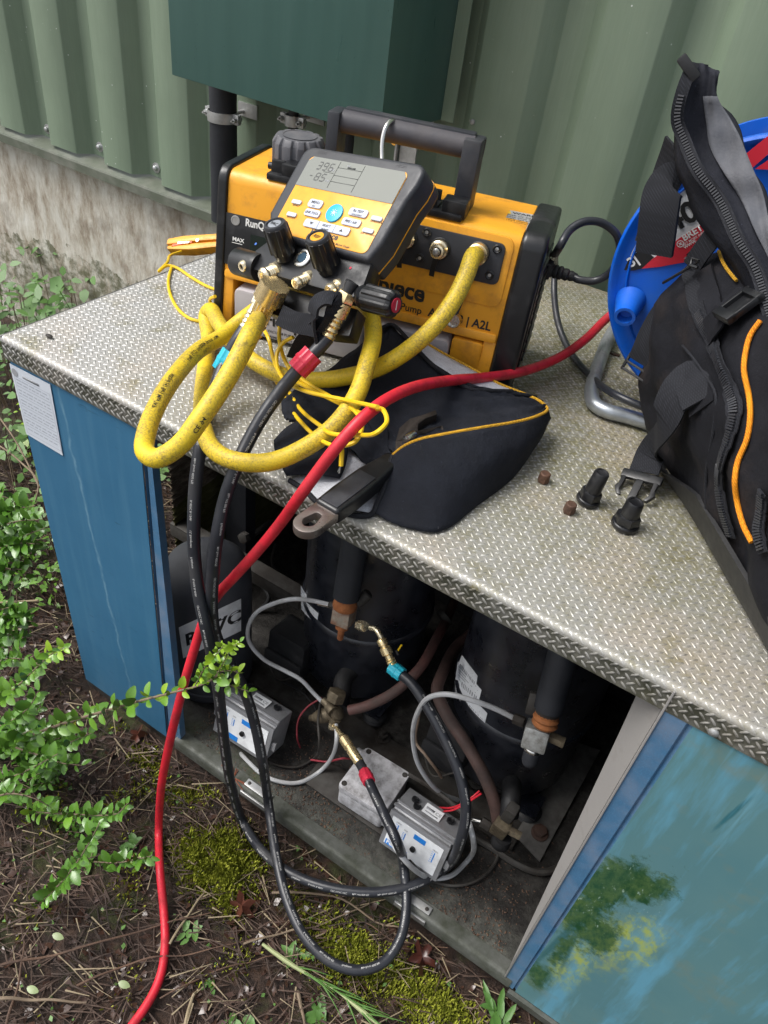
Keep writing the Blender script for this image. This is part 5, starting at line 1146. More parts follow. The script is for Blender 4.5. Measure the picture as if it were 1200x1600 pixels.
# round sight glass between the knobs
x, y = mxy(473, 403, -.005); e = MB(); e.lathe([(.0110, -.007), (.0115, -.004), (.0100, -.0028), (.0070, -.0028), (.0062, -.0045), (1e-5, -.0045)], ML @ T(x, y, 0), 28); sg = ob('sight_glass', e, M['chrome'], man)
e = MB(); e.cyl(.0060, -.0044, -.0036, ML @ T(x, y, 0), 20); ob('glass_disc', e, pm('blue_glass', (.05, .09, .13), .05), sg)
for uv, cm in (((547.5, 418.5), M['red_pl']), ((399.5, 381), pm('blue_dot', (.01, .12, .5), .4))):
    x, y = mxy(*uv, -.0055); e = MB(); e.cyl(.0016, -.006, -.0055, ML @ T(x, y, 0), 12); ob('colour_dot', e, cm, blk)
# brass flare ports on the block's lower edge pointing outwards
pd = unit(ML[:3, :3] @ V(-.03, -.75, .62))
def mport(uvb, o, L, par=man, r=.0068, mat=M['brass_pale']):
    p = onplane(uvb[0], uvb[1], tf(ML, (0, 0, o)), ML[:3, 2]); m = FR(p, pd)
    e = MB(); e.lathe([(r * 1.15, -.004), (r * 1.15, .004), (r * .85, .005), (r * .9, .006)] + [(r * (.95 if k % 2 else .86), .006 + k * .0014) for k in range(int((L - .012) / .0014))] + [(r * 1.02, L - .006), (r * 1.05, L - .003), (r * .8, L), (r * .5, L), (r * .45, L - .004), (1e-5, L - .004)], m, 20)
    return ob('flare_port', e, mat, par, smooth=40), p
mport((393, 411), -.012, .016); mport((432, 423), -.010, .022, r=.0088); mport((483, 434), -.010, .022); mport((531, 446), -.012, .018)
# steel hanging hook over the grip
g0 = tf(PM, (.183, HY, hz - .004)); hk = []
hp = [P(597, 256, y=g0[1] - .034), P(597, 244, y=g0[1] - .030), P(597, 228, y=g0[1] - .026), P(599, 212, y=g0[1] - .022), P(604, 197, y=g0[1] - .016), P(611, 189, y=g0[1] - .006), P(617, 190, y=g0[1] + .006), g0 + V(.010, .0175, .006), g0 + V(.010, .018, -.008), g0 + V(.010, .010, -.016)]
e = MB(); e.tube(spline(hp, 6), .0030, 12); ob('hanging_hook', e, M['chrome'], man, label='bright steel hook over the pump handle')

# ------------------------------------------------------------ hoses
def knurl(par, p, d, r, h, mat, name='knurled_nut'):
    """diamond knurled coupling nut"""
    e = MB(); nA = 22; nZ = max(4, int(h / (2 * PI * r / nA) / .9)); vs = []; fs = []
    m = FR(p, d)
    for j in range(nZ + 1):
        for i in range(nA):
            rr = r * (1.06 if (i + j) % 2 else .95)
            a = 2 * PI * i / nA; vs.append((rr * math.cos(a), rr * math.sin(a), h * j / nZ))
    for j in range(nZ):
        for i in range(nA): fs.append((j * nA + i, j * nA + (i + 1) % nA, (j + 1) * nA + (i + 1) % nA, (j + 1) * nA + i))
    fs.append(tuple(range(nA - 1, -1, -1))); fs.append(tuple(nZ * nA + i for i in range(nA)))
    e.add(vs, fs, m); return ob(name, e, mat, par, smooth=20)
def tagcyl(par, p, d, r, h, mat, name='colour_tag'):
    e = MB(); m = FR(p, d); o_ = flute(r, r * .93, 8, 6); e.prism(o_, 0, h, m); e.prism(flute(r * 1.06, r * 1.0, 8, 6), h * .42, h * .58, m); return ob(name, e, mat, par, bevel=.0005)
# thick yellow vacuum hose
ytop = P(404, 498, y=.118)
ypts = [pm3[:3, 3] + pm3[:3, 2] * .018] + PP([(738, 402, 'y', .272), (729, 428, 'y', .250), (712, 464, 'y', .228), (682, 506, 'y', .200), (640, 545, 'y', .178), (590, 575, 'y', .160), (540, 589, 'y', .150), (490, 594, 'z', .040), (440, 586, 'z', .034), (400, 567, 'z', .032), (366, 537, 'z', .033), (342, 505, 'z', .036), (329, 484, 'z', .034), (322, 492, 'z', .022), (326, 530, 'z', .010),
      (321, 570, 'z', .0105), (316, 620, 'z', .0105), (317, 665, 'z', .012), (334, 703, 'z', .015), (368, 720, 'z', .020), (420, 722, 'z', .028), (470, 703, 'z', .042), (520, 668, 'z', .060), (556, 620, 'z', .080), (573, 570, 'z', .100), (583, 525, 'z', .118), (578, 488, 'y', .178), (560, 468, 'y', .196), (525, 456, 'y', .200), (480, 454, 'y', .198), (445, 462, 'y', .190), (415, 475, 'y', .182), (380, 499, 'y', .170), (345, 527, 'z', .048), (310, 548, 'z', .050),
      (275, 586, 'z', .052), (248, 628, 'z', .052), (229, 675, 'z', .048), (227, 706, 'z', .046), (246, 716, 'z', .050), (280, 696, 'z', .066), (312, 655, 'z', .090), (345, 607, 'z', .112), (372, 560, 'z', .132), (392, 520, 'z', .150)]) + [ytop]
ysp = spline(ypts, 8)
yh = thing('vacuum_hose', 'thick dirty yellow hose looping from the pump port to the manifold', 'hose', ypts[8])
e = MB(); e.tube(ysp, .0102, 18); ob('rubber_hose', e, M['yhose'], yh, smooth=80)
up_c = unit(CAMC - ysp[len(ysp) // 2])
LN = np.cumsum([0] + [np.linalg.norm(b - a) for a, b in zip(ysp, ysp[1:])])
def near(u, v):
    best = min(range(len(ysp)), key=lambda i: (lambda c: math.hypot(c[0] - u, c[1] - v))(projc(ysp[i]))); return LN[best]
def projc(p): q = CAMR @ (np.array(p) - CAMC); return 600 + FPX * q[0] / q[2], 800 + FPX * q[1] / q[2]
def hose_print(par, sp_, r, items, mat, side=0, name='hose_lettering'):
    """items: string, metres along, size, flip"""
    fr = frames([np.array(p) for p in sp_]); L = np.cumsum([0] + [np.linalg.norm(b - a) for a, b in zip(sp_, sp_[1:])]); o_ = None
    for s_, st_, size, flip in items:
        i = min(len(sp_) - 2, int(np.searchsorted(L, st_))); view = unit(CAMC - sp_[i]); a = fr[i][1] @ view; b = fr[i][2] @ view
        t = text_on_tube(s_, sp_, r, st_, size, math.atan2(b, a) + side, .012, flip); o_ = ob('lettering', t, mat, par, smooth=180, recalc=False)
    return o_
l0 = near(340, 530); l1 = near(229, 690)
hose_print(yh, ysp, .0102, [('Min. burst 4000psi (275 Bar)', near(335, 535), .0068, False), ('600psi (41 Bar) Max WP', near(268, 598), .0068, False), ('MAX WP', near(470, 455), .008, True), ('CE 94', near(300, 672), .0068, False), ('600psi', near(322, 545) , .008, False)], M['ink'], .35)
# coupling at the manifold end
dcp = unit(P(432, 440, y=.125) - ytop); 
e = MB(); e.prism(flute(.0118, .0104, 14, 6), 0, .034, FR(ytop - dcp * .006, dcp)); ob('ribbed_ferrule', e, M['brass'], yh, bevel=.0004)
e = MB(); e.lathe([(.0125, 0), (.0125, .003), (.010, .004)], FR(ytop - dcp * .009, dcp), 22); ob('ferrule_collar', e, M['brass'], yh)
knurl(yh, ytop + dcp * .027, dcp, .0165, .024, M['brass'], 'knurled_nut')
dp3 = pm3[:3, 2]; e = MB(); e.lathe([(.0128, 0), (.0128, .012), (.0112, .0135), (.0108, .019)], FR(pm3[:3, 3] + dp3 * .004, dp3), 24); ob('pump_coupling', e, M['brass'], yh)

# black refrigerant hoses
bh = thing('refrigerant_hose', 'black hose with cyan tags from the left manifold port to the left compressor valve', 'hose', P(305, 760, y=-.05))
bp_ = PP([(384, 512, 'y', .110), (372, 530, 'y', .098), (352, 565, 'y', .080), (335, 610, 'y', .050), (322, 655, 'y', .018), (313, 700, 'y', -.012), (306, 750, 'y', -.030), (303, 810, 'y', -.046), (304, 870, 'y', -.056), (311, 930, 'y', -.066), (324, 990, 'y', -.074), (337, 1050, 'y', -.074), (345, 1110, 'y', -.070), (352, 1170, 'y', -.062), (362, 1230, 'y', -.050), (380, 1285, 'y', -.034), (410, 1330, 'z', -.705), (455, 1365, 'z', -.700), (520, 1388, 'z', -.690), (590, 1394, 'z', -.682), (650, 1382, 'z', -.676), (692, 1358, 'z', -.672), (719, 1315, 'y', .045), (728, 1265, 'y', .060), (718, 1210, 'y', .078), (695, 1155, 'y', .096), (668, 1105, 'y', .112), (643, 1068, 'y', .124)]) + [pE]
bsp = spline(bp_, 8); e = MB(); e.tube(bsp, .0077, 16); ob('rubber_hose', e, M['black_hose'], bh, smooth=80)
def Lat(sp_, u, v):
    L = np.cumsum([0] + [np.linalg.norm(b - a) for a, b in zip(sp_, sp_[1:])]); k = min(range(len(sp_)), key=lambda i: math.hypot(projc(sp_[i])[0] - u, projc(sp_[i])[1] - v)); return L[k], sp_[k], unit(sp_[min(k + 1, len(sp_) - 1)] - sp_[max(k - 1, 0)])
def prints(par, sp_, r, L_, size, words, side):
    its_ = []; p = L_[0]; i = 0
    while p < L_[1]:
        w_ = words[i % len(words)]; its_.append((w_, p, size, False)); p += len(w_) * size * .62 + .006; i += 1
    return hose_print(par, sp_, r, its_, M['hose_ink'], side)
W1 = ['Fieldpiece', 'R-410A R-404A', 'CFC HCFC HFC', 'Max WP 800 PSI', 'Min Burst 4000 PSI', 'R-407C R-134A', 'UL Recognized']
tot = Lat(bsp, *projc(bsp[-1]))[0]
prints(bh, bsp, .0077, (.04, tot - .05), .0037, W1, .5)
for uv, L_t in (((358, 548), .026), ((629, 1050), .022)):
    _, p, d = Lat(bsp, *uv); tagcyl(bh, p - d * .002, d, .0105, L_t, M['cyan_pl'], 'cyan_tag')
_, p, d = Lat(bsp, 376, 522); d0 = unit(P(405, 470, y=.128) - bsp[0])
e = MB(); pr_ = [(.0072, -.002)] + [(.0082 if k % 2 else .0066, .003 * k) for k in range(1, 9)] + [(.0068, .028), (.0068, .034)]; e.lathe(pr_, FR(bsp[0] - d0 * .002, d0), 16); ob('crimp_ferrule', e, M['brass_pale'], bh)
e = MB(); e.prism(hexo(.0088), .030, .040, FR(bsp[0], d0)); ob('hex_nut', e, M['brass_pale'], bh, bevel=.0008); knurl(bh, bsp[0] + d0 * .040, d0, .0092, .014, M['brass_pale'])

rh = thing('refrigerant_hose', 'black hose with red tags from the right manifold port to the grimy foot valve', 'hose', P(345, 790, y=-.05))
rp_ = PP([(512, 528, 'y', .108), (500, 542, 'y', .098), (470, 573, 'y', .078), (440, 609, 'y', .055), (412, 648, 'y', .030), (388, 690, 'y', .006), (367, 735, 'y', -.018), (350, 785, 'y', -.034), (339, 840, 'y', -.050), (333, 895, 'y', -.056), (331, 950, 'y', -.056), (338, 995, 'y', -.048), (358, 1035, 'y', -.040), (382, 1080, 'y', -.030), (398, 1130, 'y', -.028), (410, 1190, 'y', -.034), (420, 1260, 'z', -.675), (432, 1340, 'z', -.690), (448, 1405, 'z', -.698), (475, 1462, 'z', -.703), (515, 1502, 'z', -.706), (560, 1516, 'z', -.705), (600, 1503, 'z', -.702), (626, 1465, 'z', -.695), (635, 1415, 'z', -.685), (631, 1355, 'z', -.665), (618, 1310, 'y', .006), (600, 1272, 'y', .028), (585, 1240, 'y', .050), (572, 1212, 'y', .075), (562, 1192, 'y', .095)])
rsp = spline(rp_, 8); e = MB(); e.tube(rsp, .0077, 16); ob('rubber_hose', e, M['black_hose'], rh, smooth=80)
tot = Lat(rsp, *projc(rsp[-1]))[0]; prints(rh, rsp, .0077, (.09, tot - .05), .0037, ['CFC HCFC HFC HFO', 'R-410A R-407C', 'R-404A R-134A', 'Max WP 800 PSI', 'Fieldpiece', 'Min Burst 4000 PSI'], -.35)
_, p, d = Lat(rsp, 478, 563); tagcyl(rh, p - d * .012, d, .0125, .026, M['red_pl'], 'red_tag')
_, p, d = Lat(rsp, 573, 1215); tagcyl(rh, p - d * .012, d, .0102, .026, M['red_pl'], 'red_tag')
d0 = unit(P(538, 470, y=.125) - rsp[0])
e = MB(); pr_ = [(.0074, -.004)] + [(.0086 if k % 2 else .0068, .0032 * k) for k in range(0, 8)] + [(.0068, .026)]; e.lathe(pr_, FR(rsp[0], d0), 16); ob('crimp_ferrule', e, M['brass'], rh)
knurl(rh, rsp[0] + d0 * .026, d0, .0096, .016, M['brass']); e = MB(); e.prism(hexo(.0105), .043, .054, FR(rsp[0], d0)); ob('hex_nut', e, M['brass'], rh, bevel=.0008)
e = MB(); e.lathe([(.0075, .054), (.0075, .066)], FR(rsp[0], d0), 14); ob('elbow_stub', e, M['black_pl'], rh)
# brass charging end at the foot valve
rv = thing('hose_valve', 'brass hose end with bent neck screwed on the grimy foot valve', 'hose valve', rsp[-1])
pn = P(521, 1130, y=.142); pm_ = P(533, 1148, y=.125); dv = unit(pm_ - rsp[-1])
hexnut(rv, pn, unit(V(0.02, -.2, -1)), .0085, .010, M['brass_pale'], 'swivel_nut'); hose_end('bent_neck', [pn, P(525, 1137, y=.135), pm_], .0036, M['brass'], rv)
Lr = np.linalg.norm(pm_ - rsp[-1]); e = MB(); e.lathe([(.0062, -.012), (.0078, -.010), (.0062, -.007), (.0078, -.005), (.0062, -.002), (.0080, 0), (.0085, .004), (.0085, Lr * .45), (.0068, Lr * .47), (.0068, Lr * .55), (.0088, Lr * .57), (.0088, Lr * .86), (.0060, Lr * .9), (.0050, Lr)], FR(rsp[-1], dv), 16); ob('valve_barrel', e, M['brass'], rv)

# red hose from the reel, over the pouch, off the edge and away over the soil
rdp = PP([(985, 470, 'z', .085), (950, 496, 'z', .060), (915, 530, 'z', .045), (880, 555, 'z', .035), (840, 573, 'z', .035), (800, 584, 'z', .045), (755, 590, 'z', .060), (700, 595, 'z', .082), (655, 603, 'z', .100), (620, 616, 'z', .110), (590, 634, 'z', .112), (560, 660, 'z', .104), (528, 696, 'z', .084), (497, 736, 'z', .054), (470, 773, 'z', .024), (440, 815, 'y', -.020), (405, 858, 'y', -.028), (368, 899, 'y', -.033), (340, 930, 'y', -.036), (320, 965, 'y', -.040), (305, 1010, 'y', -.052), (290, 1060, 'y', -.070), (277, 1110, 'y', -.085), (263, 1170, 'y', -.100), (252, 1230, 'y', -.112), (248, 1300, 'y', -.128), (250, 1360, 'z', -.715), (256, 1425, 'z', -.738), (258, 1475, 'z', -.742), (252, 1520, 'z', -.742), (238, 1555, 'z', -.742), (208, 1600, 'z', -.742), (150, 1670, 'z', -.742)])
e = MB(); rds = spline(rdp, 8); e.tube(rds, .0064, 16); o = ob('red_hose', e, M['red_hose'], smooth=80); tag(o, 'bright red hose running over the black pouch and down off the plate to the soil', 'hose')

# thin yellow leads with clamp
def wire(pts, lab, cat='lead', r=.0024, mat=None, name='thin_lead'):
    e = MB(); e.tube(spline(PP(pts), 8), r, 8); return tag(ob(name, e, mat or M['yellow_wire']), lab, cat)
wire([(283, 393, 'y', .43), (268, 398, 'y', .40), (260, 412, 'z', .004), (248, 424, 'z', .004), (262, 415, 'z', .005), (275, 418, 'z', .004), (300, 434, 'z', .003), (325, 448, 'z', .003), (345, 455, 'z', .003)], 'thin yellow lead running from the orange clip behind the pump')
wire([(268, 417, 'z', .003), (263, 440, 'z', .003), (268, 465, 'z', .003), (282, 487, 'z', .003), (300, 499, 'z', .003), (322, 502, 'z', .004), (336, 490, 'z', .02), (328, 470, 'z', .035), (336, 463, 'z', .05)], 'thin yellow lead lying in a bow on the plate left of the pump')
wire([(408, 508, 'y', .16), (420, 530, 'y', .14), (427, 560, 'z', .055), (440, 585, 'z', .056), (470, 600, 'z', .062), (530, 630, 'z', .072), (565, 645, 'z', .085), (598, 640, 'z', .125), (604, 660, 'z', .126), (590, 675, 'z', .122), (560, 680, 'z', .090), (520, 678, 'z', .075), (500, 665, 'z', .055), (470, 640, 'z', .030), (450, 610, 'z', .022), (432, 585, 'z', .018), (415, 568, 'z', .016)], 'thin yellow lead looping right across the black pouch and red hose')
wire([(437, 508, 'y', .15), (437, 535, 'y', .13), (446, 565, 'z', .058), (470, 592, 'z', .064), (520, 622, 'z', .072), (552, 640, 'z', .08), (566, 665, 'z', .085), (555, 690, 'z', .078), (530, 697, 'z', .068), (505, 690, 'z', .055), (480, 670, 'z', .035), (455, 640, 'z', .02), (440, 612, 'z', .016), (424, 585, 'z', .014), (405, 570, 'z', .012)], 'thin yellow lead looping down past the red tag to the pouch')
wire([(458, 527, 'y', .13), (442, 536, 'y', .128), (433, 552, 'y', .12), (434, 575, 'z', .062), (450, 598, 'z', .068), (480, 612, 'z', .075), (540, 625, 'z', .085), (590, 636, 'z', .13)], 'thin yellow lead curving from the black strap to the big loops')
wire([(532, 688, 'z', .07), (534, 705, 'z', .055), (533, 728, 'z', .04)], 'frayed yellow lead end hanging on the pouch', r=.0026)
e = MB(); a = P(533, 726, z=.042); 
for k in range(4): e.tube([a, a + V(random.uniform(-.003, .003), random.uniform(-.006, 0), -.008)], .0005, 4)
tag(ob('bare_strand', e, M['chrome']), 'bare metal strands at the frayed yellow lead end', 'wire strands')
# orange clip by the wall
q0 = P(265, 386, y=.44); q1 = P(334, 366, y=.455); cl = thing('test_clip', 'orange clamp lying on the plate left of the pump near the concrete wall', 'clamp', (q0 + q1) / 2)
dc = unit(q1 - q0); Lc = np.linalg.norm(q1 - q0) + .03; cm_ = FR(q0, V(0, 0, 1) - dc * dc[2], dc)
m_ = np.eye(4); zc = unit(np.cross(dc, V(0, 1, .3))); 
e = MB(); m1 = FR(q0 + V(0, 0, .004), (0, -.6, .8), dc)
e.prism([(0, -.006), (.0, .006), (.03, .011), (Lc, .013), (Lc, .001), (.04, -.002)], -.010, .010, m1); ob('upper_jaw', e, M['orange'], cl, bevel=.003)
e = MB(); e.prism([(.004, -.016), (.002, -.009), (.04, -.006), (Lc, -.003), (Lc, -.013), (.05, -.019)], -.010, .010, m1); ob('lower_jaw', e, M['orange'], cl, bevel=.003)
e = MB(); e.prism([(.012, -.012), (.014, -.006), (.05, -.001), (.052, -.006)], -.0085, .0112, m1); ob('red_insert', e, pm('red_orange', (.70, .10, .02), .4), cl, bevel=.001)
e = MB(); e.box((.036, -.006, .011), (.022, .003, .004), m1); e.cyl(.003, .009, .0125, m1 @ T(.062, -.002, 0), 12); ob('steel_spring', e, M['chrome'], cl)
# black velcro strap
vs_ = thing('cable_strap', 'black hook and loop strap wrapped round the red tagged hose below the manifold', 'strap', P(470, 500, y=.11))
def ribbon(name, pts, w, nrm, mat, par, th=.0018):
    sp_ = spline(PP(pts), 6); return ob(name, strip(sp_, [nrm] * len(sp_) if not isinstance(nrm, list) else [nrm[min(len(nrm) - 1, int(i / len(sp_) * len(nrm)))] for i in range(len(sp_))], w, th), mat, par, smooth=60)
nv = unit(CAMC - P(500, 480, y=.11))
ribbon('strap_tail', [(437, 492, 'y', .112), (460, 503, 'y', .108), (485, 508, 'y', .104), (502, 512, 'y', .104)], .0235, nv, M['web'], vs_)
ribbon('strap_loop', [(494, 535, 'y', .100), (489, 500, 'y', .098), (493, 475, 'y', .100), (508, 466, 'y', .106), (525, 470, 'y', .112), (520, 495, 'y', .110), (505, 520, 'y', .106)], .020, [unit(V(-.9, -.8, .5)), unit(V(-.5, -.9, .6)), unit(V(0, -.4, 1)), unit(V(.6, -.5, .6)), unit(V(.9, -.4, .3))], M['web'], vs_, .003)
ribbon('strap_end', [(500, 510, 'y', .108), (484, 525, 'y', .112), (472, 540, 'y', .115), (462, 560, 'y', .118)], .022, unit(nv + V(.4, 0, .2)), M['web'], vs_)
# ------------------------------------------------------------ small caps on the plate
for uv, col, lab in (((917, 784), 0, 'tall black plastic valve cap standing nearest the black pouch'), ((975, 822), 1, 'shorter wide black plastic valve cap below the loose buckle')):
    p = P(*uv, z=.0008); t = thing('valve_cap', lab, 'cap', p, 'black plastic valve caps on the plate'); hh = .044 if not col else .036; k = 1 if not col else 1.12
    tl = (.10, .05) if not col else (.04, .02); m = FR(p, (tl[0], tl[1], 1))
    e = MB(); e.lathe([(.0128 * k, 0), (.0140 * k, .002), (.0140 * k, .0055), (.0128 * k, .007)], m, 28); ob('cap_skirt', e, M['black_pl'], t, bevel=.0006)
    e = MB(); e.prism(hexo(.0132 * k), .006, .0175, m, top=.93); ob('hex_flats', e, M['black_pl'], t, bevel=.0014)
    e = MB(); e.lathe([(.0098 * k, .016), (.0094 * k, .020), (.0086 * k, hh - .002), (.0076 * k, hh), (.0060 * k, hh), (.0055 * k, hh - .0012), (1e-5, hh - .0012)], m, 26); ob('cap_stem', e, M['black_pl'], t)
M['copper'] = pm('dull_copper', (.16, .085, .055), .5, .5, .3, 90, .2, dirt=(.07, .045, .035), da=.5)
for uv, lab in (((848, 752), 'small brown metal cap nearest the wedge pouch'), ((888, 800), 'small brown metal cap between the two black caps and the plate edge')):
    p = P(*uv, z=.0008); m = FR(p, (.05, .02, 1)); e = MB(); e.prism(hexo(.0070), 0, .007, m); e.lathe([(.0066, .006), (.0064, .0115), (.0055, .0125), (.0045, .0125), (1e-5, .0120)], m, 18); tag(ob('metal_cap', e, M['copper'], None, bevel=.0005), lab, 'cap', 'brown metal caps on the plate')
p = P(77, 527, z=.001); e = MB(); e.ball(p + V(0, 0, .002), .0045, 8, (1.5, .7, .5)); tag(ob('dirt_crumb', e, M['steel_dirty']), 'dark crumb lying near the left end of the tread plate', 'crumb')

# ------------------------------------------------------------ black wedge pouch with yellow piping
def grid3(rows, nu=5, nv=5, thick=0, jit=0):
    A = [spline([P(p[0], p[1], z=p[2]) for p in r], nu) for r in rows]
    cols = [spline([A[i][j] for i in range(len(A))], nv) for j in range(len(A[0]))]
    G = [[cols[j][i] for j in range(len(cols))] for i in range(len(cols[0]))]
    if jit:
        for i, r in enumerate(G):
            for j in range(len(r)): r[j] = r[j] + V(0, 0, jit * math.sin(i * 1.3 + j * .7) * math.sin(j * .9 + 2))
    mb = MB(); mb.grid(G, thick=thick); return mb, G
pouch = thing('tool_pouch', 'collapsed black woven tool pouch with yellow piping and grey lining in front of the pump', 'pouch', P(700, 760, z=0))
pip = [(614, 712, .040), (632, 698, .052), (655, 688, .060), (692, 680, .065), (754, 669, .066), (808, 660, .060), (840, 651, .052), (855, 641, .044)]
mid = [(606, 745, .026), (630, 738, .036), (660, 736, .044), (698, 734, .046), (755, 720, .046), (812, 698, .042), (842, 676, .038), (857, 650, .038)]
bot = [(583, 800, .004), (606, 814, .003), (640, 826, .002), (684, 831, .002), (742, 790, .002), (800, 745, .003), (838, 690, .012), (859, 652, .030)]
low = [(594, 778, .014), (618, 785, .016), (650, 788, .020), (692, 790, .022), (752, 760, .022), (806, 725, .020), (842, 686, .024), (858, 651, .034)]
g, G = grid3([pip, mid, low, bot], 4, 5, thick=.0022); ob('front_wall', g, M['fab_black'], pouch, smooth=180)
def tubeon(name, pts3, r, mat, par, n=8, k=6): e = MB(); e.tube(spline([P(p[0], p[1], z=p[2]) for p in pts3], k), r, n); return ob(name, e, mat, par)
tubeon('yellow_piping', [(p[0], p[1] - 1, p[2] + .001) for p in pip] + [(852, 634, .045), (842, 626, .048), (815, 614, .05), (780, 600, .052), (735, 575, .056), (692, 552, .062), (650, 527, .070)], .0021, M['piping_y'], pouch)
tubeon('edge_binding', [(614, 712, .040), (606, 735, .030), (601, 760, .022), (590, 785, .012), (581, 803, .004), (560, 806, .003), (530, 800, .004), (500, 788, .005), (475, 765, .006), (452, 750, .008)], .0032, M['web'], pouch)
# seam binding down the front face
sp_ = spline([P(*p[:2], z=p[2]) + V(-.0012, -.0022, .001) for p in ((655, 692, .058), (662, 730, .045), (672, 780, .022), (684, 828, .003))], 6)
e = strip(sp_, [V(.1, -1, .6)] * len(sp_), .0075, .0014); ob('seam_tape', e, M['web'], pouch)
# upper side of the pouch
r0 = [(p[0], p[1] - 2, p[2] - .001) for p in pip]
r1 = [(600, 690, .026), (622, 676, .032), (650, 664, .040), (692, 655, .050), (750, 648, .056), (802, 642, .055), (838, 638, .050), (853, 635, .045)]
r2 = [(575, 660, .030), (603, 645, .038), (640, 632, .050), (690, 625, .060), (745, 622, .062), (795, 622, .056), (828, 625, .050), (848, 628, .046)]
r3 = [(556, 615, .038), (590, 596, .052), (632, 586, .064), (682, 592, .068), (728, 606, .066), (770, 612, .058), (805, 614, .052), (838, 622, .048)]
r4 = [(552, 560, .052), (580, 530, .066), (610, 509, .076), (640, 535, .078), (676, 572, .074), (716, 600, .068), (752, 610, .062), (800, 612, .054)]
g, G = grid3([r0, r1, r2, r3, r4], 4, 5, thick=.002, jit=.0035); ob('top_panel', g, M['fab_black'], pouch, smooth=180)
tubeon('panel_binding', [(590, 517, .072), (610, 507, .078), (640, 533, .080), (676, 570, .076), (716, 598, .070), (735, 608, .066), (760, 610, .062), (800, 611, .055)], .0026, M['web'], pouch)
# pale lining strip behind
g, G = grid3([[(650, 529, .068), (692, 554, .060), (740, 580, .054), (780, 601, .050), (815, 615, .048)], [(640, 537, .074), (672, 566, .070), (712, 596, .065), (745, 608, .060), (800, 613, .052)]], 4, 4, thick=.0015); ob('lining_strip', g, M['fab_grey'], pouch, smooth=180)
# left flap
g, G = grid3([[(610, 509, .074), (586, 519, .068), (545, 551, .052), (503, 583, .040), (468, 604, .032), (440, 627, .024)],
              [(600, 560, .060), (575, 580, .052), (540, 600, .044), (505, 622, .036), (470, 636, .028), (441, 646, .022)],
              [(598, 612, .046), (570, 625, .040), (545, 640, .034), (512, 650, .028), (480, 655, .024), (450, 656, .020)],
              [(604, 668, .030), (584, 674, .026), (560, 680, .022), (535, 676, .020), (500, 668, .018), (455, 658, .018)],
              [(612, 712, .030), (600, 716, .022), (585, 722, .016), (572, 724, .014), (556, 708, .014), (540, 690, .016)]], 4, 5, thick=.002, jit=.003); ob('left_flap', g, M['fab_black'], pouch, smooth=180)
g, G = grid3([[(428, 690, .014), (450, 668, .018), (480, 655, .022), (512, 660, .022), (545, 690, .018)],
              [(430, 706, .014), (455, 700, .020), (485, 695, .024), (515, 702, .022), (542, 712, .014)],
              [(437, 722, .012), (460, 722, .018), (490, 725, .020), (515, 730, .018), (537, 733, .010)],
              [(448, 744, .008), (470, 742, .014), (490, 742, .016), (512, 745, .013), (531, 748, .008)]], 4, 4, thick=.002); ob('folded_corner', g, M['fab_black'], pouch, smooth=180)
g, G = grid3([[(540, 690, .006), (575, 720, .006), (608, 716, .010)], [(490, 735, .005), (545, 755, .005), (603, 752, .006)], [(452, 751, .005), (505, 786, .004), (583, 803, .0035)]], 5, 5, thick=.0012); ob('grey_lining', g, M['fab_grey'], pouch, smooth=180)
# adjustable wrench
wr = thing('adjustable_wrench', 'adjustable wrench with black grip sticking out of the pouch over the plate edge', 'wrench', P(560, 770, z=.02))
w0 = P(478, 824, z=.022); w1 = P(608, 727, z=.028); w2 = P(652, 678, z=.052); dw = unit(w1 - w0); Lw = np.linalg.norm(w1 - w0)
nw = unit(V(-.05, -.25, 1) - dw * (V(-.05, -.25, 1) @ dw)); wm = FR(w0, nw, dw)
def slab(outl, h, hole=None):
    e = MB()
    if hole is None: e.prism(outl, -h / 2, h / 2, wm); return e
    n = len(outl); vs = [(x, y, z) for z in (-h / 2, h / 2) for o_ in (outl, hole) for x, y in o_]; fs = []
    for i in range(n):
        j = (i + 1) % n
        fs += [(i, n + i, n + j, j), (2 * n + i, 2 * n + j, 3 * n + j, 3 * n + i), (i, j, 2 * n + j, 2 * n + i), (n + i, 3 * n + i, 3 * n + j, n + j)]
    return e.add(vs, fs, wm)
ang_ = np.linspace(PI / 2, 1.5 * PI, 13)
ou = [(.016 * math.cos(a) + .004, .0150 * math.sin(a)) for a in ang_] + [(.034, -.0145), (.036, -.007), (.036, .007), (.034, .0145)]
n_ = len(ou); ho = []
for x, y in ou:
    a = math.atan2(y, x - .010); ho.append((.009 + .0115 * math.cos(a), .0078 * math.sin(a)))
e = slab(ou, .010, ho); ob('ring_end', e, pm('worn_tool_steel', (.30, .26, .24), .3, .85, .25, 80, .15, dirt=(.14, .08, .06), da=.35), wr, bevel=.0012)
ol = [(.030, -.0150), (.030, .0150), (.060, .0165), (Lw * .75, .0160), (Lw * .95, .0120), (Lw + .010, .011), (Lw + .010, -.011), (Lw * .95, -.0120), (Lw * .75, -.0150), (.060, -.0165)]
e = slab(ol, .0185); ob('rubber_grip', e, M['black_pl'], wr, bevel=.0045, bseg=3, smooth=60)
e = slab([(.034, -.0110), (.034, .0110), (Lw * .72, .0115), (Lw * .72, -.0105)], .0212); ob('grip_inlay', e, M['grey_pl'], wr, bevel=.001)
hz_ = lambda u, v: P(u, v, z=.058) if v < 676 else P(u, v, z=.046)
jo = [(618, 706), (618, 690), (624, 668), (640, 654), (660, 648), (681, 640), (683, 647), (664, 654), (654, 662), (653, 672), (662, 676), (678, 668), (692, 664), (693, 671), (676, 682), (655, 694), (630, 712)]
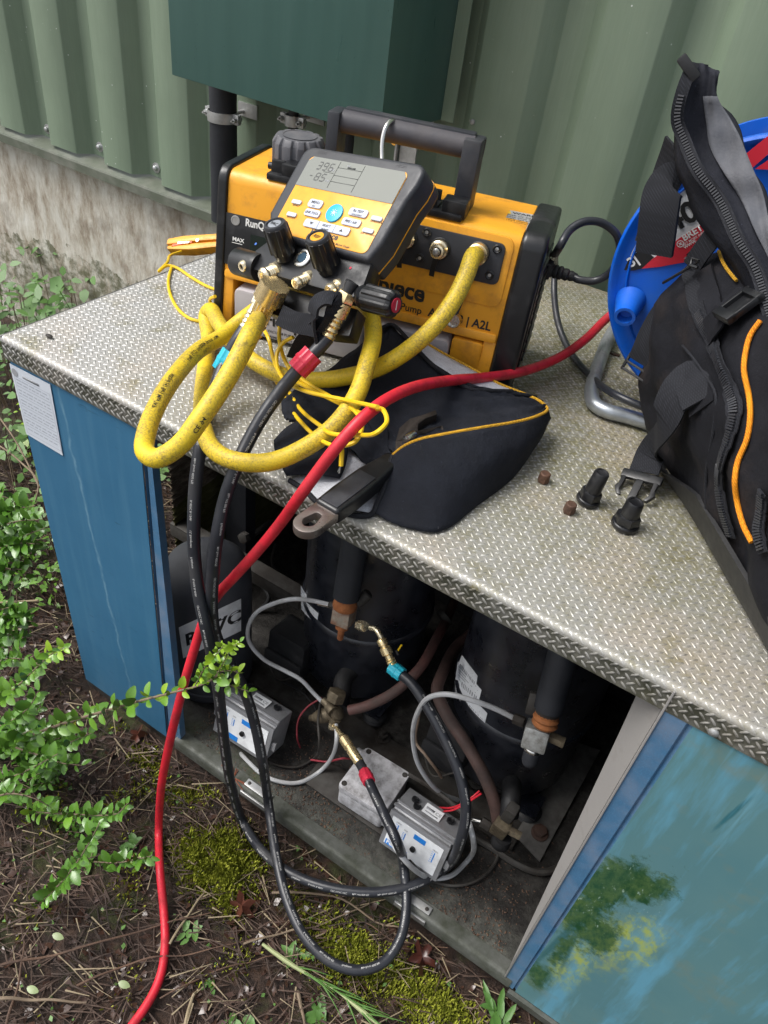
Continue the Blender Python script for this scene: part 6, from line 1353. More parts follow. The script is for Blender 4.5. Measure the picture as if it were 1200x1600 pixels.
jp = [hz_(*p) for p in jo]; e = MB(); n_ = len(jp); e.v = [tuple(p) for p in jp] + [tuple(p - V(0, -.002, .012)) for p in jp]; e.f = [tuple(range(n_)), tuple(range(2 * n_ - 1, n_ - 1, -1))] + [(i, i + n_, (i + 1) % n_ + n_, (i + 1) % n_) for i in range(n_)]
M['toolsteel'] = pm('dark_tool_steel', (.07, .058, .050), .42, .6, .4, 90, .3, dirt=(.03, .025, .022), da=.5)
ob('jaw', e, M['toolsteel'], wr, bevel=.0012)
e = MB(); e.cyl(.0055, -.006, .008, FR(P(640, 684, z=.054), dw), 14); ob('adjusting_screw', e, M['chrome'], wr, bevel=.0006)
e = MB(); e.tube([P(598, 741, z=.020), P(626, 700, z=.036)], .008, 10, flat=.4); ob('wrench_shank', e, M['toolsteel'], wr)

# ------------------------------------------------------------ cable reel behind the bag
RC = V(.812, .463, .191); RRr = .175; ryaw = math.radians(8); rn = V(math.sin(ryaw), -math.cos(ryaw), 0)
rm = FR(RC, rn, (math.cos(ryaw), math.sin(ryaw), 0))
reel = thing('cable_reel', 'blue cable extension reel on a steel tube stand behind the black tool bag', 'cable reel', V(RC[0], RC[1] + .06, 0))
e = MB(); e.lathe([(RRr - .003, -.010), (RRr, -.006), (RRr, .004), (RRr - .003, .006), (RRr - .006, .005), (RRr - .009, 0), (RRr - .020, -.002), (RRr - .030, -.003), (.06, -.003), (.055, .002), (1e-5, .002)], rm, 96, cap=False); ob('front_disc', e, M['blue_pl'], reel, smooth=50)
e = MB(); e.lathe([(RRr - .024, -.0018), (RRr - .022, .0012), (RRr - .020, -.0012)], rm, 96, cap=False); ob('disc_ridge', e, M['blue_pl'], reel, smooth=50)
e = MB(); e.lathe([(1e-5, -.10), (RRr, -.10), (RRr, -.108), (1e-5, -.112)], rm, 80, cap=False); ob('rear_disc', e, M['blue_pl'], reel, smooth=50)
e = MB(); e.lathe([(.12, -.008), (.123, -.05), (.12, -.10)], rm, 60, cap=False); ob('drum', e, M['blue_pl'], reel)
tw = MB(); 
for k in range(7):
    rr = .128; tw.tube([tf(rm, (rr * math.cos(a), rr * math.sin(a), -.018 - k * .012 - .012 * a / (2 * PI))) for a in np.linspace(0, 2 * PI, 41)], .0065, 8)
ob('wound_cable', tw, M['red_hose'], reel)
def rp(u, v, o): q = onplane(u, v, RC + rn * o, rn); return q
def rpoly(name, pts, o, mat, par=None):
    q = [rp(*p, o) for p in pts]; e = MB(); n = len(q); e.v = [tuple(a) for a in q] + [tuple(a - rn * .0004) for a in q]; e.f = [tuple(range(n)), tuple(range(2 * n - 1, n - 1, -1))] + [(i, i + n, (i + 1) % n + n, (i + 1) % n) for i in range(n)]
    return ob(name, e, mat, par or reel)
stk = rpoly('reel_sticker', [(974, 423), (985, 398), (1003, 365), (1025, 335), (1055, 305), (1090, 285), (1110, 300), (1110, 410), (1085, 407), (1030, 417)], -.0018, M['label_w'], reel)
M['red_ink'] = pm('red_print', (.60, .02, .04), .45, 0, .05, 40, 0)
rpoly('red_band', [(1000, 420), (1062, 372), (1110, 340), (1110, 372), (1068, 404), (1085, 407), (1030, 417)], -.0013, M['red_ink'], stk)
rpoly('dark_corner', [(975, 422), (983, 403), (1004, 388), (1022, 402), (1002, 420), (990, 423)], -.0012, M['ink'], stk)
rpoly('dark_block', [(1072, 398), (1110, 360), (1112, 385), (1085, 405)], -.0010, M['ink'], stk)
def rtext(s_, uv, uv2, size_px, mat, o=-.0006, bold=.03):
    a = rp(*uv, o); b = rp(*uv2, o); m = FR(a, rn, b - a); sz = size_px / FPX * np.linalg.norm(a - CAMC)
    ob('lettering', text_mb([(s_, 0, 0, sz, bold)], m), mat, stk, smooth=180, recalc=False)
rtext('40', (1051, 364), (1092, 341), 40, M['ink']); rtext('3|', (986, 418), (1012, 400), 19, M['white_ink'])
rtext('BRETEC', (1069, 377), (1103, 356), 12.5, M['white_ink']); rtext('GET MORE INFORMATION', (1067, 385), (1103, 363), 4.5, M['white_ink'], bold=.01); rtext('WWW.', (1070, 389), (1103, 368), 5.5, M['white_ink'])
a = rp(1063, 381, -.0006); e = MB(); e.lathe([(.0032, 0), (.0042, 0)], FR(a, rn), 20, cap=False); e.box((0, 0, 0), (.0042, .0012, .0001), FR(a, rn)); e.box((0, 0, 0), (.0012, .0042, .0001), FR(a, rn)); ob('cross_emblem', e, M['white_ink'], stk, recalc=False)
e = MB()
random.seed(5)
a = rp(1045, 405, -.0007); m = FR(a, rn, rp(1060, 396, -.0007) - a)
rpoly('red_stripe', [(1166, 240), (1215, 200), (1215, 228), (1176, 262)], .0070, M['red_ink']); rpoly('red_stripe', [(1180, 264), (1215, 240), (1215, 266)], .0070, M['red_ink'])
bq = rp(984, 472, .0); e = MB(); e.lathe([(.0200, -.004), (.0185, 0), (.0160, .012), (.0135, .030), (.0132, .034), (.0092, .034), (.0090, .020), (1e-5, .018)], FR(bq, rn + V(.06, 0, -.22)), 30); ob('crank_socket', e, M['blue_pl'], reel, smooth=60)
rpoly('small_sticker', [(985, 541), (992, 540), (994, 549), (988, 552)], -.0018, M['label_w'])
rpoly('small_sticker', [(1003, 583), (1018, 598), (1014, 604), (1000, 590)], -.0018, M['label_w'])
st_ = [P(1075, 560, z=.13), P(1010, 520, z=.10), P(972, 512, z=.06), P(952, 530, z=.022)] 
ft = PP([(1090, 480, 'z', .14), (1000, 490, 'z', .06), (966, 508, 'z', .022), (950, 532, 'z', .014), (938, 562, 'z', .012), (928, 592, 'z', .012), (924, 614, 'z', .012), (930, 632, 'z', .012), (948, 642, 'z', .012), (985, 652, 'z', .012), (1030, 666, 'z', .012), (1100, 690, 'z', .012)])
e = MB(); e.tube(spline(ft, 7), .0098, 18); ob('tube_stand', e, pm('zinc_tube', (.36, .39, .42), .36, .75, .12, 50, .08, dirt=(.2, .2, .19), da=.35), reel, smooth=80)
e = MB(); q = P(958, 552, z=.002); e.box(tuple(q), (.022, .008, .003)); tag(ob('leaf_scrap', e, M['deadleaf'], bevel=.001), 'brown leaf scrap beside the steel tube of the reel', 'leaf')

# ------------------------------------------------------------ tool bag
B0 = V(.771, .378, 0); bx = V(.597, -.802, 0); bn = V(-.802, -.597, 0)
def bp3(s_, o, z): return B0 + bx * s_ + bn * o + V(0, 0, z)
bag = thing('tool_bag', 'open black tool bag with orange piping and raised flap right of the pump', 'tool bag', bp3(.22, -.08, 0))
zs = [0, .012, .04, .08, .12, .16, .20, .235, .255, .262]; sA = [-.020, -.034, -.044, -.050, -.054, -.054, -.048, -.034, -.008, .06]; oA = [-.004, .006, .016, .030, .042, .046, .042, .030, .012, -.05]; 
rows = []
for z, sa, oa in zip(zs, sA, oA):
    sb_, ob_ = .50, -.24; r = .045 if z > .05 else .03
    o_ = rrect(sb_ - sa, oa - ob_, min(r, .1), 7, (sa + sb_) / 2, (oa + ob_) / 2)
    # refine long sides
    fine = []
    for i in range(len(o_)):
        a, b = V(*o_[i]), V(*o_[(i + 1) % len(o_)]); L = np.linalg.norm(b - a); k = max(1, int(L / .03)) if L > .05 else 1
        for j in range(k): fine.append(a + (b - a) * j / k)
    rows.append((z, fine))
mn = min(len(f) for _, f in rows)
def resamp(f, n):
    f = [np.array(p) for p in f]; P_ = f + [f[0]]; L = np.cumsum([0] + [np.linalg.norm(b - a) for a, b in zip(P_, P_[1:])]); out = []
    for k in range(n):
        d = L[-1] * k / n; i = min(len(L) - 2, int(np.searchsorted(L, d, 'right') - 1)); t = (d - L[i]) / (L[i + 1] - L[i] + 1e-9); out.append(P_[i] * (1 - t) + P_[i + 1] * t)
    return out
RB = [[bp3(p[0] , p[1] + .004 * math.sin(p[0] * 38 + z * 30) * math.sin(z * 26), z) for p in resamp(f, 110)] for z, f in rows]
RBs = [spline([RB[i][j] for i in range(len(RB))], 3) for j in range(110)]
RB2 = [[RBs[j][i] for j in range(110)] for i in range(len(RBs[0]))]
e = MB(); e.grid(RB2, closed_u=True); nb = len(RB2); e.f.append(tuple((nb - 1) * 110 + j for j in range(110))); e.f.append(tuple(range(109, -1, -1)))
e.v = [tuple(V(*p) + bn * (.0035 * math.sin(p[2] * 60 + p[0] * 35) * math.sin(p[1] * 42 + 1) + .003 * math.sin(p[0] * 90 + p[2] * 25) * math.sin(p[2] * 45 + 2) + .002 * math.sin(p[2] * 130 + p[1] * 60)) * (1 if p[2] > .03 else 0)) for p in e.v]
body = ob('bag_body', e, M['fab_bag'], bag, smooth=180)
TB = bvh(body)
# rubber boot
rowsb = []
for z, sa, oa in ((0, .012, -.001), (.006, .004, .006), (.02, .000, .014), (.036, -.004, .020), (.050, -.004, .0255), (.052, .0, .0215)):
    o_ = resamp(rrect(.504 - sa, oa + .243, .055, 7, (sa + .504) / 2, (oa - .243) / 2), 72); rowsb.append([bp3(p[0], p[1], z * (.35 + .65 * min(1, max(0, (p[0] - .08) / .09)))) for p in o_])
e = MB(); e.grid(rowsb, closed_u=True); ob('rubber_base', e, M['black_rub'], bag, smooth=60)
def onbag(pts, off, k=6):
    out = []
    for u, v in pts:
        h = hit(TB, u, v, off)
        if h is None: h = out[-1] if out else P(u, v, y=.3)
        out.append(h)
    return spline(out, k)
def bagn(pts3):
    out = []
    for p in pts3:
        l = TB.find_nearest(Vector(p)); n = np.array(l[1]); 
        if n @ (CAMC - p) < 0: n = -n
        out.append(n)
    return out
zA = [(1079, 420), (1088, 460), (1100, 495), (1116, 530), (1133, 570), (1146, 610), (1152, 645), (1148, 680), (1137, 715), (1131, 750), (1137, 795), (1150, 838)]
def zipper(pts, off0, name='zip', w=.017, col='web', teeth=True, first=0.0):
    c = onbag(pts, off0 + .003, 8); n = bagn(c); t = ob(name + '_tape', strip(c, n, w, .0012), M[col], bag, smooth=60)
    L = np.cumsum([0] + [np.linalg.norm(b - a) for a, b in zip(c, c[1:])]); e = MB(); d = first * L[-1]
    while d < L[-1] - .002:
        i = min(len(L) - 2, int(np.searchsorted(L, d))); f = (d - L[i - 1]) / (L[i] - L[i - 1] + 1e-9) if i > 0 else 0
        p = c[max(0, i - 1)] * (1 - f) + c[i] * f; e.box((0, 0, 0), (.0017, .0085, .0026), FR(p + n[i] * .0016, n[i], c[min(i + 1, len(c) - 1)] - c[i - 1 if i else 0])); d += .0026
    z = ob(name + '_teeth', e, M['grey_pl'], bag, kind='stuff', recalc=False); return c
zipper(zA, .0022, first=.22)
c = onbag([(1190, 505), (1176, 525), (1168, 552), (1166, 580), (1174, 620), (1175, 655), (1171, 688), (1158, 722), (1153, 750), (1158, 785), (1168, 822), (1180, 846)], .0035, 7)
e = MB(); e.tube(c, .0026, 8); ob('orange_piping', e, M['piping_o'], bag)
c = onbag([(1124, 398), (1130, 412), (1140, 425), (1154, 442)], .004, 6); e = MB(); e.tube(c, .0018, 6); ob('thin_orange_piping', e, M['piping_y'], bag)
c = onbag([(1068, 540), (1085, 560), (1105, 590), (1120, 620), (1115, 680), (1105, 740), (1105, 800)], .0012, 6); ob('panel_seam', MB().tube(c, .0016, 6), M['web'], bag)
c = onbag([(1100, 425), (1112, 470), (1122, 500)], .003, 6); ob('inner_flap_edge', strip(c, bagn(c), .022, .004), M['fab_bag'], bag)
zipper([(1200, 770), (1197, 800), (1192, 830), (1200, 862)], .0022, 'pocket_zip', .014)
c = onbag([(1112, 760), (1118, 800), (1115, 850)], .001, 4)
# lower buckle strap
b_a = hit(TB, 1098, 600, .004); b_b = hit(TB, 1080, 592, .016); 
sp_ = spline([hit(TB, 1098, 628, .003), hit(TB, 1091, 602, .007), P(1076, 590, y=b_b[1] - .004), P(1060, 606, y=b_b[1] - .014), P(1038, 656, y=b_b[1] - .024), P(1018, 706, z=.040), P(1006, 738, z=.020)], 6)
strap = thing('buckle_strap', 'black webbing strap with loose side release buckle hanging from the tool bag', 'strap', P(1008, 745, z=.003)) if False else bag
nn_ = [unit(V(-.45, -.75, .55))] * len(sp_); ob('webbing_strap', strip(sp_, nn_, .038, .0022), M['web'], bag, smooth=60)
c = onbag([(1078, 612), (1094, 610), (1098, 640)], .0015, 4); ob('strap_patch', strip(c, bagn(c), .035, .002), M['fab_bag'], bag)
bm_o = P(1005, 742, z=.018); bd_ = unit(P(985, 778, z=.006) - bm_o); bmx = FR(bm_o, unit(V(-.25, -.45, 1)), bd_)
e = MB(); e.box((.004, 0, 0), (.012, .048, .006), bmx); bk = ob('buckle', e, M['black_pl'], bag, bevel=.0018)
e = MB(); e.box((.024, 0, .0), (.034, .009, .0055), bmx); ob('buckle_tongue', e, M['black_pl'], bk, bevel=.0015)
for s_ in (-1, 1):
    e = MB(); e.prism([(.006, s_ * .022), (.020, s_ * .0215), (.026, s_ * .0245), (.036, s_ * .018), (.036, s_ * .013), (.028, s_ * .017), (.006, s_ * .016)][::s_], -.0028, .0028, bmx); ob('buckle_prong', e, M['black_pl'], bk, bevel=.001)
# upper strap and female buckle
sp_ = onbag([(1118, 522), (1138, 500), (1158, 482), (1176, 466)], .010, 6); ob('webbing_strap', strip(sp_, bagn(sp_), .032, .002), M['fab_bag'], bag, smooth=60)
h0 = hit(TB, 1148, 508, .014); h1 = hit(TB, 1186, 476, .016); bmx = FR((h0 + h1) / 2, bagn([(h0 + h1) / 2])[0], h1 - h0); Lb = np.linalg.norm(h1 - h0)
e = MB(); e.box((0, .011, 0), (Lb * 1.1, .004, .008), bmx); e.box((0, -.011, 0), (Lb * 1.1, .004, .008), bmx); e.box((-Lb * .5, 0, 0), (.010, .026, .009), bmx); e.box((Lb * .4, 0, 0), (.007, .026, .009), bmx); e.box((0, 0, -.002), (Lb, .020, .003), bmx); ob('buckle_socket', e, M['black_pl'], bag, bevel=.002)
# left side: webbing with ladder lock, carry loop, cord
yb = .385
def ribn(pts, w, nrm, name, mat, th=.003): s2 = spline(PP(pts), 6); return ob(name, strip(s2, [nrm] * len(s2), w, th), mat, bag, smooth=60)
ribn([(1056, 470, 'y', yb), (1036, 490, 'y', yb), (1018, 520, 'y', yb - .005), (1006, 548, 'y', yb - .01), (998, 566, 'y', yb - .01)], .030, unit(V(-.3, -1, .3)), 'side_webbing', M['web'])
q = P(996, 574, y=yb - .012); e = MB(); fm_ = FR(q, unit(V(-.3, -1, .4)), (1, .1, -.2)); 
for yy in (-.010, 0, .010): e.box((0, yy, 0), (.036, .003, .004), fm_)
for xx in (-.017, .017): e.box((xx, 0, 0), (.003, .024, .004), fm_)
ob('ladder_lock', e, M['black_pl'], bag, bevel=.0008)
ribn([(1052, 225, 'y', .40), (1040, 262, 'y', .41), (1028, 300, 'y', .41), (1018, 345, 'y', .405), (1008, 380, 'y', .40)], .030, unit(V(-.6, -1, .2)), 'carry_loop_back', M['web'])
ribn([(1062, 290, 'y', .375), (1048, 285, 'y', .37), (1036, 300, 'y', .365), (1030, 330, 'y', .36), (1026, 365, 'y', .36), (1022, 397, 'y', .362)], .042, unit(V(-.2, -1, .35)), 'carry_loop', M['web'], .006)
e = MB(); e.tube(PP([(1092, 408, 'y', .33), (1070, 422, 'y', .335), (1036, 442, 'y', .35)]), .0016, 6); ob('pull_cord', e, M['black_pl'], bag)
e = MB(); e.tube(PP([(1092, 408, 'y', .33), (1082, 404, 'y', .335), (1078, 414, 'y', .33), (1090, 418, 'y', .325)]), .0018, 6); ob('zip_puller', e, M['black_pl'], bag)
ribn([(1080, 418, 'y', .35), (1094, 396, 'y', .345), (1112, 372, 'y', .34)], .022, unit(V(-.3, -1, .3)), 'corner_webbing', M['web'])
# raised flap
FRW_old = [([(1070, 106), (1080, 97), (1102, 99), (1119, 112)], .350), ([(1064, 150), (1077, 142), (1100, 142), (1124, 150)], .345), ([(1056, 198), (1062, 190), (1096, 190), (1141, 192)], .340),
       ([(1052, 245), (1069, 240), (1106, 240), (1159, 236)], .332), ([(1052, 292), (1088, 288), (1126, 290), (1177, 290)], .322), ([(1060, 338), (1112, 334), (1151, 340), (1191, 346)], .310),
       ([(1078, 380), (1137, 376), (1175, 390), (1203, 410)], .295), ([(1100, 420), (1161, 422), (1192, 446), (1222, 475)], .280), ([(1130, 462), (1182, 470), (1214, 500), (1245, 545)], .262), ([(1165, 500), (1200, 520), (1232, 560), (1262, 610)], .242)]
FRW = [([(1070, 104), (1082, 98), (1100, 100), (1118, 112)], .350), ([(1062, 150), (1068, 140), (1100, 150), (1121, 150)], .346), ([(1054, 200), (1058, 190), (1102, 190), (1142, 190)], .341), ([(1053, 228), (1070, 224), (1107, 222), (1160, 222)], .335), ([(1056, 265), (1090, 262), (1128, 262), (1176, 262)], .328), ([(1070, 296), (1112, 296), (1147, 298), (1190, 300)], .319), ([(1085, 338), (1134, 334), (1170, 336), (1203, 345)], .309), ([(1112, 376), (1156, 376), (1190, 379), (1222, 395)], .297), ([(1140, 410), (1177, 415), (1208, 425), (1245, 450)], .284), ([(1165, 455), (1196, 470), (1228, 485), (1265, 520)], .265), ([(1190, 505), (1216, 525), (1248, 540), (1285, 585)], .245)]
rowsf = []
for pts, y in FRW:
    q = [P(*pts[0], y=y + .035), P(*pts[1], y=y), P(*((np.array(pts[1]) * .6 + np.array(pts[2]) * .4)), y=y + .018), P(*pts[2], y=y + .022), P(*((np.array(pts[2]) * .5 + np.array(pts[3]) * .5)), y=y + .022), P(*pts[3], y=y + .020)]
    rowsf.append(spline(q, 4))
colsf = [spline([rowsf[i][j] for i in range(len(rowsf))], 4) for j in range(len(rowsf[0]))]
Gf = [[colsf[j][i] + V(0, .004 * math.sin(i * .55 + j * .5) * math.sin(j * .45), 0) for j in range(len(colsf))] for i in range(len(colsf[0]))]
e = MB(); e.grid(Gf, thick=-.006); flap = ob('flap', e, M['fab_flap'], bag, smooth=180)
zc = [Gf[i][4] + unit(CAMC - Gf[i][4]) * .004 for i in range(len(Gf))]
ob('flap_zip_tape', strip(zc, [unit(CAMC - p) for p in zc], .012, .002), M['web'], bag, smooth=60)
e = MB(); L = np.cumsum([0] + [np.linalg.norm(b - a) for a, b in zip(zc, zc[1:])]); d = .03
while d < L[-1] - .003:
    i = max(1, int(np.searchsorted(L, d))); f = (d - L[i - 1]) / (L[i] - L[i - 1]); p = zc[i - 1] * (1 - f) + zc[i] * f; nn = unit(CAMC - p)
    e.box((0, 0, 0), (.0015, .0058, .0030), FR(p + nn * .002, nn, zc[i] - zc[i - 1])); d += .0030
ob('flap_zip_teeth', e, pm('shiny_zip', (.07, .07, .075), .25), bag, kind='stuff', recalc=False)
q = P(1076, 106, y=.345); e = MB(); e.box((0, 0, 0), (.026, .010, .006), FR(q, unit(CAMC - q), (1, 0, -.7))); ob('zip_stop', e, M['black_rub'], bag, bevel=.002)
M['felt'] = pm('grey_felt', (.095, .10, .115), .9, 0, .2, 40, .5, bs=500, dirt=(.16, .16, .17), da=.35)
g2 = [[Gf[i][j] + unit(CAMC - Gf[i][j]) * (.0035 + .002 * math.sin(i * .8)) for j in range(12, len(Gf[0]))] for i in range(4, len(Gf))]
mnl = min(len(r) for r in g2); g2 = [r[-mnl:] for r in g2]
e = MB(); e.grid(g2, thick=-.001); ob('flap_lining', e, M['felt'], bag, smooth=180)
# ------------------------------------------------------------ vegetation and litter
random.seed(11); np.random.seed(11)
def leafmesh(name, L, W, mat, fold=.25, curl=.15, n=5, tip=1.0):
    vs = []; fs = []; 
    for i in range(n + 1):
        t = i / n; w = W * math.sin(PI * min(1, t * .94 + .03)) ** .6 * (1 - .12 * t * tip); z = -curl * L * (t - .5) ** 2
        vs += [(t * L, -w / 2, z + fold * w / 2), (t * L, 0, z), (t * L, w / 2, z + fold * w / 2)]
    for i in range(n):
        a = i * 3; fs += [(a, a + 1, a + 4, a + 3), (a + 1, a + 2, a + 5, a + 4)]
    me = bpy.data.meshes.new(name); me.from_pydata(vs, [], fs); [setattr(p, 'use_smooth', True) for p in me.polygons]; me.materials.append(mat); return me
LM_ = [leafmesh('leaf', .0235, .0145, M['leaf'], .3, .25), leafmesh('leaf', .0200, .0130, M['leaf'], .2, .1), leafmesh('leaf', .0170, .0105, M['leaf'], .35, .2)]
LY_ = [leafmesh('leaf', .0165, .0095, M['leaf_y'], .35, .2), leafmesh('leaf', .0210, .0125, M['leaf_y'], .25, .2)]
count = [0]
bulk = MB()
def addleaf(par, p, d, nrm, k, young, sub=True):
    d = unit(d); n = nrm - d * (nrm @ d); m = FR(p, unit(n), d); s_ = np.diag([k, k, k, 1.0]); me = random.choice(LY_ if young else LM_)
    if count[0] < 285 and sub: inst('leaf', me, par, m @ s_); count[0] += 1
    else:
        b = len(bulk.v); mm = m @ s_
        for v in me.vertices: bulk.v.append(tuple(tf(mm, v.co)))
        for f in me.polygons: bulk.f.append(tuple(b + i for i in f.vertices))
shrub = thing('boxleaf_shrub', 'leafy green shrub reaching in from the left edge in front of the blue panel', 'shrub', (-.15, -.1, GZ))
def branch(pts, r, step=.0135, k=1.0, young=.0, ytip=.2, par=shrub, droop=0, sub=True, dens=1.0, side=0):
    sp_ = spline(PP(pts) if len(pts[0]) == 4 else pts, 6); N = len(sp_); e = MB(); e.tube(sp_, [r * (1 - .65 * i / N) for i in range(N)], 7); ob('branch', e, M['bark'], par)
    L = np.cumsum([0] + [np.linalg.norm(b - a) for a, b in zip(sp_, sp_[1:])]); d = .01; ph = random.random() * 6
    while d < L[-1]:
        i = max(1, min(N - 1, int(np.searchsorted(L, d)))); p = sp_[i - 1] + (sp_[i] - sp_[i - 1]) * ((d - L[i - 1]) / (L[i] - L[i - 1] + 1e-9)); t = unit(sp_[i] - sp_[i - 1])
        a, b = unit(np.cross(t, V(0, 0, 1)) + 1e-4), None; b = np.cross(a, t); ph += PI / 2 + random.uniform(-.3, .3)
        for s_ in (0, PI):
            if random.random() > dens: continue
            o = a * math.cos(ph + s_) + b * math.sin(ph + s_); dd = unit(o * 1.0 + t * random.uniform(-.1, .9) + V(random.uniform(-.25, .25), 0, .25)); fr_ = d / L[-1]
            kk = k * random.uniform(.6, 1.25) * (1 - .35 * max(0, fr_ - .75) * 4 * .6)
            addleaf(par, p + o * r * .8, dd, unit(V(random.uniform(-.6, .7), random.uniform(-1.5, -.3), .9)) , kk, random.random() < (young if fr_ < 1 - ytip else max(young, .75)), sub)
        d += step * random.uniform(.75, 1.3)
    return sp_
Y = 'y'
# the long twig reaching across the panel
branch([(-20, 1175, Y, -.19), (40, 1152, Y, -.175), (100, 1130, Y, -.16), (160, 1112, Y, -.145), (215, 1096, Y, -.13), (270, 1082, Y, -.115), (320, 1068, Y, -.10), (345, 1052, Y, -.095)], .0027, .0165, 1.05)
branch([(320, 1068, Y, -.10), (338, 1055, Y, -.095), (352, 1030, Y, -.09), (362, 1012, Y, -.09), (375, 1003, Y, -.09)], .0011, .0065, .62, .4, .5)
branch([(305, 1072, Y, -.10), (322, 1040, Y, -.10), (340, 1020, Y, -.10), (350, 1008, Y, -.10)], .0010, .0075, .62, .5, .5)
branch([(330, 1062, Y, -.095), (350, 1068, Y, -.09), (372, 1075, Y, -.085), (388, 1080, Y, -.085)], .0010, .0065, .62, .5, .6)
branch([(340, 1050, Y, -.095), (358, 1048, Y, -.09), (378, 1052, Y, -.085)], .0010, .006, .6, .6, .6)
# other branches at the left edge
for b_ in (
    [(-20, 1100, Y, -.16), (20, 1078, Y, -.15), (50, 1050, Y, -.14), (80, 1022, Y, -.13), (100, 1012, Y, -.13)],
    [(-25, 1265, Y, -.24), (40, 1268, Y, -.225), (110, 1272, Y, -.21), (180, 1272, Y, -.195), (200, 1255, Y, -.19)],
    [(-25, 1312, Y, -.26), (50, 1328, Y, -.245), (120, 1343, Y, -.225), (180, 1348, Y, -.21), (235, 1338, Y, -.20)],
    [(-25, 1460, Y, -.33), (30, 1432, Y, -.315), (75, 1400, Y, -.30), (115, 1355, Y, -.285), (142, 1312, Y, -.27), (156, 1285, Y, -.26)],
    [(-20, 1395, Y, -.30), (20, 1388, Y, -.29), (60, 1380, Y, -.28)],
    [(-20, 1345, Y, -.27), (20, 1352, Y, -.26), (55, 1366, Y, -.25), (85, 1385, Y, -.24)],
    [(-20, 1225, Y, -.22), (15, 1215, Y, -.21), (50, 1200, Y, -.20), (90, 1178, Y, -.19)],
    [(25, 1168, Y, -.19), (60, 1180, Y, -.185), (95, 1192, Y, -.18), (128, 1196, Y, -.17)],
    [(-20, 1140, Y, -.2), (15, 1128, Y, -.19), (45, 1105, Y, -.18), (60, 1080, Y, -.17)],
    [(-20, 1290, Y, -.24), (15, 1305, Y, -.235), (45, 1300, Y, -.23), (85, 1320, Y, -.22), (105, 1330, Y, -.22)],
    [(-20, 1440, Y, -.32), (10, 1455, Y, -.315), (8, 1480, Y, -.31)],
    [(60, 1285, Y, -.22), (80, 1310, Y, -.22), (110, 1332, Y, -.22)],
    [(-20, 1250, Y, -.25), (20, 1240, Y, -.24), (55, 1248, Y, -.23), (80, 1262, Y, -.22)],
):
    branch(b_, .0017, .0115, 1.0, .05, .25)
branch([(-20, 1185, Y, -.19), (10, 1170, Y, -.19), (30, 1150, Y, -.185), (50, 1140, Y, -.18)], .0014, .010, .95)
for k in range(78):
    u0 = random.uniform(-30, 60); v0 = random.uniform(1130, 1470); y0 = -.18 - (v0 - 1130) / 330 * .13
    u1 = u0 + random.uniform(25, 95 if v0 < 1400 else 60); v1 = v0 + random.uniform(-50, 45)
    branch([(u0 - 15, v0, Y, y0 + .03), ((u0 + u1) / 2, (v0 + v1) / 2 + random.uniform(-12, 12), Y, y0 + .04), (u1, v1, Y, y0 + .05)], .0012, .0095, .9, .06, .2, sub=False)
# yellow green growth further back on the left
for (u0, v0, u1, v1, y0) in ((-15, 800, 40, 830, .02), (-15, 830, 62, 812, .0), (-10, 860, 62, 850, -.01), (-15, 885, 45, 905, -.02), (-15, 775, 30, 790, .05), (0, 850, 45, 880, .0), (-15, 985, 50, 958, -.05), (-15, 1000, 42, 995, -.06), (-15, 965, 30, 948, -.05), (-15, 1015, 20, 1012, -.07), (-10, 900, 35, 890, -.02), (-10, 820, 30, 800, .02), (-10, 870, 70, 825, -.0), (10, 840, 62, 862, -.0), (-15, 815, 55, 790, .02), (-15, 845, 50, 868, 0), (-10, 875, 40, 860, 0), (-15, 795, 35, 812, .02), (-15, 975, 55, 972, -.05), (-15, 955, 48, 985, -.05), (-15, 1040, 40, 1030, -.08), (-15, 910, 30, 925, -.03)):
    branch([(u0, v0, Y, y0), ((u0 + u1) / 2, (v0 + v1) / 2 - 6, Y, y0 + .01), (u1, v1, Y, y0 + .02)], .0014, .0095, 1.15, .55, .5, sub=False)
o = ob('leaf_mass', bulk, M['leaf'], shrub, smooth=180, kind='stuff', recalc=False)
o.data.materials.append(M['leaf_y'])
for p in o.data.polygons:
    c = p.center
    if (c.z + shrub.location[2]) > -.55 and False: p.material_index = 1

# weeds and small plants far left against the wall
def tuft(name, n, cen, rad, hgt, mat, L=(.02, .05), lab='', cat='plant', stem=True):
    e = MB(); st = MB()
    for k in range(n):
        a = random.uniform(0, 2 * PI); r = rad * math.sqrt(random.random()); x, y = cen[0] + r * math.cos(a), cen[1] + r * math.sin(a); z = ground_h(x, y) + random.random() * hgt
        d = unit(V(random.uniform(-1, 1), random.uniform(-1, 1), random.uniform(.0, .8))); l = random.uniform(*L); m = FR((x, y, z), unit(V(random.uniform(-.6, .6), random.uniform(-.9, .2), 1)), d); w = l * random.uniform(.35, .6)
        e.add([(0, 0, 0), (l * .3, -w / 2, .002), (l * .7, -w * .4, .0), (l, 0, -.003), (l * .7, w * .4, 0), (l * .3, w / 2, .002)], [(0, 1, 2, 3, 4, 5)], m)
        if stem and k % 4 == 0: st.tube([V(x + random.uniform(-.03, .03), y + random.uniform(-.03, .03), GZ), V(x, y, z)], .0012, 4)
    t = thing(name, lab, cat, (cen[0], cen[1], GZ)); ob('leaf_mass', e, mat, t, smooth=180, kind='stuff', recalc=False)
    if stem: ob('stem', st, M['bark'], t)
tuft('wall_weeds', 420, (-.98, .66), .22, .32, M['weed'], (.020, .050), 'pale green weeds growing against the stained wall at the far left', 'weeds')
tuft('wall_weeds', 300, (-.62, .60), .20, .14, M['leaf_y'], (.015, .036), 'bright green low weeds between the wall and the tread plate corner', 'weeds')
tuft('undergrowth', 650, (-.52, .30), .34, .24, M['weed'], (.014, .040), 'dark undergrowth left of the blue panel top', 'undergrowth')
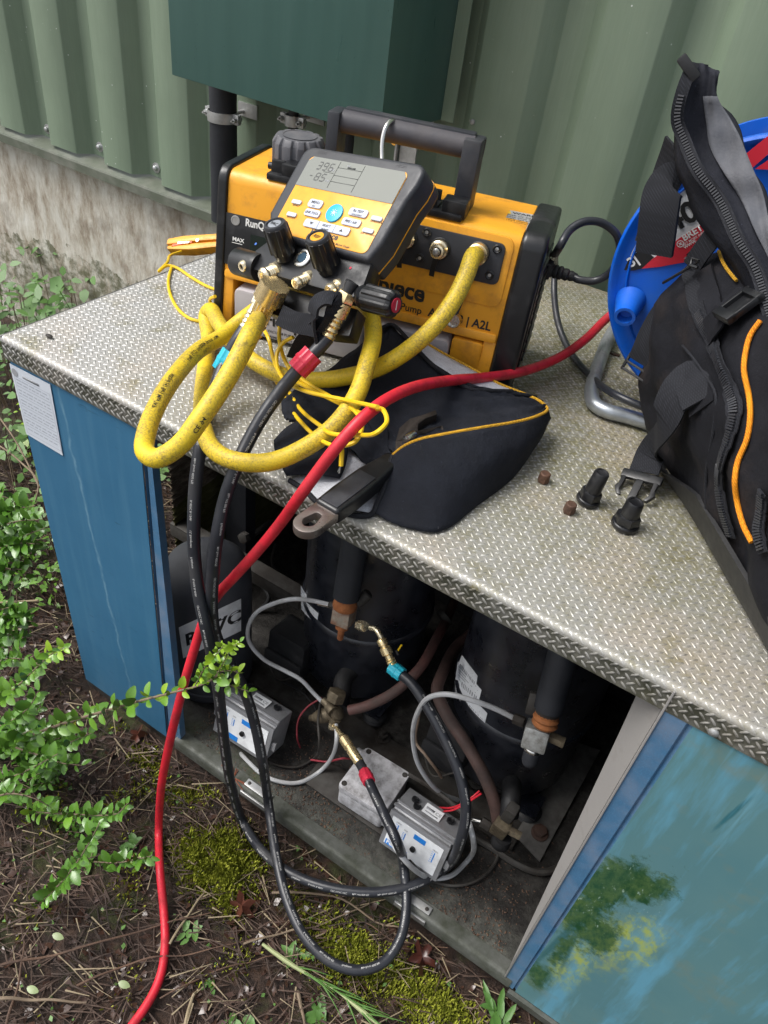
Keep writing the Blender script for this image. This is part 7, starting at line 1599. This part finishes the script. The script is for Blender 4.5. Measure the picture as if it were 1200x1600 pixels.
tuft('undergrowth', 320, (-.33, .10), .14, .10, M['leaf'], (.010, .022), 'small leaves in the dark gap left of the blue panel', 'undergrowth')
# broad leaf on the wall's weeds
for (u, v, s_) in ((88, 445, .045), (45, 480, .055), (75, 492, .05)):
    p = P(u, v, y=.66); e = MB(); m = FR(p, unit(V(.1, -.8, .6)), (random.uniform(-1, 1), 0, random.uniform(-1, 1))); n_ = 10
    e.add([(s_ * .5 * math.cos(2 * PI * k / n_) * (1.15 if k % 2 else .92), s_ * .5 * math.sin(2 * PI * k / n_) * (1.15 if k % 2 else .92), .003 * math.cos(k)) for k in range(n_)] + [(0, 0, -.004)], [(k, (k + 1) % n_, n_) for k in range(n_)], m)
    e.tube([p, p + V(.01, .04, -.12)], .0012, 5); tag(ob('broad_leaf', e, M['weed'], smooth=60), {88: 'pale lobed leaf highest on the stained wall', 45: 'lobed green leaf lowest left on the stained wall weeds', 75: 'lobed green leaf right of the other low one on the wall weeds'}[u], 'leaf')
# thin dead bramble stems left of the panel
brm = thing('bramble', 'thin bare bramble stems left of the blue panel at the left edge', 'bramble', P(30, 760, y=.18))
for i, pts in enumerate(([(-10, 690, Y, .25), (30, 720, Y, .2), (60, 760, Y, .15), (50, 800, Y, .12)], [(-10, 640, Y, .3), (25, 690, Y, .24), (62, 762, Y, .18)], [(-10, 942, Y, -.02), (60, 938, Y, -.02)], [(0, 770, Y, .2), (30, 800, Y, .18), (20, 820, Y, .17)])):
    e = MB(); e.tube(spline(PP(pts), 6), .0018, 6); ob('stem', e, M['straw'] if i == 2 else M['bark'], brm)

# litter on the soil: needles, twigs, leaf scraps
def scatter(n, xr, yr): 
    for _ in range(n): yield random.uniform(*xr), random.uniform(*yr)
def fp(x, y): # footprint of the cabinet is kept clear
    return x > -.01 and y > -.004
nd = MB()
for x, y in scatter(15000, (-.75, 1.1), (-.62, .75)):
    if fp(x, y): continue
    z = ground_h(x, y) + random.uniform(.0, .010); a = random.gauss(.25, .75); l = random.uniform(.012, .06); el = random.uniform(-.12, .15); w = random.uniform(.0005, .0012); d = V(math.cos(a), math.sin(a), el); m = FR((x, y, z), (0, 0, 1), d)
    nd.add([(-l / 2, -w, 0), (0, -w, l * .05), (l / 2, -w * .4, 0), (l / 2, w * .4, 0), (0, w, l * .05), (-l / 2, w, 0), (0, 0, w * 1.6 + l * .05)], [(0, 1, 6), (1, 2, 6), (2, 3, 6), (3, 4, 6), (4, 5, 6), (5, 0, 6)], m)
tag(ob('needle_litter', nd, pm('needle_litter_bark', (.105, .060, .038), .6, 0, .85, 30, .3, dirt=(.02, .012, .009), da=.7, ds=12), smooth=180, kind='stuff', recalc=False), 'dark fallen twigs and needles covering the wet soil', 'litter')
lf = MB()
for x, y in scatter(9000, (-.75, 1.1), (-.62, .75)):
    if fp(x, y): continue
    z = ground_h(x, y) + random.uniform(0, .006); l = random.uniform(.006, .022); w = l * random.uniform(.4, .8); m = FR((x, y, z), (random.gauss(0, .45), random.gauss(0, .45), 1), (random.uniform(-1, 1), random.uniform(-1, 1), 0)); c = random.uniform(-.25, .35) * w
    lf.add([(-l / 2, 0, c), (-l * .1, -w / 2, 0), (l / 2, 0, c), (l * .1, w / 2, 0), (0, 0, -.3 * c)], [(0, 1, 4), (1, 2, 4), (2, 3, 4), (3, 0, 4)], m)
tag(ob('leaf_litter', lf, M['deadleaf'], smooth=180, kind='stuff', recalc=False), 'wet brown leaf scraps matted over the soil', 'litter')
ps = MB()
for x, y in scatter(2600, (-.75, 1.1), (-.62, .75)):
    if fp(x, y): continue
    z = ground_h(x, y) + random.uniform(.004, .014); a = random.gauss(.25, .9); l = random.uniform(.008, .07); w = random.uniform(.0004, .0013); d = V(math.cos(a), math.sin(a), random.uniform(-.1, .15)); m = FR((x, y, z), (0, 0, 1), d)
    ps.add([(-l / 2, -w, 0), (l / 2, -w * .4, 0), (l / 2, w * .4, 0), (-l / 2, w, 0), (0, 0, w * 1.6)], [(0, 1, 4), (1, 2, 4), (2, 3, 4), (3, 0, 4)], m)
tag(ob('straw_litter', ps, M['straw'], smooth=180, kind='stuff', recalc=False), 'pale dry grass bits scattered over the brown litter', 'litter')
gs = MB()
for x, y in scatter(900, (-.75, 1.0), (-.62, .6)):
    if fp(x, y): continue
    z = ground_h(x, y) + .006; l = random.uniform(.004, .011); m = FR((x, y, z), (random.gauss(0, .5), random.gauss(0, .5), 1), (random.uniform(-1, 1), random.uniform(-1, 1), 0)); w = l * .7
    gs.add([(-l / 2, 0, 0), (0, -w / 2, .001), (l / 2, 0, 0), (0, w / 2, .001)], [(0, 1, 2, 3)], m)
tag(ob('seedlings', gs, M['weed'], smooth=180, kind='stuff', recalc=False), 'tiny green seedlings dotted over the brown litter', 'seedlings')
# moss cushions
def moss(cen, rx, ry, rot, hgt, lab, n):
    hgt *= .55; t = MB(); R_, A_ = 14, 36; rows = []
    for i in range(R_ + 1):
        row = []
        for j in range(A_):
            a = 2 * PI * j / A_; f = i / R_; ed = 1 + .22 * math.sin(3 * a + cen[0] * 9) + .14 * math.sin(7 * a + 2) + .08 * math.sin(13 * a); x = rx * f * ed * math.cos(a); y = ry * f * ed * math.sin(a)
            X = cen[0] + x * math.cos(rot) - y * math.sin(rot); Y_ = cen[1] + x * math.sin(rot) + y * math.cos(rot); Y_ = min(Y_, -.010 if X > -.0 else Y_)
            h = -.006 + hgt * (1 - f ** 2) * 1.3 * (1 + .35 * math.sin(X * 90) * math.sin(Y_ * 80 + 1)); row.append((X, Y_, ground_h(X, Y_) + h - .004))
        rows.append(row)
    t.grid(rows, closed_u=True)
    for _ in range(int(n * 1.2)):
        a = random.uniform(0, 2 * PI); f = math.sqrt(random.random()) * 1.30; i = min(R_, int(f * R_)); j = int(a / (2 * PI) * A_) % A_; p = np.array(rows[i][j]) + V(random.uniform(-.014, .014), random.uniform(-.012, .012), 0)
        if p[1] > -.006 and p[0] > 0: continue
        l = random.uniform(.006, .015); d = unit(V(random.uniform(-.8, .8), random.uniform(-.8, .8), 1.1)); s_ = unit(np.cross(d, V(random.random(), random.random(), .1))) * random.uniform(.0007, .0016)
        b = len(t.v); t.v += [tuple(p - s_), tuple(p + s_), tuple(p + d * l * .6 + s_ * 1.2), tuple(p + d * l), tuple(p + d * l * .6 - s_ * 1.2)]; t.f.append((b, b + 1, b + 2, b + 3, b + 4))
    tag(ob('moss_cushion', t, M['moss'], smooth=180, kind='stuff', recalc=False), lab, 'moss')
for (u, v), rx, ry, rot, h, lab, n in (((350, 1345), .085, .060, .1, .026, 'large bright yellow green moss cushion by the pan between the red and black hoses', 9000), ((235, 1180), .045, .022, .1, .012, 'small moss patch under the corner of the blue panel', 1500), ((290, 1235), .05, .022, .1, .012, 'moss patch between the panel corner and the big cushion', 1500),
                                     ((560, 1490), .10, .045, .1, .020, 'wide moss patch below the bottom loop of black hose', 6000), ((690, 1560), .09, .035, .1, .022, 'moss patch at the bottom near the painted panel corner', 5000), ((470, 1400), .04, .02, 0, .010, 'little moss patch inside the hose loop', 1000)):
    q = P(u, v, z=GZ + .01); moss((q[0], q[1] - .01), rx, ry, rot, h, lab, n)
fk = MB()
def n2(x, y): return math.sin(31 * x + 3) * math.sin(27 * y + 1) + .6 * math.sin(67 * x + 11 * y) * math.sin(53 * y - 19 * x)
for _ in range(26000):
    x, y = random.uniform(.0, 1.0), -abs(random.gauss(0, .14)) - .012
    if random.random() < .25: x, y = random.uniform(-.6, 1.0), random.uniform(-.6, .5)
    if fp(x, y) or n2(x, y) < .25 + .9 * random.random(): continue
    p = V(x, y, ground_h(x, y) + .004); l = random.uniform(.004, .012); d = unit(V(random.uniform(-.8, .8), random.uniform(-.8, .8), 1.0)); s_ = unit(np.cross(d, V(random.random(), random.random(), .1))) * random.uniform(.0007, .0015)
    b = len(fk.v); fk.v += [tuple(p - s_), tuple(p + s_), tuple(p + d * l * .6 + s_ * 1.2), tuple(p + d * l), tuple(p + d * l * .6 - s_ * 1.2)]; fk.f.append((b, b + 1, b + 2, b + 3, b + 4))
tag(ob('moss_flecks', fk, M['moss'], smooth=180, kind='stuff', recalc=False), 'thin moss threading through the brown litter beside the cabinet', 'moss')
# single twigs and stems one can pick out
TW = [([(270, 1340), (330, 1352), (400, 1398)], .0017, 'bark', 'thin brown twig starting at the red hose beside the moss cushion'), ([(265, 1475), (300, 1420), (340, 1370)], .0020, 'straw', 'pale leaning twig between the red hose and the moss cushion'), ([(425, 1395), (520, 1400), (600, 1445), (640, 1450)], .0020, 'bark', 'reddish twig crossing inside the lower black hose loop'),
      ([(380, 1475), (450, 1455), (500, 1445), (580, 1410)], .0018, 'bark', 'brown twig crossing left of the lower hose loop'), ([(0, 1508), (100, 1488), (240, 1448), (330, 1425)], .0020, 'twig', 'long dark twig crossing the soil to the red hose'), ([(0, 1560), (60, 1562), (135, 1566)], .0026, 'bark', 'thick pale twig at the bottom left corner'),
      ([(10, 1600), (30, 1530), (38, 1470)], .0022, 'twig', 'upright dark twig at the bottom left corner'), ([(465, 1550), (472, 1580), (478, 1610)], .0030, 'bark', 'reddish brown peg like twig at the bottom edge'), ([(290, 1600), (300, 1560), (310, 1545)], .003, 'straw', 'thick pale stalk at the bottom edge right of the red hose'),
      ([(500, 1460), (560, 1440), (620, 1470), (700, 1480)], .0014, 'twig', 'thin twig passing under the bottom of the hose loop'), ([(120, 1540), (220, 1500), (300, 1490), (400, 1465)], .0016, 'twig', 'dark twig under the red hose in the lower left'), ([(250, 1560), (330, 1520), (400, 1500), (440, 1490)], .0013, 'twig', 'thin twig right of the red hose near the bottom')]
for pts, r, mt, lab in TW:
    w = spline([P(u, v, z=GZ + .016) for u, v in pts], 6); e = MB(); e.tube([p + V(0, 0, .003 * math.sin(i)) for i, p in enumerate(w)], [r * (1 - .5 * i / len(w)) for i in range(len(w))], 7); tag(ob('twig', e, M[mt]), lab, 'twig')
# grass stalk with seed head and blades near the bottom
def blades(uv, n, L, W, mat, lab, name='weed_clump', cat='weed', el=.5, y0=None):
    c = P(*uv, z=GZ + .01); e = MB()
    for k in range(n):
        a = random.uniform(0, 2 * PI); d = unit(V(math.cos(a), math.sin(a), random.uniform(.15, el))); l = L * random.uniform(.6, 1.1); m = FR(c + V(random.uniform(-.01, .01), random.uniform(-.01, .01), 0), unit(V(0, 0, 1) - d * d[2] + 1e-3), d); w = W * random.uniform(.7, 1.1)
        e.add([(0, -w * .2, 0), (l * .35, -w / 2, l * .02), (l * .75, -w * .35, -l * .03), (l, 0, -l * .12), (l * .75, w * .35, -l * .03), (l * .35, w / 2, l * .02), (0, w * .2, 0), (l * .5, 0, -w * .15)], [(0, 1, 7), (1, 2, 7), (2, 3, 7), (3, 4, 7), (4, 5, 7), (5, 6, 7), (6, 0, 7)], m)
    tag(ob(name, e, mat, smooth=60, recalc=False), lab, cat)
blades((298, 1455), 9, .020, .010, M['weed'], 'small green weed right of the red hose in the lower left'); blades((505, 1590), 9, .026, .016, M['weed'], 'leafy green weed at the bottom edge below the hose loop'); blades((780, 1590), 10, .045, .012, M['weed'], 'pale green weed at the bottom below the painted panel corner')
blades((205, 1318), 8, .018, .011, M['weed'], 'weed with paler leaf left of the red hose'); blades((455, 1490), 8, .030, .014, M['weed'], 'broad leaved weed left of the bottom hose loop'); blades((370, 1595), 7, .020, .014, M['weed'], 'green weed at the bottom edge left of the peg like twig')
blades((335, 1535), 6, .014, .008, M['weed'], 'tiny weed on the brown litter near the bottom'); blades((215, 1345), 7, .014, .009, M['leaf_y'], 'bright small weed between shrub tip and red hose')
for pts, lab in (([(410, 1475), (460, 1510), (520, 1545), (560, 1575), (590, 1600)], 'long pale grass stalk with frayed leaf at the bottom'),):
    w = spline([P(u, v, z=GZ + .03) for u, v in pts], 6); t = thing('grass_stalk', lab, 'grass stalk', w[0]); e = MB(); e.tube(w, [.0022 * (1 + .6 * math.sin(i * .4)) for i in range(len(w))], 7); ob('stalk', e, pm('pale_stalk', (.30, .34, .16), .6), t)
    e = MB()
    for k in range(16):
        p = w[min(len(w) - 1, 6 + k)]; d = unit(unit(w[-1] - w[0]) + V(random.uniform(-.5, .5), random.uniform(-.5, .5), .2)); e.tube(spline([p, p + d * .03, p + d * .06 - V(0, 0, .01)], 3), [.0012, .0012, .0011, .0009, .0008, .0006, .0004], 4)
    ob('frayed_blade', e, M['weed'], t)
M['straw_g'] = m_leaf('pale_green_leaf', (.17, .22, .09), (.24, .30, .13), .4)
# big dead leaves
for (u, v), s_, mt, lab in (((378, 1415), .024, 'redleaf', 'dark red dead leaf right of the leaning pale twig'), ((660, 1495), .026, 'redleaf', 'reddish brown dead leaf right of the bottom hose loop'), ((215, 1148), .020, 'redleaf', 'pinkish brown dead leaf below the blue panel corner'), ((640, 1300), .0, 'redleaf', '')):
    if not s_: continue
    for j in range(1):
        c = P(u, v, z=GZ + .022); e = MB(); m = FR(c, unit(V(.2, -.4, 1)), (random.uniform(-1, 1), random.uniform(-1, 1), 0)); n_ = 18; vs = [(0, 0, .002)]
        for k in range(n_):
            a = 2 * PI * k / n_; rr = s_ * (.38 + .8 * abs(math.sin(a * 2.5 + .3)) ** 1.6 * random.uniform(.6, 1.1)); vs.append((rr * math.cos(a), rr * math.sin(a) * .8, .009 * math.sin(a * 3 + u) + random.uniform(-.003, .003)))
        e.add(vs, [(0, k + 1, (k + 1) % n_ + 1) for k in range(n_)], m); tag(ob('dead_leaf', e, M[mt], smooth=60, recalc=False), lab, 'leaf')
PLF = leafmesh('fallen_leaf', .021, .0125, M['straw_g'], .15, .2)
for (u, v), lab in (((82, 1460), 'pale oval leaf fallen on the litter below the shrub'), ((42, 1543), 'pale oval leaf fallen near the bottom left corner'), ((185, 1535), 'pair of pale round seedling leaves near the bottom')):
    c = P(u, v, z=GZ + .018); o = inst('fallen_leaf', PLF, None, FR(c, unit(V(.1, -.3, 1)), (1, .3, 0)) @ np.diag([.85, .85, .85, 1])); tag(o, lab, 'leaf')
# orange fern scrap on the pan
c = P(365, 1215, z=-.697); e = MB()
for k in range(9):
    a = random.uniform(-.6, 3.4); e.tube([c, c + V(math.cos(a) * .02, math.sin(a) * .010, .001), c + V(math.cos(a) * .034, math.sin(a) * .016, .0015)], .0008, 4)
tag(ob('fern_scrap', e, pm('orange_brown_fern', (.20, .06, .03), .8)), 'orange brown fern scrap on the pan beside the left latch plate', 'fern')
# debris on the pan
gd = MB()
for _ in range(2600):
    x = random.uniform(.26, .90); y = abs(random.gauss(.02, .10)) + .008
    if y > .5: continue
    s_ = random.uniform(.0006, .0020); m = FR((x, y, -.6998), (random.gauss(0, .4), random.gauss(0, .4), 1), (random.uniform(-1, 1), random.uniform(-1, 1), 0)); gd.box((0, 0, 0), (s_ * random.uniform(1, 2.5), s_, s_ * .5), m)
tag(ob('pan_grit', gd, M['twig'], smooth=180, kind='stuff', recalc=False), 'dark grit and crumbs lying on the grimy pan', 'grit')
